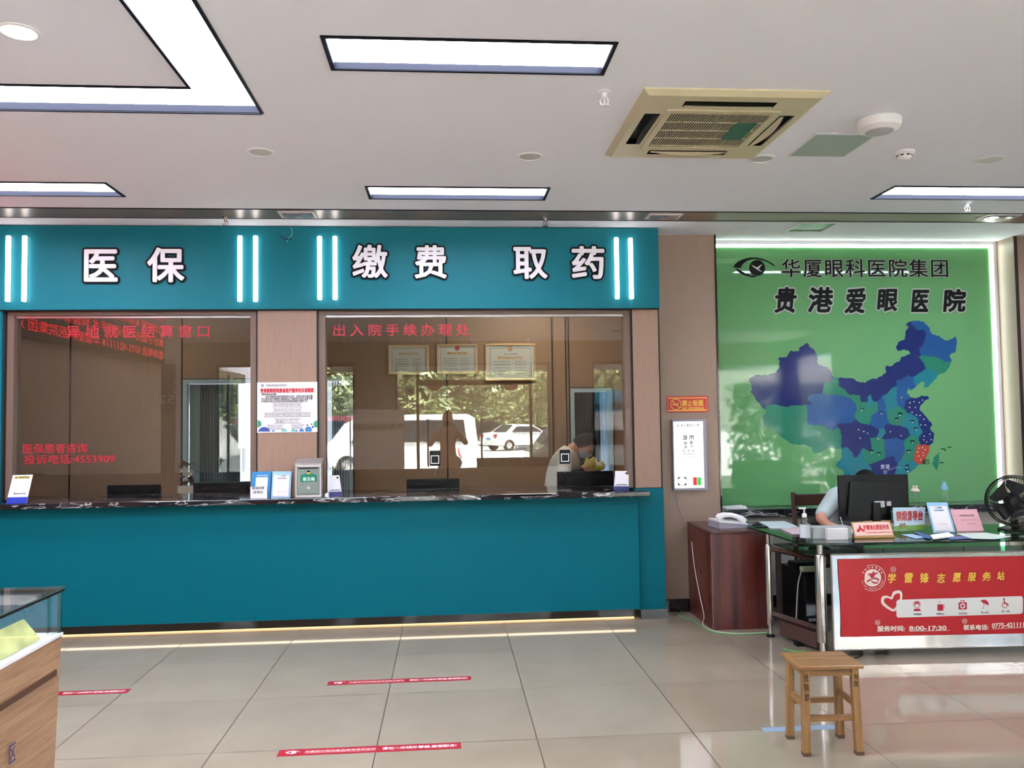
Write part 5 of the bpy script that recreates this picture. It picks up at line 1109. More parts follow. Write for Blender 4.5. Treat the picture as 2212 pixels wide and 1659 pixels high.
cable('floor_cable', [(1.975, 6.70, 0.60), (1.972, 6.62, 0.40), (1.970, 6.50, 0.22), (1.965, 6.38, 0.08), tuple(ufl(1518, 1348, 0.006)), tuple(ufl(1530, 1358, 0.006)), tuple(ufl(1560, 1366, 0.006)), tuple(ufl(1610, 1368, 0.006)), tuple(ufl(1656, 1366, 0.006))], 0.0035, mat('white_cable', (205, 200, 190), 0.5), 'white cable running down the cabinet side and over the floor')
cable('desk_cable', [(pcx-0.09, pcy+0.0, 0.46), (pcx-0.13, pcy-0.02, 0.36), (pcx-0.15, pcy-0.03, 0.2), (pcx-0.17, pcy-0.05, 0.04)], 0.005, mat('white_cable', (205, 200, 190), 0.5), 'white cable hanging from the power strip under the desk')
cable('desk_cable', [tuple(at(1800, 1178, y=5.6)), tuple(at(1842, 1180, y=5.62)), tuple(at(1850, 1185, y=5.62)), tuple(at(1862, 1198, y=5.6))], 0.003, M['rubber'], 'black cable looping below the glass top behind the monitor')
cable('floor_cable', [tuple(ufl(1692, 1400, 0.005)), tuple(ufl(1700, 1404, 0.005)), tuple(ufl(1722, 1407, 0.005)), tuple(ufl(1740, 1406, 0.005))], 0.004, mat('green_cable', (90, 170, 90), 0.5), 'green cable end beside the desk front leg, left of the stool')
cable('floor_cable', [tuple(ufl(1858, 1402, 0.004)), tuple(ufl(1862, 1410, 0.004)), tuple(ufl(1858, 1418, 0.004)), tuple(ufl(1846, 1421, 0.004))], 0.004, M['rubber'], 'black cable curl on the floor under the banner, right of the stool')

# ------------------------------------------------------------------ wooden stool
t = thing('wooden_stool', 'worn varnished wooden stool standing alone on the floor', 'stool', (1.812, 4.0, 0), rz=-0.05)
hw, hd, ZS_ = 0.135, 0.113, 0.42
b = MB(); b.box(-0.157, 0.157, -0.125, 0.122, ZS_-0.018, ZS_, 0.004); o_ = b.build('seat', M['pineh'], t, local=True)
b = MB(); b.box(-0.155, 0.155, 0.018, 0.020, ZS_-0.001, ZS_+0.0006); b.build('seat_joint', mat('joint_line', (150, 112, 66), 0.5), o_, local=True)
for sx in (-1, 1):
    for sy in (-1, 1):
        b = MB(); x1, y1 = sx*(hw-0.017), sy*(hd-0.015); x0, y0 = sx*(hw-0.008), sy*(hd-0.006); s2 = 0.0175
        b.box(-s2, s2, -s2, s2, 0, ZS_-0.018, 0.003)
        for v in b.bm.verts: k = v.co.z/(ZS_-0.018); v.co.x += x0+(x1-x0)*k; v.co.y += y0+(y1-y0)*k
        L_ = b.build('leg', M['pine'], t, local=True)
        b = MB(); b.box(-s2-0.0006, s2+0.0006, -s2-0.0006, s2+0.0006, 0.0, 0.018, 0.002)
        for v in b.bm.verts: v.co.x += x0; v.co.y += y0
        b.build('worn_foot', mat('worn_dark_wood', (92, 66, 44), 0.6), L_, local=True)
        if sy < 0:
            b = MB(); s_ = '住院部' if sx < 0 else '导医'; zz = 0.365
            for ch in s_:
                me = fit_text(ch, 0.022, 0.034 if sx < 0 else 0.024, off=0.0, thick=0.0006); b.mesh(me, Matrix.Translation((x1+sx*0.002, y1-s2-0.002-0.002*(0.4-zz)/0.1, zz)) @ WALLM); bpy.data.meshes.remove(me); zz -= 0.045 if sx < 0 else 0.032
            b.build('inked_writing', M['ink'], L_, local=True)
for sy in (-1, 1):
    b = MB(); y_ = sy*(hd-0.015); b.box(-hw+0.03, hw-0.03, y_-0.01, y_+0.01, ZS_-0.052, ZS_-0.018, 0.002); b.build('apron', M['pineh'], t, local=True)
    b = MB(); z_ = 0.155 if sy < 0 else 0.175; b.box(-hw+0.025, hw-0.025, y_-0.009, y_+0.009, z_, z_+0.028, 0.002); b.build('stretcher', M['pineh'], t, local=True)
for sx in (-1, 1):
    b = MB(); x_ = sx*(hw-0.013); b.box(x_-0.01, x_+0.01, -hd+0.03, hd-0.03, ZS_-0.052, ZS_-0.018, 0.002); b.build('apron', M['pineh'], t, local=True)
    b = MB(); b.box(x_-0.009, x_+0.009, -hd+0.025, hd-0.025, 0.215, 0.245, 0.002); b.build('stretcher', M['pineh'], t, local=True)
# floor stickers
def floor_sticker(x0, x1, y0, y1, label):
    t = thing('floor_sticker', label, 'floor sticker', ((x0+x1)/2, (y0+y1)/2, 0), group='red queue stickers on the floor')
    b = MB(); b.box(x0, x1, y0, y1, 0.0, 0.0012); b.build('strip', mat('sticker_red', (160, 22, 42), 0.35), t)
    L = x1-x0; H = y1-y0; b = MB()
    def ft(s_, u0, u1, v0, v1, off=0.02):
        me = fit_text(s_, L*(u1-u0), H*(v1-v0), off=off, thick=0.0003); b.mesh(me, Matrix.Translation((x0+L*(u0+u1)/2, y0+H*(v0+v1)/2, 0.0012))); bpy.data.meshes.remove(me)
    ft('华厦眼科医院集团贵港爱眼医院', 0.145, 0.53, 0.42, 0.68, 0.0); ft('请在一米线外等候,谢谢配合!', 0.565, 0.975, 0.28, 0.74, 0.03)
    b.box(x0+L*0.145, x0+L*0.53, y0+H*0.3, y0+H*0.33, 0.0012, 0.0015)
    f_ = lambda x, y: (x0+L*(0.04+(x-97)/4600*1.0), y0+H*(0.75-(y-67)/350))
    e = MB(); eye_logo(e, f_, 0, M['paper'], mat('sticker_red', (160, 22, 42), 0.35)); e.xf(Matrix(((1, 0, 0, 0), (0, 0, 1, 0), (0, -0.15, 0, 0.0012), (0, 0, 0, 1))))
    b.build('lettering', mat('sticker_white', (226, 200, 200), 0.5), t); e.build('eye_logo', None, t)
floor_sticker(-0.753, 0.13, 5.246, 5.322, 'red queue sticker on the floor nearest the counter middle')
floor_sticker(-0.84, 0.05, 4.165, 4.245, 'red queue sticker nearest the bottom edge of the picture')
floor_sticker(-2.83, -1.941, 5.245, 5.32, 'red queue sticker half hidden by the glass showcase')
b = MB(); b.box(1.60, 1.985, 4.205, 4.265, 0.0, 0.0008); o = b.build('floor_tape', glass('faded_tape', (70, 110, 190), 1.3, 0.3, 0.9)); o.data.materials.clear(); o.data.materials.append(mat('faded_blue_tape', (132, 154, 176), 0.5)); tag(o, 'faded blue tape mark on the floor behind the stool legs', 'floor tape'); own_origin(o, (1.79, 4.235, 0))

# ------------------------------------------------------------------ glass showcase on the left
sx_ = -1.46; sy1 = 3.30; zb_ = at(131, 1374, x=sx_).z; sc_ = thing('glass_showcase', 'light oak showcase with a glass case on top at the lower left', 'showcase', (-1.85, 2.5, 0))
x0, y0 = -2.3, 1.45
b = MB(); b.box(x0, sx_, y0, sy1, 0.0, zb_, 0.002)
for v in b.bm.verts:
    if v.co.x > -1.6: v.co.x -= 0.022*(1-v.co.z/zb_)*1.6
b.build('base', M['oak'], sc_)
b = MB(); b.box(x0, sx_+0.004, y0, sy1+0.004, zb_, zb_+0.012, 0.001); b.build('shelf_board', M['wplas'], sc_)
g0 = at(123, 1451, x=sx_); b = MB(); b.box(sx_-0.018, sx_-0.0, 2.3, g0.y, g0.z-0.013, g0.z+0.009); b.build('groove', mat('groove_brown', (84, 54, 34), 0.6), sc_)
b = MB(); q = at(16, 1640, x=sx_-0.02); me = fit_text('展示柜', 0.05, 0.10, thick=0.0005, off=0.0); me2 = fit_text('区', 0.045, 0.06, thick=0.0005); b.mesh(me2, Matrix.Translation((sx_-0.004, q.y, q.z+0.02)) @ Matrix(((0, 0, 1, 0), (1, 0, 0, 0), (0, 1, 0, 0), (0, 0, 0, 1)))); b.build('pen_mark', M['navyprint'], sc_)
zt_ = 1.0; b = MB(); g = 0.006; zz = zb_+0.012
b.box(sx_-g, sx_, y0, sy1, zz, zt_-0.008).box(x0, x0+g, y0, sy1, zz, zt_-0.008).box(x0+g, sx_-g, sy1-g, sy1, zz, zt_-0.008).box(x0+g, sx_-g, y0, y0+g, zz, zt_-0.008); b.build('glass_sides', M['pane'], sc_)
b = MB(); b.box(x0-0.004, sx_+0.008, y0-0.004, sy1+0.008, zt_-0.008, zt_, 0.001); b.build('glass_lid', glass('lid_glass', (248, 252, 251), 1.6), sc_)
b = MB()
for bx in ((sx_-0.008, sx_+0.006, y0, sy1+0.006, zt_-0.018, zt_-0.009), (x0, sx_, sy1-0.006, sy1+0.006, zt_-0.018, zt_-0.009)): b.box(*bx)
b.build('lid_edge', M['black'], sc_)
b = MB(); b.box(sx_-0.012, sx_, sy1-0.012, sy1, zz, zt_-0.018).box(sx_-0.05, sx_-0.044, sy1-0.012, sy1-0.006, zz, zt_-0.018); b.build('corner_edge', glass('edge_green', (150, 205, 195), 1.6), sc_)
b = MB(); b.box(x0, sx_-0.06, sy1-0.07, sy1-0.03, zt_-0.05, zt_-0.02, 0.003); b.build('light_bar', M['alu'], sc_)
# goods in the case
p = [at(x, y, x=sx_-0.03) for x, y in ((10, 1430), (18, 1390), (105, 1344), (117, 1374))]
t = thing('display_card', 'yellow-green display card lying tilted inside the glass showcase', 'display card', (sx_-0.06, p[2].y-0.2, zz))
b = MB(); ycard = mat('yellow_green_card', (222, 222, 150), 0.5, vary=((9, 9, 9), 0.3))
A4 = [Vector((sx_-0.03, 2.35, zz+0.002)), Vector((sx_-0.03, 3.20, zz+0.002)), Vector((sx_-0.055, 3.13, zz+0.09)), Vector((sx_-0.06, 2.45, zz+0.09))]
b.quad(*A4); b.quad(*[v+Vector((-0.004, 0, 0)) for v in A4][::-1]); b.build('card', ycard, t)
def specs(x, y, label):
    t = thing('spectacles', label, 'spectacles', (x, y, zz), group='spectacles laid out in the showcase')
    for s_ in (-1, 1):
        b = MB(); b.tube([(x+0.0, y+s_*0.034+0.026*math.cos(a*PI/10), zz+0.022+0.019*math.sin(a*PI/10)) for a in range(20)], 0.0022, 6, closed=True); b.build('rim', M['chrome'], t)
        b = MB(); b.tube([(x, y+s_*0.062, zz+0.03), (x-0.07, y+s_*0.064, zz+0.028), (x-0.12, y+s_*0.06, zz+0.012)], 0.002, 6); b.build('temple', M['black'], t)
    b = MB(); b.tube([(x, y-0.01, zz+0.026), (x+0.002, y, zz+0.03), (x, y+0.01, zz+0.026)], 0.002, 6); b.build('bridge', M['chrome'], t)
specs(-1.72, 2.98, 'pair of spectacles in the showcase behind the tilted card'); specs(-1.72, 2.8, 'pair of spectacles in the showcase next to the left picture edge')
specs(-1.84, 3.1, 'pair of spectacles farthest back in the showcase')
# ------------------------------------------------------------------ inner rooms behind the counter glass
XS = -1.24          # partition between the two inner rooms
def back_wall(name, x0, x1, holes, m):
    b = MB(); xs = sorted({x0, x1} | {v for h in holes for v in h[:2]}); 
    for a, c in zip(xs, xs[1:]):
        hs = [h for h in holes if h[0] <= (a+c)/2 <= h[1]]
        if hs: b.box(a, c, YB, YB+0.12, hs[0][2], ZC)
        else: b.box(a, c, YB, YB+0.12, 0, ZC)
    return struct(b.build(name, m))
d1 = (at(396, 850, y=YB).x, at(552, 850, y=YB).x, 2.10); d2 = (at(1231, 838, y=YB).x, at(1322, 838, y=YB).x, at(1270, 838, y=YB).z); d0 = (at(694, 845, y=YB).x, at(763, 845, y=YB).x, 2.12)
back_wall('wall_back_left', -4.9, XS-0.3, [d1], M['back']); back_wall('wall_back_right', XS-0.3, 2.6, [d0, d2], M['back'])
b = MB(); b.box(-4.92, -4.8, 7.1, YB, 0, ZC); struct(b.build('wall_inner_left', M['back']))
b = MB(); b.box(2.55, 2.65, 7.15, YB, 0, ZC); struct(b.build('wall_inner_right', M['back']))
b = MB(); b.box(-10.5, 9.0, YB+2.0, YB+2.1, 0, ZC); struct(b.build('wall_far_back', mat('far_wall', (150, 160, 168), 0.7)))
b = MB(); b.box(0.3, 2.7, YB+0.12, YB+2.0, ZC-0.3, ZC-0.25).box(0.3, 0.35, YB+0.12, YB+2.0, 0, ZC-0.3).box(2.65, 2.7, YB+0.12, YB+2.0, 0, ZC-0.3); struct(b.build('wall_daylight_block', mat('daylight_block_grey', (90, 96, 104), 0.7)))  # unseen box added to keep daylight out of the right inner door
# joints between the laminate boards
b = MB()
for px in (152, 393, 965, 1193, 1222, 1229): p = at(px, 800, y=YB); b.box(p.x-0.008, p.x+0.008, YB-0.004, YB+0.002, 0, ZC)
struct(b.build('trim_8', M['dark']))
b = MB(); p = at(1196, 800, y=YB); q = at(1220, 800, y=YB); b.box(p.x, q.x, YB-0.05, YB, 0, ZC); struct(b.build('trim_9', M['back']))
blu = mat('pale_blue_frame', (176, 204, 216), 0.4)
def inner_door(n, d, leafm, frame=0.045, kind='door'):
    x0, x1, z1 = d; b = MB(); b.box(x0, x0+frame, YB-0.02, YB+0.1, 0, z1).box(x1-frame, x1, YB-0.02, YB+0.1, 0, z1).box(x0+frame, x1-frame, YB-0.02, YB+0.1, z1-frame, z1)
    o = struct(b.build('door_%d' % n, blu)); g = MB(); g.box(x0-0.008, x0, YB-0.024, YB+0.1, 0, z1+0.008).box(x1, x1+0.008, YB-0.024, YB+0.1, 0, z1+0.008).box(x0, x1, YB-0.024, YB+0.1, z1, z1+0.008); g.build('door_edge', M['dark'], o)
    return o
o1 = inner_door(1, d1, None); o2 = inner_door(2, d2, None); o0 = inner_door(3, d0, None)
# pleated curtain, dark room sheets and a self-lit pane in the doors
def pleats(name, x0, x1, y, z0, z1, m, parent, n=16, amp=0.018):
    b = MB(); pts = [(x0+(x1-x0)*i/(n*4), y+amp*math.sin(i*PI/2)+amp*0.4*math.sin(i*1.7)) for i in range(n*4+1)]
    for a, c in zip(pts, pts[1:]): b.quad((a[0], a[1], z0), (c[0], c[1], z0), (c[0], c[1], z1), (a[0], a[1], z1))
    return b.build(name, m, parent, smooth=True)
pleats('doorway_sheet', d1[0]+0.16, d1[0]+0.60, YB+0.06, 0.3, d1[2]-0.05, mat('grey_blue_curtain', (120, 140, 146), 0.7), o1, 14)
b = MB(); b.box(d1[1]-0.19, d1[1]-0.05, YB+0.04, YB+0.05, 1.35, d1[2]-0.05); b.build('self_lit_pane', emis('self_lit_daylight', (244, 250, 255), 0.9), o1)  # glows by itself to put daylight into the pane
b = MB(); b.box(d1[0]+0.05, d1[0]+0.16, YB+0.05, YB+0.06, 0.9, d1[2]-0.05); b.build('leaf', mat('steel_blue_leaf', (110, 136, 146), 0.35), o1)
pleats('doorway_sheet', d2[0]+0.10, d2[1]-0.05, YB+0.5, 0.3, d2[2]-0.03, mat('dark_room_sheet', (26, 30, 36), 0.7), o2, 12)  # near-black pleats put the dark of the room beyond into colour
pleats('doorway_sheet', d0[0]+0.06, d0[1]-0.05, YB+0.4, 0.3, d0[2]-0.03, mat('dim_room_sheet', (52, 62, 74), 0.7), o0, 8)  # dark pleats colour in the dim room behind this doorway
# inner desk top
o = MB().box(XS-0.25, 1.9, 7.26, 7.7, 0.72, 0.75, 0.003).build('inner_desk', mat('grey_desk', (120, 118, 116), 0.5)); tag(o, 'low work desk behind the right counter window, mostly hidden', 'desk'); own_origin(o, (-1.2, 7.5, 0.72))
b = MB()
lg_ = bpy.data.objects['inner_desk']
for x in (-1.4, 1.8): b.box(x-0.02, x+0.02, 7.3, 7.66, 0, 0.72)
b.build('panel_legs', mat('grey_desk', (120, 118, 116), 0.5)).location = (0, 0, 0); bpy.data.objects['panel_legs'].parent = lg_; bpy.data.objects['panel_legs'].location = (1.2, -7.5, -0.72)
o = MB().box(-4.3, XS-0.4, 7.26, 7.7, 0.72, 0.75, 0.003).box(-4.25, -4.2, 7.3, 7.66, 0, 0.72).box(-1.75, -1.7, 7.3, 7.66, 0, 0.72).build('inner_desk', mat('grey_desk', (120, 118, 116), 0.5)); tag(o, 'low work desk behind the left counter window, mostly hidden', 'desk'); own_origin(o, (-3, 7.5, 0))
for px0, px1, py, lb, st in ((232, 348, 1048, 'black monitor back with two white stickers, leftmost behind the counter', ((-0.19, -0.145, 0.03, 0.06), (-0.19, -0.145, -0.045, -0.015))), (418, 556, 1042, 'black monitor back partly behind the blue card stand', ()), (878, 992, 1035, 'black monitor back in the middle of the right window', ()), (1203, 1325, 1019, 'black monitor back in front of the person in white', ())):
    yy = 7.42; a = at(px0, py, y=yy); c = at(px1, py, y=yy); hh = 0.33
    monitor(((a.x+c.x)/2, yy, 0.75), c.x-a.x, hh, 0.0, lb, stickers=st, zlift=a.z-hh-0.75)
# papers and files by the left door
t = thing('wall_file_rack', 'crumpled bag and papers heaped beside the left inner door', 'paper heap', (at(406, 1040, y=8.6).x, 8.6, 0))
rr = random.Random(3); b = MB(); b.use(mat('bag_cream', (206, 192, 168), 0.6)); c = at(405, 1040, y=8.6)
b.box(c.x-0.08, c.x+0.07, 8.55, 8.66, 0, 1.0); b.build('carton', mat('bag_cream', (206, 192, 168), 0.6), t)
for k, mm in ((0, 'bag_brown'), (1, 'bag_white'), (2, 'bag_brown')):
    b = MB()
    for i in range(7):
        o_ = Vector((c.x+rr.uniform(-0.05, 0.05), 8.6+rr.uniform(-0.03, 0.03), 1.02+0.08*k+rr.uniform(0, 0.05))); b.quad(*[o_+Vector((rr.uniform(-0.06, 0.06), rr.uniform(-0.04, 0.04), rr.uniform(-0.04, 0.05))) for _ in range(4)])
    b.build('crumpled_bag', mat(mm, (96, 62, 40) if mm == 'bag_brown' else (222, 214, 200), 0.6), t)
# certificates
for (a0, b0, a1, b1), ttl, lb, emb in (((839, 745, 926, 809), '放射诊疗许可证', 'gold framed certificate, left of the three on the inner wall', None), ((944, 743, 1031, 808), '营业执照', 'gold framed certificate with a red emblem, middle of the three', 'red'), ((1049, 742, 1156, 823), '医疗机构执业许可证', 'largest gold framed certificate, right of the three', 'gold')):
    A_ = at(a0, b1, y=YB-0.02); C_ = at(a1, b0, y=YB-0.02); t = thing('framed_certificate', lb, 'certificate', ((A_.x+C_.x)/2, YB, A_.z), group='framed certificates on the inner wall')
    w_ = 0.022; b = MB(); y0 = YB-0.028
    b.box(A_.x, C_.x, y0, YB, C_.z-w_, C_.z, 0.003).box(A_.x, C_.x, y0, YB, A_.z, A_.z+w_, 0.003).box(A_.x, A_.x+w_, y0, YB, A_.z+w_, C_.z-w_, 0.003).box(C_.x-w_, C_.x, y0, YB, A_.z+w_, C_.z-w_, 0.003); b.build('frame', mat('gold_metal', (222, 190, 146), 0.3, metal=0.6), t)
    b = MB(); b.box(A_.x+w_, C_.x-w_, YB-0.014, YB-0.002, A_.z+w_, C_.z-w_); b.build('paper_sheet', mat('certificate_paper', (206, 210, 204), 0.4), t)
    W = C_.x-A_.x; H = C_.z-A_.z; yy = YB-0.0145
    def ct(mb, s_, u, v, wu, hv, off=0.01):
        me = fit_text(s_, W*wu, H*hv, off=off, thick=0.0005, res=2); mb.mesh(me, Matrix.Translation((A_.x+W*u, yy, A_.z+H*v)) @ WALLM); bpy.data.meshes.remove(me)
    b = MB(); ct(b, ttl, 0.5, 0.70 if emb != 'gold' else 0.62, 0.5, 0.08, 0.03); b.build('title', mat('gold_title', (196, 150, 60), 0.4), t)
    b = MB()
    for q_ in range(5): ct(b, '名称:贵港爱眼医院有限公司', 0.33, 0.52-q_*0.085, 0.34, 0.035, 0); ct(b, '类型:有限责任公司', 0.7, 0.52-q_*0.085, 0.22, 0.035, 0)
    e_ = 0.09
    for (u0, u1, v0, v1) in ((e_, 1-e_, 1-e_*1.4, 1-e_*1.4+0.008), (e_, 1-e_, e_*1.4, e_*1.4+0.008), (e_, e_+0.006, e_*1.4, 1-e_*1.4), (1-e_, 1-e_+0.006, e_*1.4, 1-e_*1.4)): b.box(A_.x+W*u0, A_.x+W*u1, yy-0.0006, yy, A_.z+H*v0, A_.z+H*v1)
    if emb == 'gold': ct(b, '中华人民共和国', 0.5, 0.72, 0.26, 0.04, 0.01)
    b.build('small_print', mat('certificate_ink', (70, 80, 84), 0.5), t)
    if emb:
        b = MB(); b.lathe((A_.x+W*0.5, yy, A_.z+H*0.86), [(0.0001, -0.003), (0.022, -0.003), (0.026, 0.0)], 18, 'Y'); b.build('emblem', mat('emblem_'+emb, (190, 60, 60) if emb == 'red' else (190, 150, 90), 0.5), t)
    for sx in (0.1, 0.86):
        b = MB(); b.lathe((A_.x+W*sx, YB-0.004, C_.z+0.045), [(0.0001, -0.004), (0.018, -0.003), (0.02, 0.004)], 14, 'Y'); b.tube([(A_.x+W*sx, YB-0.008, C_.z+0.03), (A_.x+W*sx, YB-0.02, C_.z+0.012), (A_.x+W*sx, YB-0.012, C_.z)], 0.003, 6); b.build('hook', M['gplas'], t)
for xx, yy_ in ((0.9, 8.3), (-3.0, 8.3)):  # unseen panels added to brighten the inner rooms
    t = thing('ceiling_light', 'small ceiling panel lighting the inner room behind the %s window' % ('right' if xx > 0 else 'left'), 'ceiling light', (xx, yy_, ZC))
    b = MB(); b.box(xx-0.3, xx+0.3, yy_-0.12, yy_+0.12, ZC-0.012, ZC-0.002); b.build('diffuser', emis('added_inner_diffuser' if xx > 0 else 'added_inner_diffuser_dim', (255, 244, 230), 26.0 if xx > 0 else 9.0), t)
    b = MB(); b.box(xx-0.31, xx+0.31, yy_-0.13, yy_-0.12, ZC-0.014, ZC).box(xx-0.31, xx+0.31, yy_+0.12, yy_+0.13, ZC-0.014, ZC).box(xx-0.31, xx-0.3, yy_-0.12, yy_+0.12, ZC-0.014, ZC).box(xx+0.3, xx+0.31, yy_-0.12, yy_+0.12, ZC-0.014, ZC); b.build('frame', M['alu'], t)
b = MB(); b.box(XS-0.34, XS-0.26, 7.1, YB, 0, ZC); struct(b.build('wall_partition', M['back']))

# ------------------------------------------------------------------ people
def skin_mesh(joints, bones, root, sub=2):
    """joints: name -> (pos, radius or (rx, ry)); bones: pairs"""
    names = list(joints); me = bpy.data.meshes.new('sk'); me.from_pydata([joints[n][0] for n in names], [(names.index(a), names.index(b)) for a, b in bones], [])
    o = bpy.data.objects.new('sk', me); COL.objects.link(o); md = o.modifiers.new('s', 'SKIN'); md.use_smooth_shade = True
    for i, n in enumerate(names):
        r = joints[n][1]; sv = me.skin_vertices[0].data[i]; sv.radius = r if isinstance(r, tuple) else (r, r); sv.use_root = (n == root)
    sb_ = o.modifiers.new('u', 'SUBSURF'); sb_.levels = sub; sb_.render_levels = sub
    bpy.context.view_layer.update(); dg = bpy.context.evaluated_depsgraph_get(); out = bpy.data.meshes.new_from_object(o.evaluated_get(dg)); bpy.data.objects.remove(o); bpy.data.meshes.remove(me); return out
def remesh(meshes, voxel, smooth=3):
    b = bmesh.new()
    for m_ in meshes: b.from_mesh(m_)
    me = bpy.data.meshes.new('rm'); b.to_mesh(me); b.free(); o = bpy.data.objects.new('rm', me); COL.objects.link(o)
    md = o.modifiers.new('r', 'REMESH'); md.mode = 'VOXEL'; md.voxel_size = voxel; md.use_smooth_shade = True
    s_ = o.modifiers.new('s', 'SMOOTH'); s_.iterations = smooth; s_.factor = 0.5
    bpy.context.view_layer.update(); dg = bpy.context.evaluated_depsgraph_get(); out = bpy.data.meshes.new_from_object(o.evaluated_get(dg)); bpy.data.objects.remove(o); bpy.data.meshes.remove(me); return out
def hmtx(c, yaw, pitch, roll=0.0): return Matrix.Translation(c) @ Matrix.Rotation(yaw, 4, 'Z') @ Matrix.Rotation(pitch, 4, 'X') @ Matrix.Rotation(roll, 4, 'Y')
def head_mesh(c, yaw, pitch, roll=0.0, s=1.0):
    """head facing -Y before rotation: skull, jaw, nose, ears, brows, lips"""
    b = bmesh.new(); bmesh.ops.create_uvsphere(b, u_segments=36, v_segments=28, radius=1.0)
    for v in b.verts:
        x, y, z = v.co; X = x*0.077; Y = y*0.096; Z = z*0.118
        if z < 0: X *= 1-0.30*(-z)**1.3; Y = Y*(1-0.16*(-z)) - (0.012*(-z) if y < 0 else -0.02*(-z)); 
        if y > 0 and z > -0.3: Y *= 1.06
        f = math.exp(-((x/0.18)**2)) if y < 0 else 0
        Y -= 0.022*f*math.exp(-((z+0.12)/0.14)**2)            # nose
        Y -= 0.006*f*math.exp(-((z+0.44)/0.05)**2)            # lips
        Y -= 0.007*f*math.exp(-((z+0.78)/0.14)**2)            # chin
        for sx in (-1, 1):
            if y < 0: Y += 0.011*math.exp(-(((x-sx*0.42)/0.2)**2+((z-0.06)/0.11)**2)); Y -= 0.004*math.exp(-(((x-sx*0.42)/0.25)**2+((z-0.22)/0.06)**2))
        v.co = (X, Y, Z)
    for sx in (-1, 1):
        r = bmesh.ops.create_uvsphere(b, u_segments=12, v_segments=8, radius=1.0)
        for v in r['verts']: v.co = Vector((sx*0.079+v.co.x*0.010, 0.012+v.co.y*0.018, -0.008+v.co.z*0.031))
    me = bpy.data.meshes.new('hd'); b.transform(hmtx(c, yaw, pitch, roll) @ Matrix.Scale(s, 4)); b.to_mesh(me); b.free(); return me
def hair_mesh(c, yaw, pitch, roll=0.0, s=1.0, low=-0.1, cap=False):
    b = bmesh.new(); bmesh.ops.create_uvsphere(b, u_segments=40, v_segments=30, radius=1.0); kill = []
    for v in b.verts:
        x, y, z = v.co
        lim = low if y > 0.0 else (low + (0.55-low)*min(1, -y*1.6))
        if z < lim: kill.append(v)
        n = 1.0+0.03*math.sin(x*17+z*9)*math.sin(y*15)
        v.co = Vector((x*0.085*n, y*0.108*n*(1.03 if y > 0 else 0.98), z*0.128*n))
    bmesh.ops.delete(b, geom=kill, context='VERTS'); r = bmesh.ops.solidify(b, geom=list(b.faces), thickness=0.008)
    me = bpy.data.meshes.new('hr'); b.transform(hmtx(c, yaw, pitch, roll) @ Matrix.Scale(s, 4)); b.to_mesh(me); b.free(); return me
def hand_joints(J, Bn, side, wrist, d, palm_n, curl, wn, size=1.0, spread=0.12):
    """five separate fingers grown from a palm; d = pointing direction, palm_n = palm facing"""
    d = Vector(d).normalized(); n = Vector(palm_n); n = (n-d*n.dot(d)).normalized(); s_ = d.cross(n)*side; w = Vector(wrist); k = size
    J[wn+'palm'] = (w+d*0.045*k, (0.026*k, 0.014*k)); Bn.append((wn, wn+'palm'))
    L = [(0.068, 0.030), (0.076, 0.011), (0.071, -0.009), (0.056, -0.028)]
    for i, (l, o_) in enumerate(L):
        base = w+d*0.085*k+s_*o_*k; J[wn+'k%d' % i] = (base, 0.0105*k); Bn.append((wn+'palm', wn+'k%d' % i)); p = base; dd = (d+s_*o_*spread*6).normalized(); prev = wn+'k%d' % i
        for j in range(3):
            a = curl*(0.6+0.5*j); dd = (dd*math.cos(a)+n*math.sin(a)).normalized(); p = p+dd*l*k*(0.42, 0.33, 0.25)[j]; nm = wn+'f%d%d' % (i, j); J[nm] = (p, (0.0088, 0.0078, 0.0066)[j]*k); Bn.append((prev, nm)); prev = nm
    p = w+d*0.03*k+s_*0.022*k; J[wn+'t0'] = (p, 0.012*k); Bn.append((wn+'palm', wn+'t0')); dd = (d*0.62+s_*0.75+n*0.25).normalized(); prev = wn+'t0'
    for j in range(2): p = p+dd*0.034*k; nm = wn+'t%d' % (j+1); J[nm] = (p, (0.0098, 0.008)[j]*k); Bn.append((prev, nm)); prev = nm; dd = (dd+d*0.4+n*curl*0.6).normalized()
def mesh_obj(name, me, m, parent, label=None):
    o = bpy.data.objects.new(name, me); COL.objects.link(o)
    if parent: me.transform(ORG.get(parent.name, Matrix.Identity(4))); o.parent = parent; ORG[o.name] = ORG.get(parent.name)
    me.materials.clear(); me.materials.append(m)
    for p in me.polygons: p.use_smooth = True
    if label: o['label'] = label
    return o
V3 = Vector
def person(name, label, base, J, Bn, head, clothes, hair, voxel=0.009, extra=None):
    J['collar'] = (J['upchest'][0].lerp(J['neck'][0], 0.62), (0.074, 0.068))
    clothes = [(a, (b_+['collar'] if 'upchest' in b_ else b_), c, d) for a, b_, c, d in clothes]
    t = thing(name, label, 'person', base)
    sk = skin_mesh({k: v for k, v in J.items()}, Bn, 'pelvis'); hd_ = head_mesh(*head)
    mesh_obj('body', remesh([sk, hd_], voxel), M['skin'], t)
    for nm, names, off, m in clothes:
        if not isinstance(off, (list, tuple)): off = (off, off)
        JJ = {k: (J[k][0], (tuple(r+off[0] for r in J[k][1]) if isinstance(J[k][1], tuple) else J[k][1]+off[0])) for k in names}
        BB = [(a, b_) for a, b_ in Bn if a in names and b_ in names]
        rt = 'pelvis' if 'pelvis' in names else names[0]
        mesh_obj(nm, remesh([skin_mesh(JJ, BB, rt)], voxel, 2), m, t)
    mesh_obj('hair', hair, M['hair'], t)
    return t
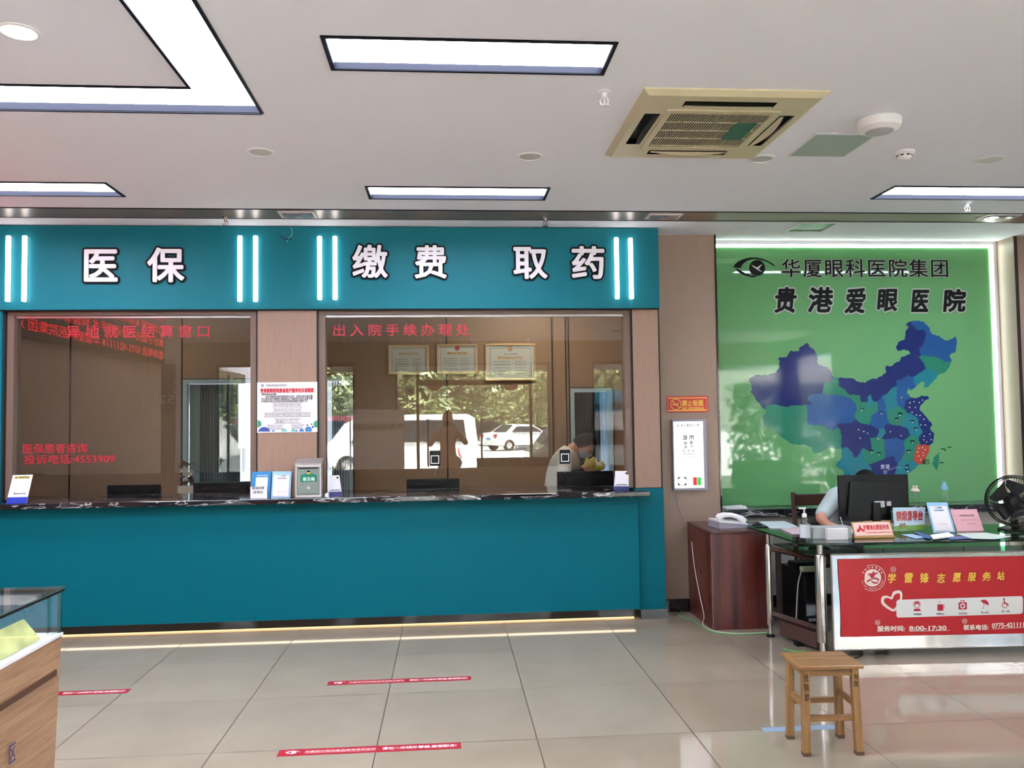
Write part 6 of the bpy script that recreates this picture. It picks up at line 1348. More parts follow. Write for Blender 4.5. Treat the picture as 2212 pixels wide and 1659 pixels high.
# person in a white coat bending over, seen through the right window; faces right and down
P = lambda x, y, yy: at(x, y, y=yy)
Yp = 8.0
J = {'pelvis': (P(1208, 1115, Yp), (0.15, 0.12)), 'waist': (P(1206, 1072, Yp-0.01), (0.145, 0.12)), 'chest': (P(1214, 1020, Yp-0.03), (0.155, 0.125)), 'upchest': (P(1224, 985, Yp-0.05), (0.135, 0.115)), 'neck': (P(1240, 966, Yp-0.05), 0.058), 'headj': (P(1254, 962, Yp-0.05), 0.055),
     'shR': (P(1222, 986, Yp-0.21), 0.068), 'elR': (P(1216, 1043, Yp-0.30), 0.05), 'wrR': (P(1262, 1010, Yp-0.26), 0.031),
     'shL': (P(1228, 984, Yp+0.13), 0.068), 'elL': (P(1240, 1040, Yp+0.16), 0.05), 'wrL': (P(1276, 1012, Yp+0.06), 0.031),
     'hipR': (P(1206, 1135, Yp-0.09), 0.098), 'knR': (V3((P(1208, 1130, Yp).x+0.02, Yp-0.11, 0.48)), 0.062), 'anR': (V3((P(1208, 1130, Yp).x-0.02, Yp-0.11, 0.09)), 0.042), 'toR': (V3((P(1208, 1130, Yp).x+0.14, Yp-0.12, 0.035)), 0.035),
     'hipL': (P(1208, 1135, Yp+0.09), 0.098), 'knL': (V3((P(1208, 1130, Yp).x+0.06, Yp+0.11, 0.48)), 0.062), 'anL': (V3((P(1208, 1130, Yp).x+0.03, Yp+0.11, 0.09)), 0.042), 'toL': (V3((P(1208, 1130, Yp).x+0.19, Yp+0.12, 0.035)), 0.035)}
Bn = [('pelvis', 'waist'), ('waist', 'chest'), ('chest', 'upchest'), ('upchest', 'collar'), ('collar', 'neck'), ('neck', 'headj'), ('upchest', 'shR'), ('shR', 'elR'), ('elR', 'wrR'), ('upchest', 'shL'), ('shL', 'elL'), ('elL', 'wrL'), ('pelvis', 'hipR'), ('hipR', 'knR'), ('knR', 'anR'), ('anR', 'toR'), ('pelvis', 'hipL'), ('hipL', 'knL'), ('knL', 'anL'), ('anL', 'toL')]
hand_joints(J, Bn, 1, J['wrR'][0], (0.9, 0.1, 0.45), (0.2, 0.9, 0.2), 0.45, 'wrR'); hand_joints(J, Bn, -1, J['wrL'][0], (0.8, -0.2, 0.2), (0, -0.9, 0.1), 0.4, 'wrL')
hc = P(1262, 962, Yp-0.06); hy, hp = math.radians(66), math.radians(46)
t = person('person', 'person in white coat and face mask bending behind the right window with yellow gloves', (J['pelvis'][0].x, Yp, 0), J, Bn, (hc, hy, hp, 0.0, 1.0),
    [('white_coat', ['pelvis', 'waist', 'chest', 'upchest', 'shR', 'elR', 'shL', 'elL', 'hipR', 'hipL'], 0.016, mat('coat_white', (228, 230, 218), 0.8)), ('dark_trousers', ['hipR', 'knR', 'anR'], 0.012, mat('dark_cloth', (40, 42, 50), 0.8)), ('dark_trousers', ['hipL', 'knL', 'anL'], 0.012, mat('dark_cloth', (40, 42, 50), 0.8)),
     ('dark_sleeve', ['elR', 'wrR'], 0.010, mat('dark_cloth', (40, 42, 50), 0.8)), ('yellow_glove', ['wrR']+[k for k in J if k.startswith('wrR') and k != 'wrR'], 0.0075, mat('yellow_rubber', (176, 158, 60), 0.5)), ('yellow_glove', ['wrL']+[k for k in J if k.startswith('wrL') and k != 'wrL'], 0.0075, mat('yellow_rubber', (176, 158, 60), 0.5))],
    hair_mesh(hc, hy, hp, 0.0, 1.03, low=-0.35))
# mask
b = bmesh.new(); bmesh.ops.create_uvsphere(b, u_segments=28, v_segments=20, radius=1.0)
bmesh.ops.delete(b, geom=[v for v in b.verts if v.co.y > -0.15 or v.co.z > -0.08 or v.co.z < -0.93], context='VERTS')
for v in b.verts: x, y, z = v.co; v.co = Vector((x*0.080, y*0.118-0.006, z*0.118-0.002))
bmesh.ops.solidify(b, geom=list(b.faces), thickness=0.003); b.transform(hmtx(hc, hy, hp)); me = bpy.data.meshes.new('mask'); b.to_mesh(me); b.free(); mesh_obj('face_mask', me, mat('mask_blue', (150, 178, 184), 0.7), t)
b = MB(); hm = hmtx(hc, hy, hp)
for sx in (-1, 1): b.tube([hm @ V3((sx*0.07, -0.05, -0.02)), hm @ V3((sx*0.078, -0.015, 0.0)), hm @ V3((sx*0.082, 0.015, 0.02)), hm @ V3((sx*0.08, 0.02, -0.03)), hm @ V3((sx*0.068, -0.045, -0.06))], 0.0016, 5)
b.build('mask_loops', M['wplas'], t)
for sx in (-1, 1):
    b = MB(); b.lathe((0, 0, 0), [(0.0001, -0.004), (0.008, -0.002), (0.0105, 0.003)], 12, 'Y'); b.xf(hm @ Matrix.Translation((sx*0.031, -0.083, 0.008))); b.build('eye', M['ink'], t)

# seated person behind the desk monitor, writing
Yp = 6.33; g = lambda x, y, yy=Yp: at(x, y, y=yy)
cxs = g(1838, 1100).x; sh = g(1795, 1092, 6.30); el = V3((g(1766, 1114, 6.14).x+0.015, 6.13, ZD+0.075)); wr = V3((g(1793, 1124, 6.0).x, 5.99, ZD+0.035))
J = {'pelvis': (V3((cxs, 6.52, 0.54)), (0.155, 0.12)), 'waist': (V3((cxs, 6.48, 0.70)), (0.13, 0.105)), 'chest': (V3((cxs+0.01, 6.40, 0.88)), (0.14, 0.11)), 'upchest': (V3((cxs+0.02, 6.33, 0.985)), (0.12, 0.10)), 'neck': (V3((cxs+0.03, 6.26, 1.045)), 0.05), 'headj': (V3((cxs+0.035, 6.22, 1.075)), 0.05),
     'shR': (V3((cxs-0.13, 6.33, 0.97)), 0.062), 'elR': (el, 0.045), 'wrR': (wr, 0.028),
     'shL': (V3((cxs+0.18, 6.33, 0.97)), 0.062), 'elL': (V3((cxs+0.29, 6.20, ZD+0.07)), 0.045), 'wrL': (V3((cxs+0.13, 6.15, ZD+0.035)), 0.028),
     'hipR': (V3((cxs-0.09, 6.48, 0.53)), 0.09), 'knR': (V3((cxs-0.10, 6.12, 0.52)), 0.062), 'anR': (V3((cxs-0.09, 6.14, 0.10)), 0.04), 'toR': (V3((cxs-0.09, 6.0, 0.038)), 0.035),
     'hipL': (V3((cxs+0.09, 6.48, 0.53)), 0.09), 'knL': (V3((cxs+0.11, 6.12, 0.52)), 0.062), 'anL': (V3((cxs+0.12, 6.16, 0.10)), 0.04), 'toL': (V3((cxs+0.13, 6.02, 0.038)), 0.035)}
hand_joints(J, Bn2 := [b_ for b_ in Bn[:20]], 1, wr, (0.75, -0.55, -0.05), (0.1, 0.1, -1), 0.5, 'wrR', 0.92); hand_joints(J, Bn2, -1, J['wrL'][0], (-1.0, -0.05, -0.05), (0, 0.1, -1), 0.25, 'wrL', 0.92)
hc = V3((cxs+0.04, 6.17, 1.085)); greyc = mat('pale_grey_shirt', (176, 188, 188), 0.8)
t = person('person', 'person in a pale grey shirt writing behind the desk monitor, head hidden', (cxs, 6.52, 0), J, Bn2, (hc, 0.0, math.radians(52), 0.0, 0.93),
    [('grey_shirt', ['pelvis', 'waist', 'chest', 'upchest', 'shR', 'elR', 'shL', 'elL'], 0.014, greyc), ('dark_trousers', ['hipR', 'knR', 'anR'], 0.012, mat('dark_cloth', (40, 42, 50), 0.8)), ('dark_trousers', ['hipL', 'knL', 'anL'], 0.012, mat('dark_cloth', (40, 42, 50), 0.8))],
    hair_mesh(hc, 0.0, math.radians(52), 0.0, 0.96, low=-0.5))
o = MB().tube([wr+V3((0.075, -0.055, -0.02)), wr+V3((0.06, -0.03, 0.07))], 0.004, 8).build('pen', M['alu']); tag(o, 'slim pen in the hand of the seated person', 'pen'); own_origin(o, wr+V3((0.075, -0.055, -0.02)))
o = MB().box(wr.x-0.03, wr.x+0.2, 5.84, 6.02, ZD+0.0005, ZD+0.008, 0.002).build('notebook', M['paper']); tag(o, 'open white notebook under the seated person\'s hand', 'notebook'); own_origin(o, (wr.x+0.08, 5.93, ZD))
# wooden chair
cc = at(1737, 1085, y=6.66)
t = thing('wooden_chair', 'dark wooden chair with a high back behind the glass desk', 'chair', (cxs-0.06, 6.6, 0))
bx0 = at(1717, 1085, y=6.72).x; bx1 = bx0+0.46
for xx in (bx0, bx1):
    b = MB(); b.tube([(xx, 6.70, 0), (xx, 6.70, 0.44), (xx, 6.75, 0.98)], 0.021, 4); b.build('rear_leg', M['darkwood'], t)
    b = MB(); b.tube([(xx, 6.34, 0), (xx, 6.34, 0.43)], 0.02, 4); b.build('front_leg', M['darkwood'], t)
    b = MB(); b.box(xx-0.012, xx+0.012, 6.36, 6.69, 0.2, 0.23); b.build('stretcher', M['darkwood'], t)
b = MB(); b.box(bx0-0.015, bx1+0.015, 6.31, 6.73, 0.43, 0.455, 0.006); b.build('seat', M['darkwood'], t)
b = MB(); b.box(bx0+0.02, bx1-0.02, 6.735, 6.755, 0.87, 0.965, 0.006); b.build('top_rail', M['darkwood'], t)
b = MB(); b.box(bx0+0.02, bx1-0.02, 6.715, 6.735, 0.62, 0.66, 0.004); b.build('middle_rail', M['darkwood'], t)

# ------------------------------------------------------------------ the hall behind the photographer (seen mirrored in the counter glass)
def rf(px, py, y):
    """real point whose mirror image in the counter glass is seen at a photo pixel; y = real depth"""
    p = at(px, py, y=2*YG-y); return V3((p.x, y, p.z))
b = MB(); b.box(-3.9, -3.8, 2.1, 6.48, 0, ZC); struct(b.build('wall_left', M['lam']))
b = MB(); b.box(-10.5, -3.9, 2.1, 2.2, 0, ZC); struct(b.build('wall_left_return', M['white']))
b = MB(); b.box(7.1, 7.2, -0.6, YW, 0, ZC).box(7.1, 7.2, YF-0.25, -2.3, 0, ZC).box(7.1, 7.2, -2.3, -0.6, 2.9, ZC); struct(b.build('wall_right_side', M['white']))
b = MB(); b.box(7.12, 7.18, -2.3, -0.6, 2.82, 2.9).box(7.12, 7.18, -2.3, -0.6, 0, 0.1)
for k in range(2): b.box(7.12, 7.18, -2.3+k*1.63, -2.23+k*1.63, 0.1, 2.82)
w = struct(b.build('window_9', M['frameb']))  # unseen window added to let daylight in from the right
g_ = MB(); g_.box(7.146, 7.154, -2.23, -0.67, 0.1, 2.82); g_.build('pane', M['pane'], w)
b = MB(); b.box(7.21, 60, YF-0.21, 14, -0.2, -0.02); struct(b.build('ground_side', mat('sunlit_paving', (204, 202, 200), 0.8)))
b = MB(); b.box(-10.6, -10.5, -8.2, 2.2, 0, ZC); struct(b.build('wall_far_left', M['white']))
b = MB(); b.box(-10.5, -5.0, -8.3, -8.2, 0, ZC); struct(b.build('wall_rear_left', mat('shop_blue', (70, 84, 130), 0.5)))
b = MB(); b.box(-5.1, -5.0, -8.2, -7.6, 0, ZC).box(-5.1, -5.0, -3.4, YF, 0, ZC).box(-5.1, -5.0, -7.6, -3.4, 2.85, ZC); struct(b.build('wall_rear_return', M['white']))
b = MB(); b.box(-5.08, -5.02, -7.6, -3.4, 2.77, 2.85).box(-5.08, -5.02, -7.6, -3.4, 0, 0.1)
for k in range(4): b.box(-5.08, -5.02, -7.6+k*1.38, -7.54+k*1.38, 0.1, 2.77)
w = struct(b.build('window_10', M['frameb']))  # unseen glazing added to bring daylight into the left hall
for k in range(3): g_ = MB(); g_.box(-5.054, -5.046, -7.54+k*1.38, -7.6+(k+1)*1.38, 0.1, 2.77); g_.build('pane', M['pane'], w)
b = MB()
for i in range(9): b.box(-10.0+i*0.55, -9.6+i*0.55, -8.18, -8.1, 0.4, 1.9)
o = b.build('shop_shelving', mat('shelf_pale', (150, 140, 124), 0.5)); tag(o, 'pale shop shelving at the far end of the hall, only mirrored in the glass', 'shelving'); own_origin(o, (-7.6, -8.14, 0.4)); o.location.z = 0.4
t = thing('shop_sign', 'blue shop fascia with a telephone number, mirrored in the left window', 'sign', (-7.5, -8.2, 2.2))
b = MB(); b.box(-10, -5.2, -8.2, -8.12, 2.1, 3.0); b.build('board', mat('fascia_blue', (46, 60, 120), 0.5), t)
b = MB(); me = fit_text('859 5268', 1.6, 0.22, off=0.02, thick=0.01); b.mesh(me, Matrix.Translation((-6.9, -8.12, 2.28)) @ Matrix(((-1, 0, 0, 0), (0, 0, 1, 0), (0, 1, 0, 0), (0, 0, 0, 1)))); me = fit_text('是', 0.6, 0.62, off=0.03, thick=0.01); b.mesh(me, Matrix.Translation((-6.6, -8.12, 2.72)) @ Matrix(((-1, 0, 0, 0), (0, 0, 1, 0), (0, 1, 0, 0), (0, 0, 0, 1)))); b.build('lettering', M['wplas'], t)
# LED text screen on the left wall
t = thing('led_text_screen', 'long red dot-matrix text screen high on the left wall, mirrored in the left window', 'display screen', (-3.78, 4.6, 2.45))
b = MB(); b.box(-3.798, -3.74, 2.15, 6.45, 2.42, 3.12); b.build('housing', M['black'], t)
b = MB(); RM = Matrix(((0, 0, 1, 0), (1, 0, 0, 0), (0, 1, 0, 0), (0, 0, 0, 1)))
for k, s_ in enumerate(('贵港爱眼医院 白内障 近视防控 眼底病专科 H450', '门诊时间 8:00-17:30 医保定点 异地就医结算 05', '准分子激光 飞秒近视手术 斜弱视 验光配镜 H450', '咨询电话 0775-4211118 华厦眼科医院集团 欢迎您')):
    me = fit_text(s_, 4.2, 0.115, off=0.0, thick=0.001, res=1); b.mesh(me, Matrix.Translation((-3.738, 4.3, 3.03-k*0.165)) @ RM)
b.build('glowing_text', emis('led_red', (255, 40, 60), 3.0), t)
# thin LED ring in the far ceiling
t = thing('thin_ring_light', 'thin rectangular LED line on the far ceiling, mirrored in the left window', 'ceiling light', (-7.7, -2.8, ZC))
b = MB()
for bx in ((-8.4, -7.0, -0.25, -0.2), (-8.4, -7.0, -5.5, -5.45), (-8.4, -8.35, -5.45, -0.25), (-7.05, -7.0, -5.45, -0.25)): b.box(*bx, ZC-0.02, ZC-0.001)
b.build('led_line', emis('far_led', (255, 246, 236), 14), t)
for px, py in ((92, 804), (158, 813), (50, 831)):
    p = rf(px, py, -3.6); round_light(V3((-7.7+(px-92)*0.012, -3.0-(px-92)*0.01, ZC)), 0.12, 'glowing round downlight on the far ceiling, mirrored in the left window (%s)' % {92: 'middle', 158: 'right', 50: 'left'}[px], True)
# shop front: posts, header, panes, doors
def fx(px): return rf(px, 900, YF).x
segs = [(-5.0, fx(465), 1), (fx(465), fx(553)+0.25, 0), (fx(553)+0.25, fx(690)-0.05, 1), (fx(690)-0.05, fx(768), 0), (fx(768), fx(853), 1), (fx(853), fx(1190), 0), (fx(1190), fx(1280), 1), (fx(1280), 7.0, 0), (7.0, 7.1, 1)]  # last opening widened out of view to admit more daylight
ZF = rf(900, 784, YF).z
b = MB()
for x0, x1, k in segs:
    if k: b.box(x0, x1, YF-0.25, YF, 0, ZC)
    else: b.box(x0, x1, YF-0.25, YF, ZF, ZC)
struct(b.build('wall_shopfront', mat('shopfront_stone', (176, 160, 146), 0.5)))
n = 3
for x0, x1, k in segs:
    if k: continue
    f = MB(); f.box(x0, x0+0.05, YF-0.12, YF-0.06, 0, ZF).box(x1-0.05, x1, YF-0.12, YF-0.06, 0, ZF).box(x0, x1, YF-0.12, YF-0.06, ZF-0.05, ZF).box(x0, x1, YF-0.12, YF-0.06, 0, 0.08)
    xs = [x0+0.05, x1-0.05]
    if x1-x0 > 2.5:
        da, db = fx(905), fx(1145); zh = rf(1000, 826, YF).z
        f.box(da-0.05, da, YF-0.12, YF-0.06, 0, ZF).box(db, db+0.05, YF-0.12, YF-0.06, 0, ZF).box(da, db, YF-0.13, YF-0.05, zh-0.05, zh+0.05)
        xs = [x0+0.05, da-0.05, da, db, db+0.05, x1-0.05]
    w = struct(f.build('window_%d' % n, mat('dark_bronze_frame', (74, 58, 50), 0.4))); n += 1
    for a, c in zip(xs[::2], xs[1::2]):
        if x1-x0 > 2.5 and a == da: continue
        g_ = MB(); g_.box(a, c, YF-0.095, YF-0.087, 0.08, ZF-0.05); g_.build('pane', M['pane'], w)
    if x1-x0 > 2.5:
        for i, (a, c) in enumerate(((da, (da+db)/2), ((da+db)/2, db))):
            d_ = struct(MB().box(a+0.006, c-0.006, YF-0.096, YF-0.084, 0.02, zh-0.055).build('door_%d' % (4+i), M['pane']))
            hx = fx(924) if i == 0 else fx(1040)
            h_ = MB(); h_.tube([(hx, YF-0.02, 0.75), (hx, YF-0.02, rf(924, 905, YF).z)], 0.018, 10); h_.build('door_handle', M['dark'], d_)
# poster stand behind the photographer
yy = -1.0; A_ = rf(763, 1008, yy); C_ = rf(873, 884, yy)
t = thing('poster_stand', 'tall pale poster stand behind the photographer, mirrored in the right window', 'poster stand', ((A_.x+C_.x)/2, yy, 0))
b = MB(); b.box(A_.x, C_.x, yy-0.02, yy, 0.4, C_.z, 0.003); b.build('poster', mat('poster_beige', (226, 210, 196), 0.6), t)
b = MB(); b.tube([(C_.x+0.05, yy-0.03, 0.03), (C_.x+0.25, yy-0.03, 0.03), (C_.x+0.25, yy-0.03, C_.z+0.1), (C_.x+0.05, yy-0.03, C_.z+0.16), (A_.x+0.05, yy-0.03, C_.z+0.16), (A_.x-0.05, yy-0.03, C_.z+0.1), (A_.x-0.05, yy-0.03, 0.03), (C_.x+0.05, yy-0.03, 0.03)], 0.012, 8); b.build('metal_frame', M['chrome'], t)
b = MB(); me = fit_text('贵港爱眼医院', 0.9, 0.13, off=0.02, thick=0.001); MIR = Matrix(((1, 0, 0, 0), (0, 0, -1, 0), (0, 1, 0, 0), (0, 0, 0, 1))); BM = Matrix(((-1, 0, 0, 0), (0, 0, 1, 0), (0, 1, 0, 0), (0, 0, 0, 1)))
b.mesh(me, Matrix.Translation(((A_.x+C_.x)/2, yy+0.001, C_.z-0.3)) @ BM); b.build('lettering', mat('poster_ink', (130, 110, 80), 0.5), t)
# photographer
hx = 0.0; hh = 1.70
J = {'pelvis': (V3((hx, -0.30, 0.95)), (0.15, 0.11)), 'waist': (V3((hx, -0.30, 1.10)), (0.14, 0.10)), 'chest': (V3((hx, -0.31, 1.28)), (0.155, 0.105)), 'upchest': (V3((hx, -0.31, 1.42)), (0.14, 0.09)), 'neck': (V3((hx, -0.30, 1.51)), 0.055), 'headj': (V3((hx, -0.29, 1.58)), 0.05),
     'shR': (V3((hx+0.19, -0.31, 1.42)), 0.062), 'elR': (V3((hx+0.31, -0.20, 1.24)), 0.045), 'wrR': (V3((hx+0.13, -0.06, 1.50)), 0.028), 'shL': (V3((hx-0.19, -0.31, 1.42)), 0.062), 'elL': (V3((hx-0.30, -0.20, 1.22)), 0.045), 'wrL': (V3((hx-0.12, -0.06, 1.48)), 0.028),
     'hipR': (V3((hx+0.09, -0.30, 0.90)), 0.095), 'knR': (V3((hx+0.11, -0.29, 0.49)), 0.06), 'anR': (V3((hx+0.12, -0.32, 0.09)), 0.042), 'toR': (V3((hx+0.13, -0.18, 0.035)), 0.035), 'hipL': (V3((hx-0.09, -0.30, 0.90)), 0.095), 'knL': (V3((hx-0.11, -0.29, 0.49)), 0.06), 'anL': (V3((hx-0.12, -0.32, 0.09)), 0.042), 'toL': (V3((hx-0.13, -0.18, 0.035)), 0.035)}
Bn3 = [b_ for b_ in Bn[:20]]
hand_joints(J, Bn3, 1, J['wrR'][0], (-0.55, 0.02, 0.8), (-0.5, 0.2, 0.1), 0.35, 'wrR'); hand_joints(J, Bn3, -1, J['wrL'][0], (0.55, 0.02, 0.8), (0.5, 0.2, 0.1), 0.35, 'wrL')
hc = V3((hx, -0.27, 1.67)); dshirt = mat('grey_brown_shirt', (84, 78, 74), 0.8)
person('person', 'photographer in a dark shirt holding a phone up, mirrored in the right window', (hx, -0.3, 0), J, Bn3, (hc, PI, 0.0, 0.0, 1.0),
    [('dark_shirt', ['pelvis', 'waist', 'chest', 'upchest', 'shR', 'elR', 'shL', 'elL'], 0.014, dshirt), ('dark_trousers', ['hipR', 'knR', 'anR'], 0.012, mat('dark_cloth', (40, 42, 50), 0.8)), ('dark_trousers', ['hipL', 'knL', 'anL'], 0.012, mat('dark_cloth', (40, 42, 50), 0.8))], hair_mesh(hc, PI, 0.0, 0.0, 1.0, low=-0.3))
o = MB().box(-0.08, 0.08, -0.048, -0.040, 1.545, 1.62, 0.003).build('mobile_phone', M['black']); tag(o, 'black mobile phone held sideways by the photographer', 'phone'); own_origin(o, (0, -0.044, 1.545))

# ------------------------------------------------------------------ outdoors
b = MB(); b.box(-60, 60, -90, -8.31, -0.2, -0.02).box(-4.99, 60, -8.31, YF-0.2, -0.2, -0.02); o = struct(b.build('ground', mat('sunlit_paving', (204, 202, 200), 0.8)))
b = MB(); b.box(-5.2, 9.5, YF-1.1, YF-0.26, ZF+0.02, ZF+0.14); struct(b.build('canopy_slab', mat('canopy_white', (240, 240, 250), 0.6)))
b = MB(); p = rf(1030, 990, -4.2); q_ = rf(1200, 1008, -4.2); b.box(p.x, q_.x+0.6, -4.4, -4.1, -0.02, p.z, 0.01); o = b.build('planter_wall', mat('grey_stone', (110, 108, 106), 0.7)); tag(o, 'low grey wall outside the entrance, mirrored in the right window', 'low wall'); own_origin(o, ((p.x+q_.x)/2, -4.25, -0.02))
b = MB(); b.box(fx(700), 9.5, YF-1.1, YF-1.04, 2.66, ZF+0.02); struct(b.build('canopy_soffit_board', mat('canopy_white', (240, 240, 250), 0.6)))  # upright pale board standing in for the lit canopy underside
for px, lb in ((938, 'left'), (1103, 'right')):
    p = rf(px, 832, -3.95); t = thing('red_lantern', 'red lantern hanging outside the entrance, %s of the mirrored pair' % lb, 'lantern', (p.x, -3.95, p.z-0.1))
    b = MB(); b.lathe((p.x, -3.95, p.z), [(0.06, 0.11), (0.12, 0.08), (0.155, 0.0), (0.12, -0.08), (0.06, -0.11), (0.0001, -0.11)], 24); b.build('shade', mat('lantern_red', (206, 40, 40), 0.6), t, smooth=True)
    b = MB(); b.tube([(p.x, -3.95, p.z+0.1), (p.x, -3.95, ZF+0.05), (p.x, -3.70, ZF+0.05)], 0.004, 5); b.build('cord', M['dark'], t)
def car(loc, rz, L, Wd, Hh, col, label, van=False):
    t = thing('car', label, 'car', loc, rz=rz); paint = mat('paint_%d_%d_%d' % col, col, 0.25, coat=0.6)
    if van: prof = [(-L/2, 0.35), (-L/2, 0.9), (-L/2+0.1, Hh*0.93), (-L/2+0.3, Hh), (L/2-1.3, Hh), (L/2-0.75, Hh*0.86), (L/2-0.25, Hh*0.52), (L/2, Hh*0.44), (L/2, 0.32)]
    else: prof = [(-L/2, 0.32), (-L/2, 0.78), (-L/2+0.12, 0.98), (-L/2+0.75, 1.04), (-L/2+1.35, Hh-0.03), (-L/2+1.9, Hh), (L/2-1.95, Hh-0.04), (L/2-1.15, 0.98), (L/2-0.2, 0.78), (L/2, 0.62), (L/2, 0.30)]
    wr_ = 0.32; wx = (-L/2+0.85, L/2-0.85)
    bot = []
    for cxw in wx[::-1]:
        bot += [(cxw+wr_*1.12*math.cos(a), 0.30+wr_*1.05*math.sin(a)) for a in [k*PI/8 for k in range(0, 9)]]
    P_ = prof+bot; b = MB(); b.prism(P_, -Wd/2, Wd/2, 'Y')
    for v in b.bm.verts:
        k = max(0, (v.co.z-0.95)/(Hh-0.95)); v.co.y *= 1-(0.10 if van else 0.2)*k
    b.build('body', paint, t, local=True)
    gl = mat('car_glass', (36, 44, 50), 0.05)
    if van: G = [(-L/2+0.35, 1.02), (-L/2+0.45, Hh-0.18), (L/2-1.35, Hh-0.18), (L/2-0.95, 1.02)]
    else: G = [(-L/2+1.0, 1.04), (-L/2+1.45, Hh-0.1), (L/2-1.95, Hh-0.12), (L/2-1.35, 1.02)]
    for sg in (-1, 1):
        b = MB(); b.prism(G, sg*(Wd/2-0.002), sg*(Wd/2+0.006), 'Y')
        for v in b.bm.verts: k = max(0, (v.co.z-0.95)/(Hh-0.95)); v.co.y *= 1-(0.10 if van else 0.2)*k
        b.build('side_windows', gl, t, local=True)
    rw = Wd/2-0.2; b = MB()
    if van: b.quad((-L/2-0.012, -rw, 1.02), (-L/2-0.012, rw, 1.02), (-L/2+0.09, rw*0.92, Hh*0.9), (-L/2+0.09, -rw*0.92, Hh*0.9)); 
    else: b.quad((-L/2+0.74, -rw, 1.06), (-L/2+0.74, rw, 1.06), (-L/2+1.3, rw*0.82, Hh-0.02), (-L/2+1.3, -rw*0.82, Hh-0.02))
    b.build('rear_window', gl, t, local=True); b = MB()
    if van: b.quad((L/2-0.27, -rw, Hh*0.56), (L/2-0.27, rw, Hh*0.56), (L/2-0.76, rw*0.92, Hh*0.87), (L/2-0.76, -rw*0.92, Hh*0.87))
    else: b.quad((L/2-1.13, -rw, 1.01), (L/2-1.13, rw, 1.01), (L/2-1.9, rw*0.82, Hh-0.02), (L/2-1.9, -rw*0.82, Hh-0.02))
    b.build('windscreen', gl, t, local=True)
    for sg in (-1, 1):
        b = MB(); b.box(-L/2-0.01, -L/2+0.12, sg*(Wd/2-0.34) if sg > 0 else -Wd/2+0.02, sg*(Wd/2-0.02) if sg > 0 else -Wd/2+0.34, 0.76, 0.93, 0.01); b.build('tail_light', mat('tail_red', (170, 20, 30), 0.2), t, local=True)
        b = MB(); b.box(L/2-0.14, L/2+0.01, min(sg*(Wd/2-0.4), sg*(Wd/2-0.05)), max(sg*(Wd/2-0.4), sg*(Wd/2-0.05)), 0.56, 0.70, 0.01); b.build('head_light', M['chrome'], t, local=True)
        for cxw in wx:
            b = MB(); b.lathe((cxw, sg*(Wd/2-0.11), wr_), [(wr_*0.98, -0.1), (wr_, -0.06), (wr_, 0.06), (wr_*0.98, 0.1), (wr_*0.6, 0.1), (wr_*0.6, 0.06), (0.0001, 0.07)] if sg > 0 else [(0.0001, -0.07), (wr_*0.6, -0.06), (wr_*0.6, -0.1), (wr_*0.98, -0.1), (wr_, -0.06), (wr_, 0.06), (wr_*0.98, 0.1)], 24, 'Y'); w_ = b.build('wheel', M['rubber'], t, local=True)
            b = MB(); b.lathe((cxw, sg*(Wd/2-0.02), wr_), [(0.0001, 0), (wr_*0.58, -0.01*sg), (wr_*0.6, -0.03*sg)], 16, 'Y'); b.build('hub_cap', M['alu'], w_, local=True)
    b = MB(); b.box(-L/2-0.014, -L/2-0.004, -0.22, 0.22, 0.60, 0.72); b.build('number_plate', M['blueprint'], t, local=True)
    return t
def mcar(px0, px1, yreal, rz, L, col, label, van=False, W=1.75, Hh=1.46):
    a = rf((px0+px1)/2, 950, yreal); return car((a.x, yreal, -0.02), rz, L, W, Hh, col, label, van)
c1 = mcar(1062, 1190, -34, math.radians(-30), 4.5, (236, 236, 238), 'white saloon car parked outside, mirrored in the middle of the right window')
van = mcar(700, 1036, -13.5, math.radians(182), 4.9, (232, 232, 232), 'white van parked outside, mirrored behind the photographer', True, 1.8, 1.88)
b = MB(); me = fit_text('八桂', 0.7, 0.34, off=0.02, thick=0.004); b.mesh(me, Matrix.Translation((-1.6, -0.905, 0.68)) @ WALLM); b.build('lettering', M['red'], van, local=True)
mcar(1020, 1078, -44, math.radians(20), 4.3, (60, 66, 76), 'dark estate car parked outside, mirrored left of the white saloon', True, 1.8, 1.65)
mcar(1075, 1140, -47, math.radians(-20), 4.4, (226, 228, 232), 'white hatchback parked farthest outside, mirrored above the white saloon')
mcar(1270, 1420, -7.6, math.radians(178), 4.9, (236, 236, 236), 'white people carrier parked close outside, mirrored at the right window edge', True, 1.8, 1.95)
mcar(395, 560, -8.2-2.0, math.radians(3), 4.5, (196, 204, 212), 'silver car parked outside, mirrored in the left window doorway')
mcar(690, 775, -17, math.radians(30), 4.4, (150, 70, 70), 'red car parked outside, mirrored left in the right window', True, 1.8, 1.9)
# banner board outside on the right
p = rf(1275, 930, -6.0); q_ = rf(1420, 842, -6.0)
t = thing('outdoor_banner', 'blue and white banner outside, mirrored above the white people carrier', 'banner', ((p.x+q_.x)/2, -6.0, p.z)); b = MB(); b.box(p.x, q_.x, -6.03, -6.0, p.z, q_.z); b.build('cloth', mat('banner_sky', (90, 170, 206), 0.6), t)
b = MB(); b.box(p.x, q_.x, -6.0, -5.995, p.z, p.z+(q_.z-p.z)*0.45); b.build('white_half', M['paper'], t)
for xx in (p.x, q_.x): b = MB(); b.tube([(xx, -6.02, -0.02), (xx, -6.02, q_.z+0.05)], 0.03, 8); b.build('post', M['alu'], t)
b = MB(); me = fit_text('爱眼护眼 从您身边做起', (q_.x-p.x)*0.9, 0.16, off=0.02, thick=0.002); b.mesh(me, Matrix.Translation(((p.x+q_.x)/2, -5.99, p.z+(q_.z-p.z)*0.6)) @ BM); b.build('lettering', M['ink'], t)
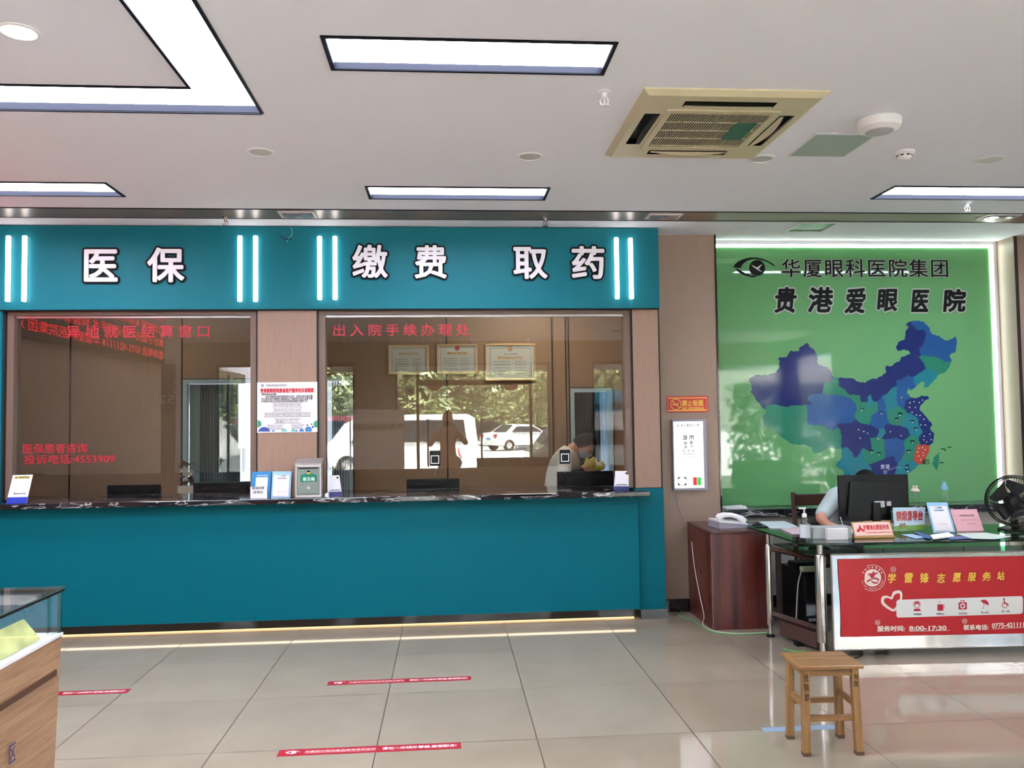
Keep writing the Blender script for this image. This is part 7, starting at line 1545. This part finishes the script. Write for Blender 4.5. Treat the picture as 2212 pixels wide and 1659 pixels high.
# trees: real leaves round limbs
def tree(x, y, h, r, seed, label, n=5200, cz=None):
    rr = random.Random(seed); t = thing('tree', label, 'tree', (x, y, -0.02), group=None)
    b = MB(); b.tube([(0, 0, 0), (0.1, 0, h*0.3), (-0.05, 0.1, h*0.55), (0, 0, h*0.8)], [0.2, 0.16, 0.11, 0.05], 10)
    for k in range(7):
        a = rr.uniform(0, 2*PI); z0 = h*rr.uniform(0.25, 0.55); b.tube([(0, 0, z0), (math.cos(a)*r*0.4, math.sin(a)*r*0.4, z0+h*0.15), (math.cos(a)*r*0.75, math.sin(a)*r*0.75, z0+h*0.22)], [0.08, 0.05, 0.02], 6)
    b.build('trunk', mat('bark', (90, 74, 60), 0.9), t, local=True)
    vs, fs = [], []; blobs = [(V3((rr.uniform(-1, 1)*r*0.8, rr.uniform(-1, 1)*r*0.8, h*rr.uniform(0.22, 0.95))), rr.uniform(0.28, 0.5)*r) for _ in range(26)]
    for i in range(n):
        c_, rb = rr.choice(blobs); d = V3((rr.gauss(0, 1), rr.gauss(0, 1), rr.gauss(0, 1))).normalized(); p = c_+d*rb*rr.uniform(0.7, 1.05)
        u = V3((rr.gauss(0, 1), rr.gauss(0, 1), rr.gauss(0, 0.6))).normalized(); w_ = u.cross(d+V3((0, 0, 0.3))).normalized(); s_ = rr.uniform(0.14, 0.30); k = len(vs)
        vs += [p-u*s_, p+w_*s_*0.45, p+u*s_, p-w_*s_*0.45]; fs.append((k, k+1, k+2, k+3))
    me = bpy.data.meshes.new('foliage'); me.from_pydata(vs, [], fs); me.materials.append(mat('leaves', (122, 130, 88), 0.5, vary=((0.8, 0.8, 0.8), 0.5))); o = bpy.data.objects.new('foliage', me); COL.objects.link(o); o.parent = t
    return t
for px, yy, h, r, lb in ((520, -20, 7.0, 2.4, 'small tree outside, mirrored in the left window doorway'), (700, -27, 7.5, 2.4, 'tree outside, mirrored at the left edge of the right window'), (880, -36, 8, 2.6, 'tree outside, mirrored above the white van roof'), (980, -46, 11, 3.2, 'tall tree outside, mirrored above the photographer'),
        (1085, -62, 12, 3.8, 'tallest tree outside, mirrored in the middle behind the others'), (1200, -42, 10.5, 3.0, 'tall tree outside, mirrored above the white saloon car'), (1262, -36, 8.5, 2.6, 'tree outside, mirrored behind the right door post'), (1380, -26, 8, 2.4, 'tree outside, mirrored above the white people carrier')):
    p = rf(px, 930, yy); tree(p.x, yy, h, r, int(px), lb, 4200)
rr = random.Random(4); vs, fs = [], []
for i in range(7000):
    p = V3((rr.uniform(7.3, 14.5), -6.6+rr.uniform(-0.5, 0.5), rr.uniform(0, 2.5))); u = V3((rr.gauss(0, 1), rr.gauss(0, 1), rr.gauss(0, 0.6))).normalized(); w_ = u.cross(V3((0.2, 1, 0.3))).normalized(); s_ = rr.uniform(0.06, 0.12); k = len(vs)
    vs += [p-u*s_, p+w_*s_*0.5, p+u*s_, p-w_*s_*0.5]; fs.append((k, k+1, k+2, k+3))
me = bpy.data.meshes.new('hedge'); me.from_pydata(vs, [], fs); me.materials.append(mat('dark_leaves', (52, 70, 44), 0.6, vary=((2, 2, 2), 0.4))); o = bpy.data.objects.new('hedge', me); COL.objects.link(o); tag(o, 'clipped dark hedge just outside the right end of the shop front', 'hedge', kind='stuff')  # added to screen bright ground from the green wall's reflection
rr = random.Random(9); vs, fs = [], []
for i in range(16000):
    p = V3((rr.uniform(-22, 22), -70+rr.uniform(-1.2, 1.2), rr.uniform(0, 1)**0.8*(6.5+1.5*math.sin(rr.random())))); u = V3((rr.gauss(0, 1), rr.gauss(0, 1), rr.gauss(0, 0.6))).normalized(); w_ = u.cross(V3((0.2, 1, 0.3))).normalized(); s_ = rr.uniform(0.2, 0.4); k = len(vs)
    vs += [p-u*s_, p+w_*s_*0.5, p+u*s_, p-w_*s_*0.5]; fs.append((k, k+1, k+2, k+3))
me = bpy.data.meshes.new('hedge'); me.from_pydata(vs, [], fs); me.materials.append(MATS['leaves']); o = bpy.data.objects.new('hedge', me); COL.objects.link(o); tag(o, 'high leafy hedge across the street, mirrored behind the trees', 'hedge', kind='stuff')
b = MB(); b.box(-60, 60, -86, -85, -0.02, 9); struct(b.build('street_wall', mat('far_facade', (170, 168, 160), 0.8)))
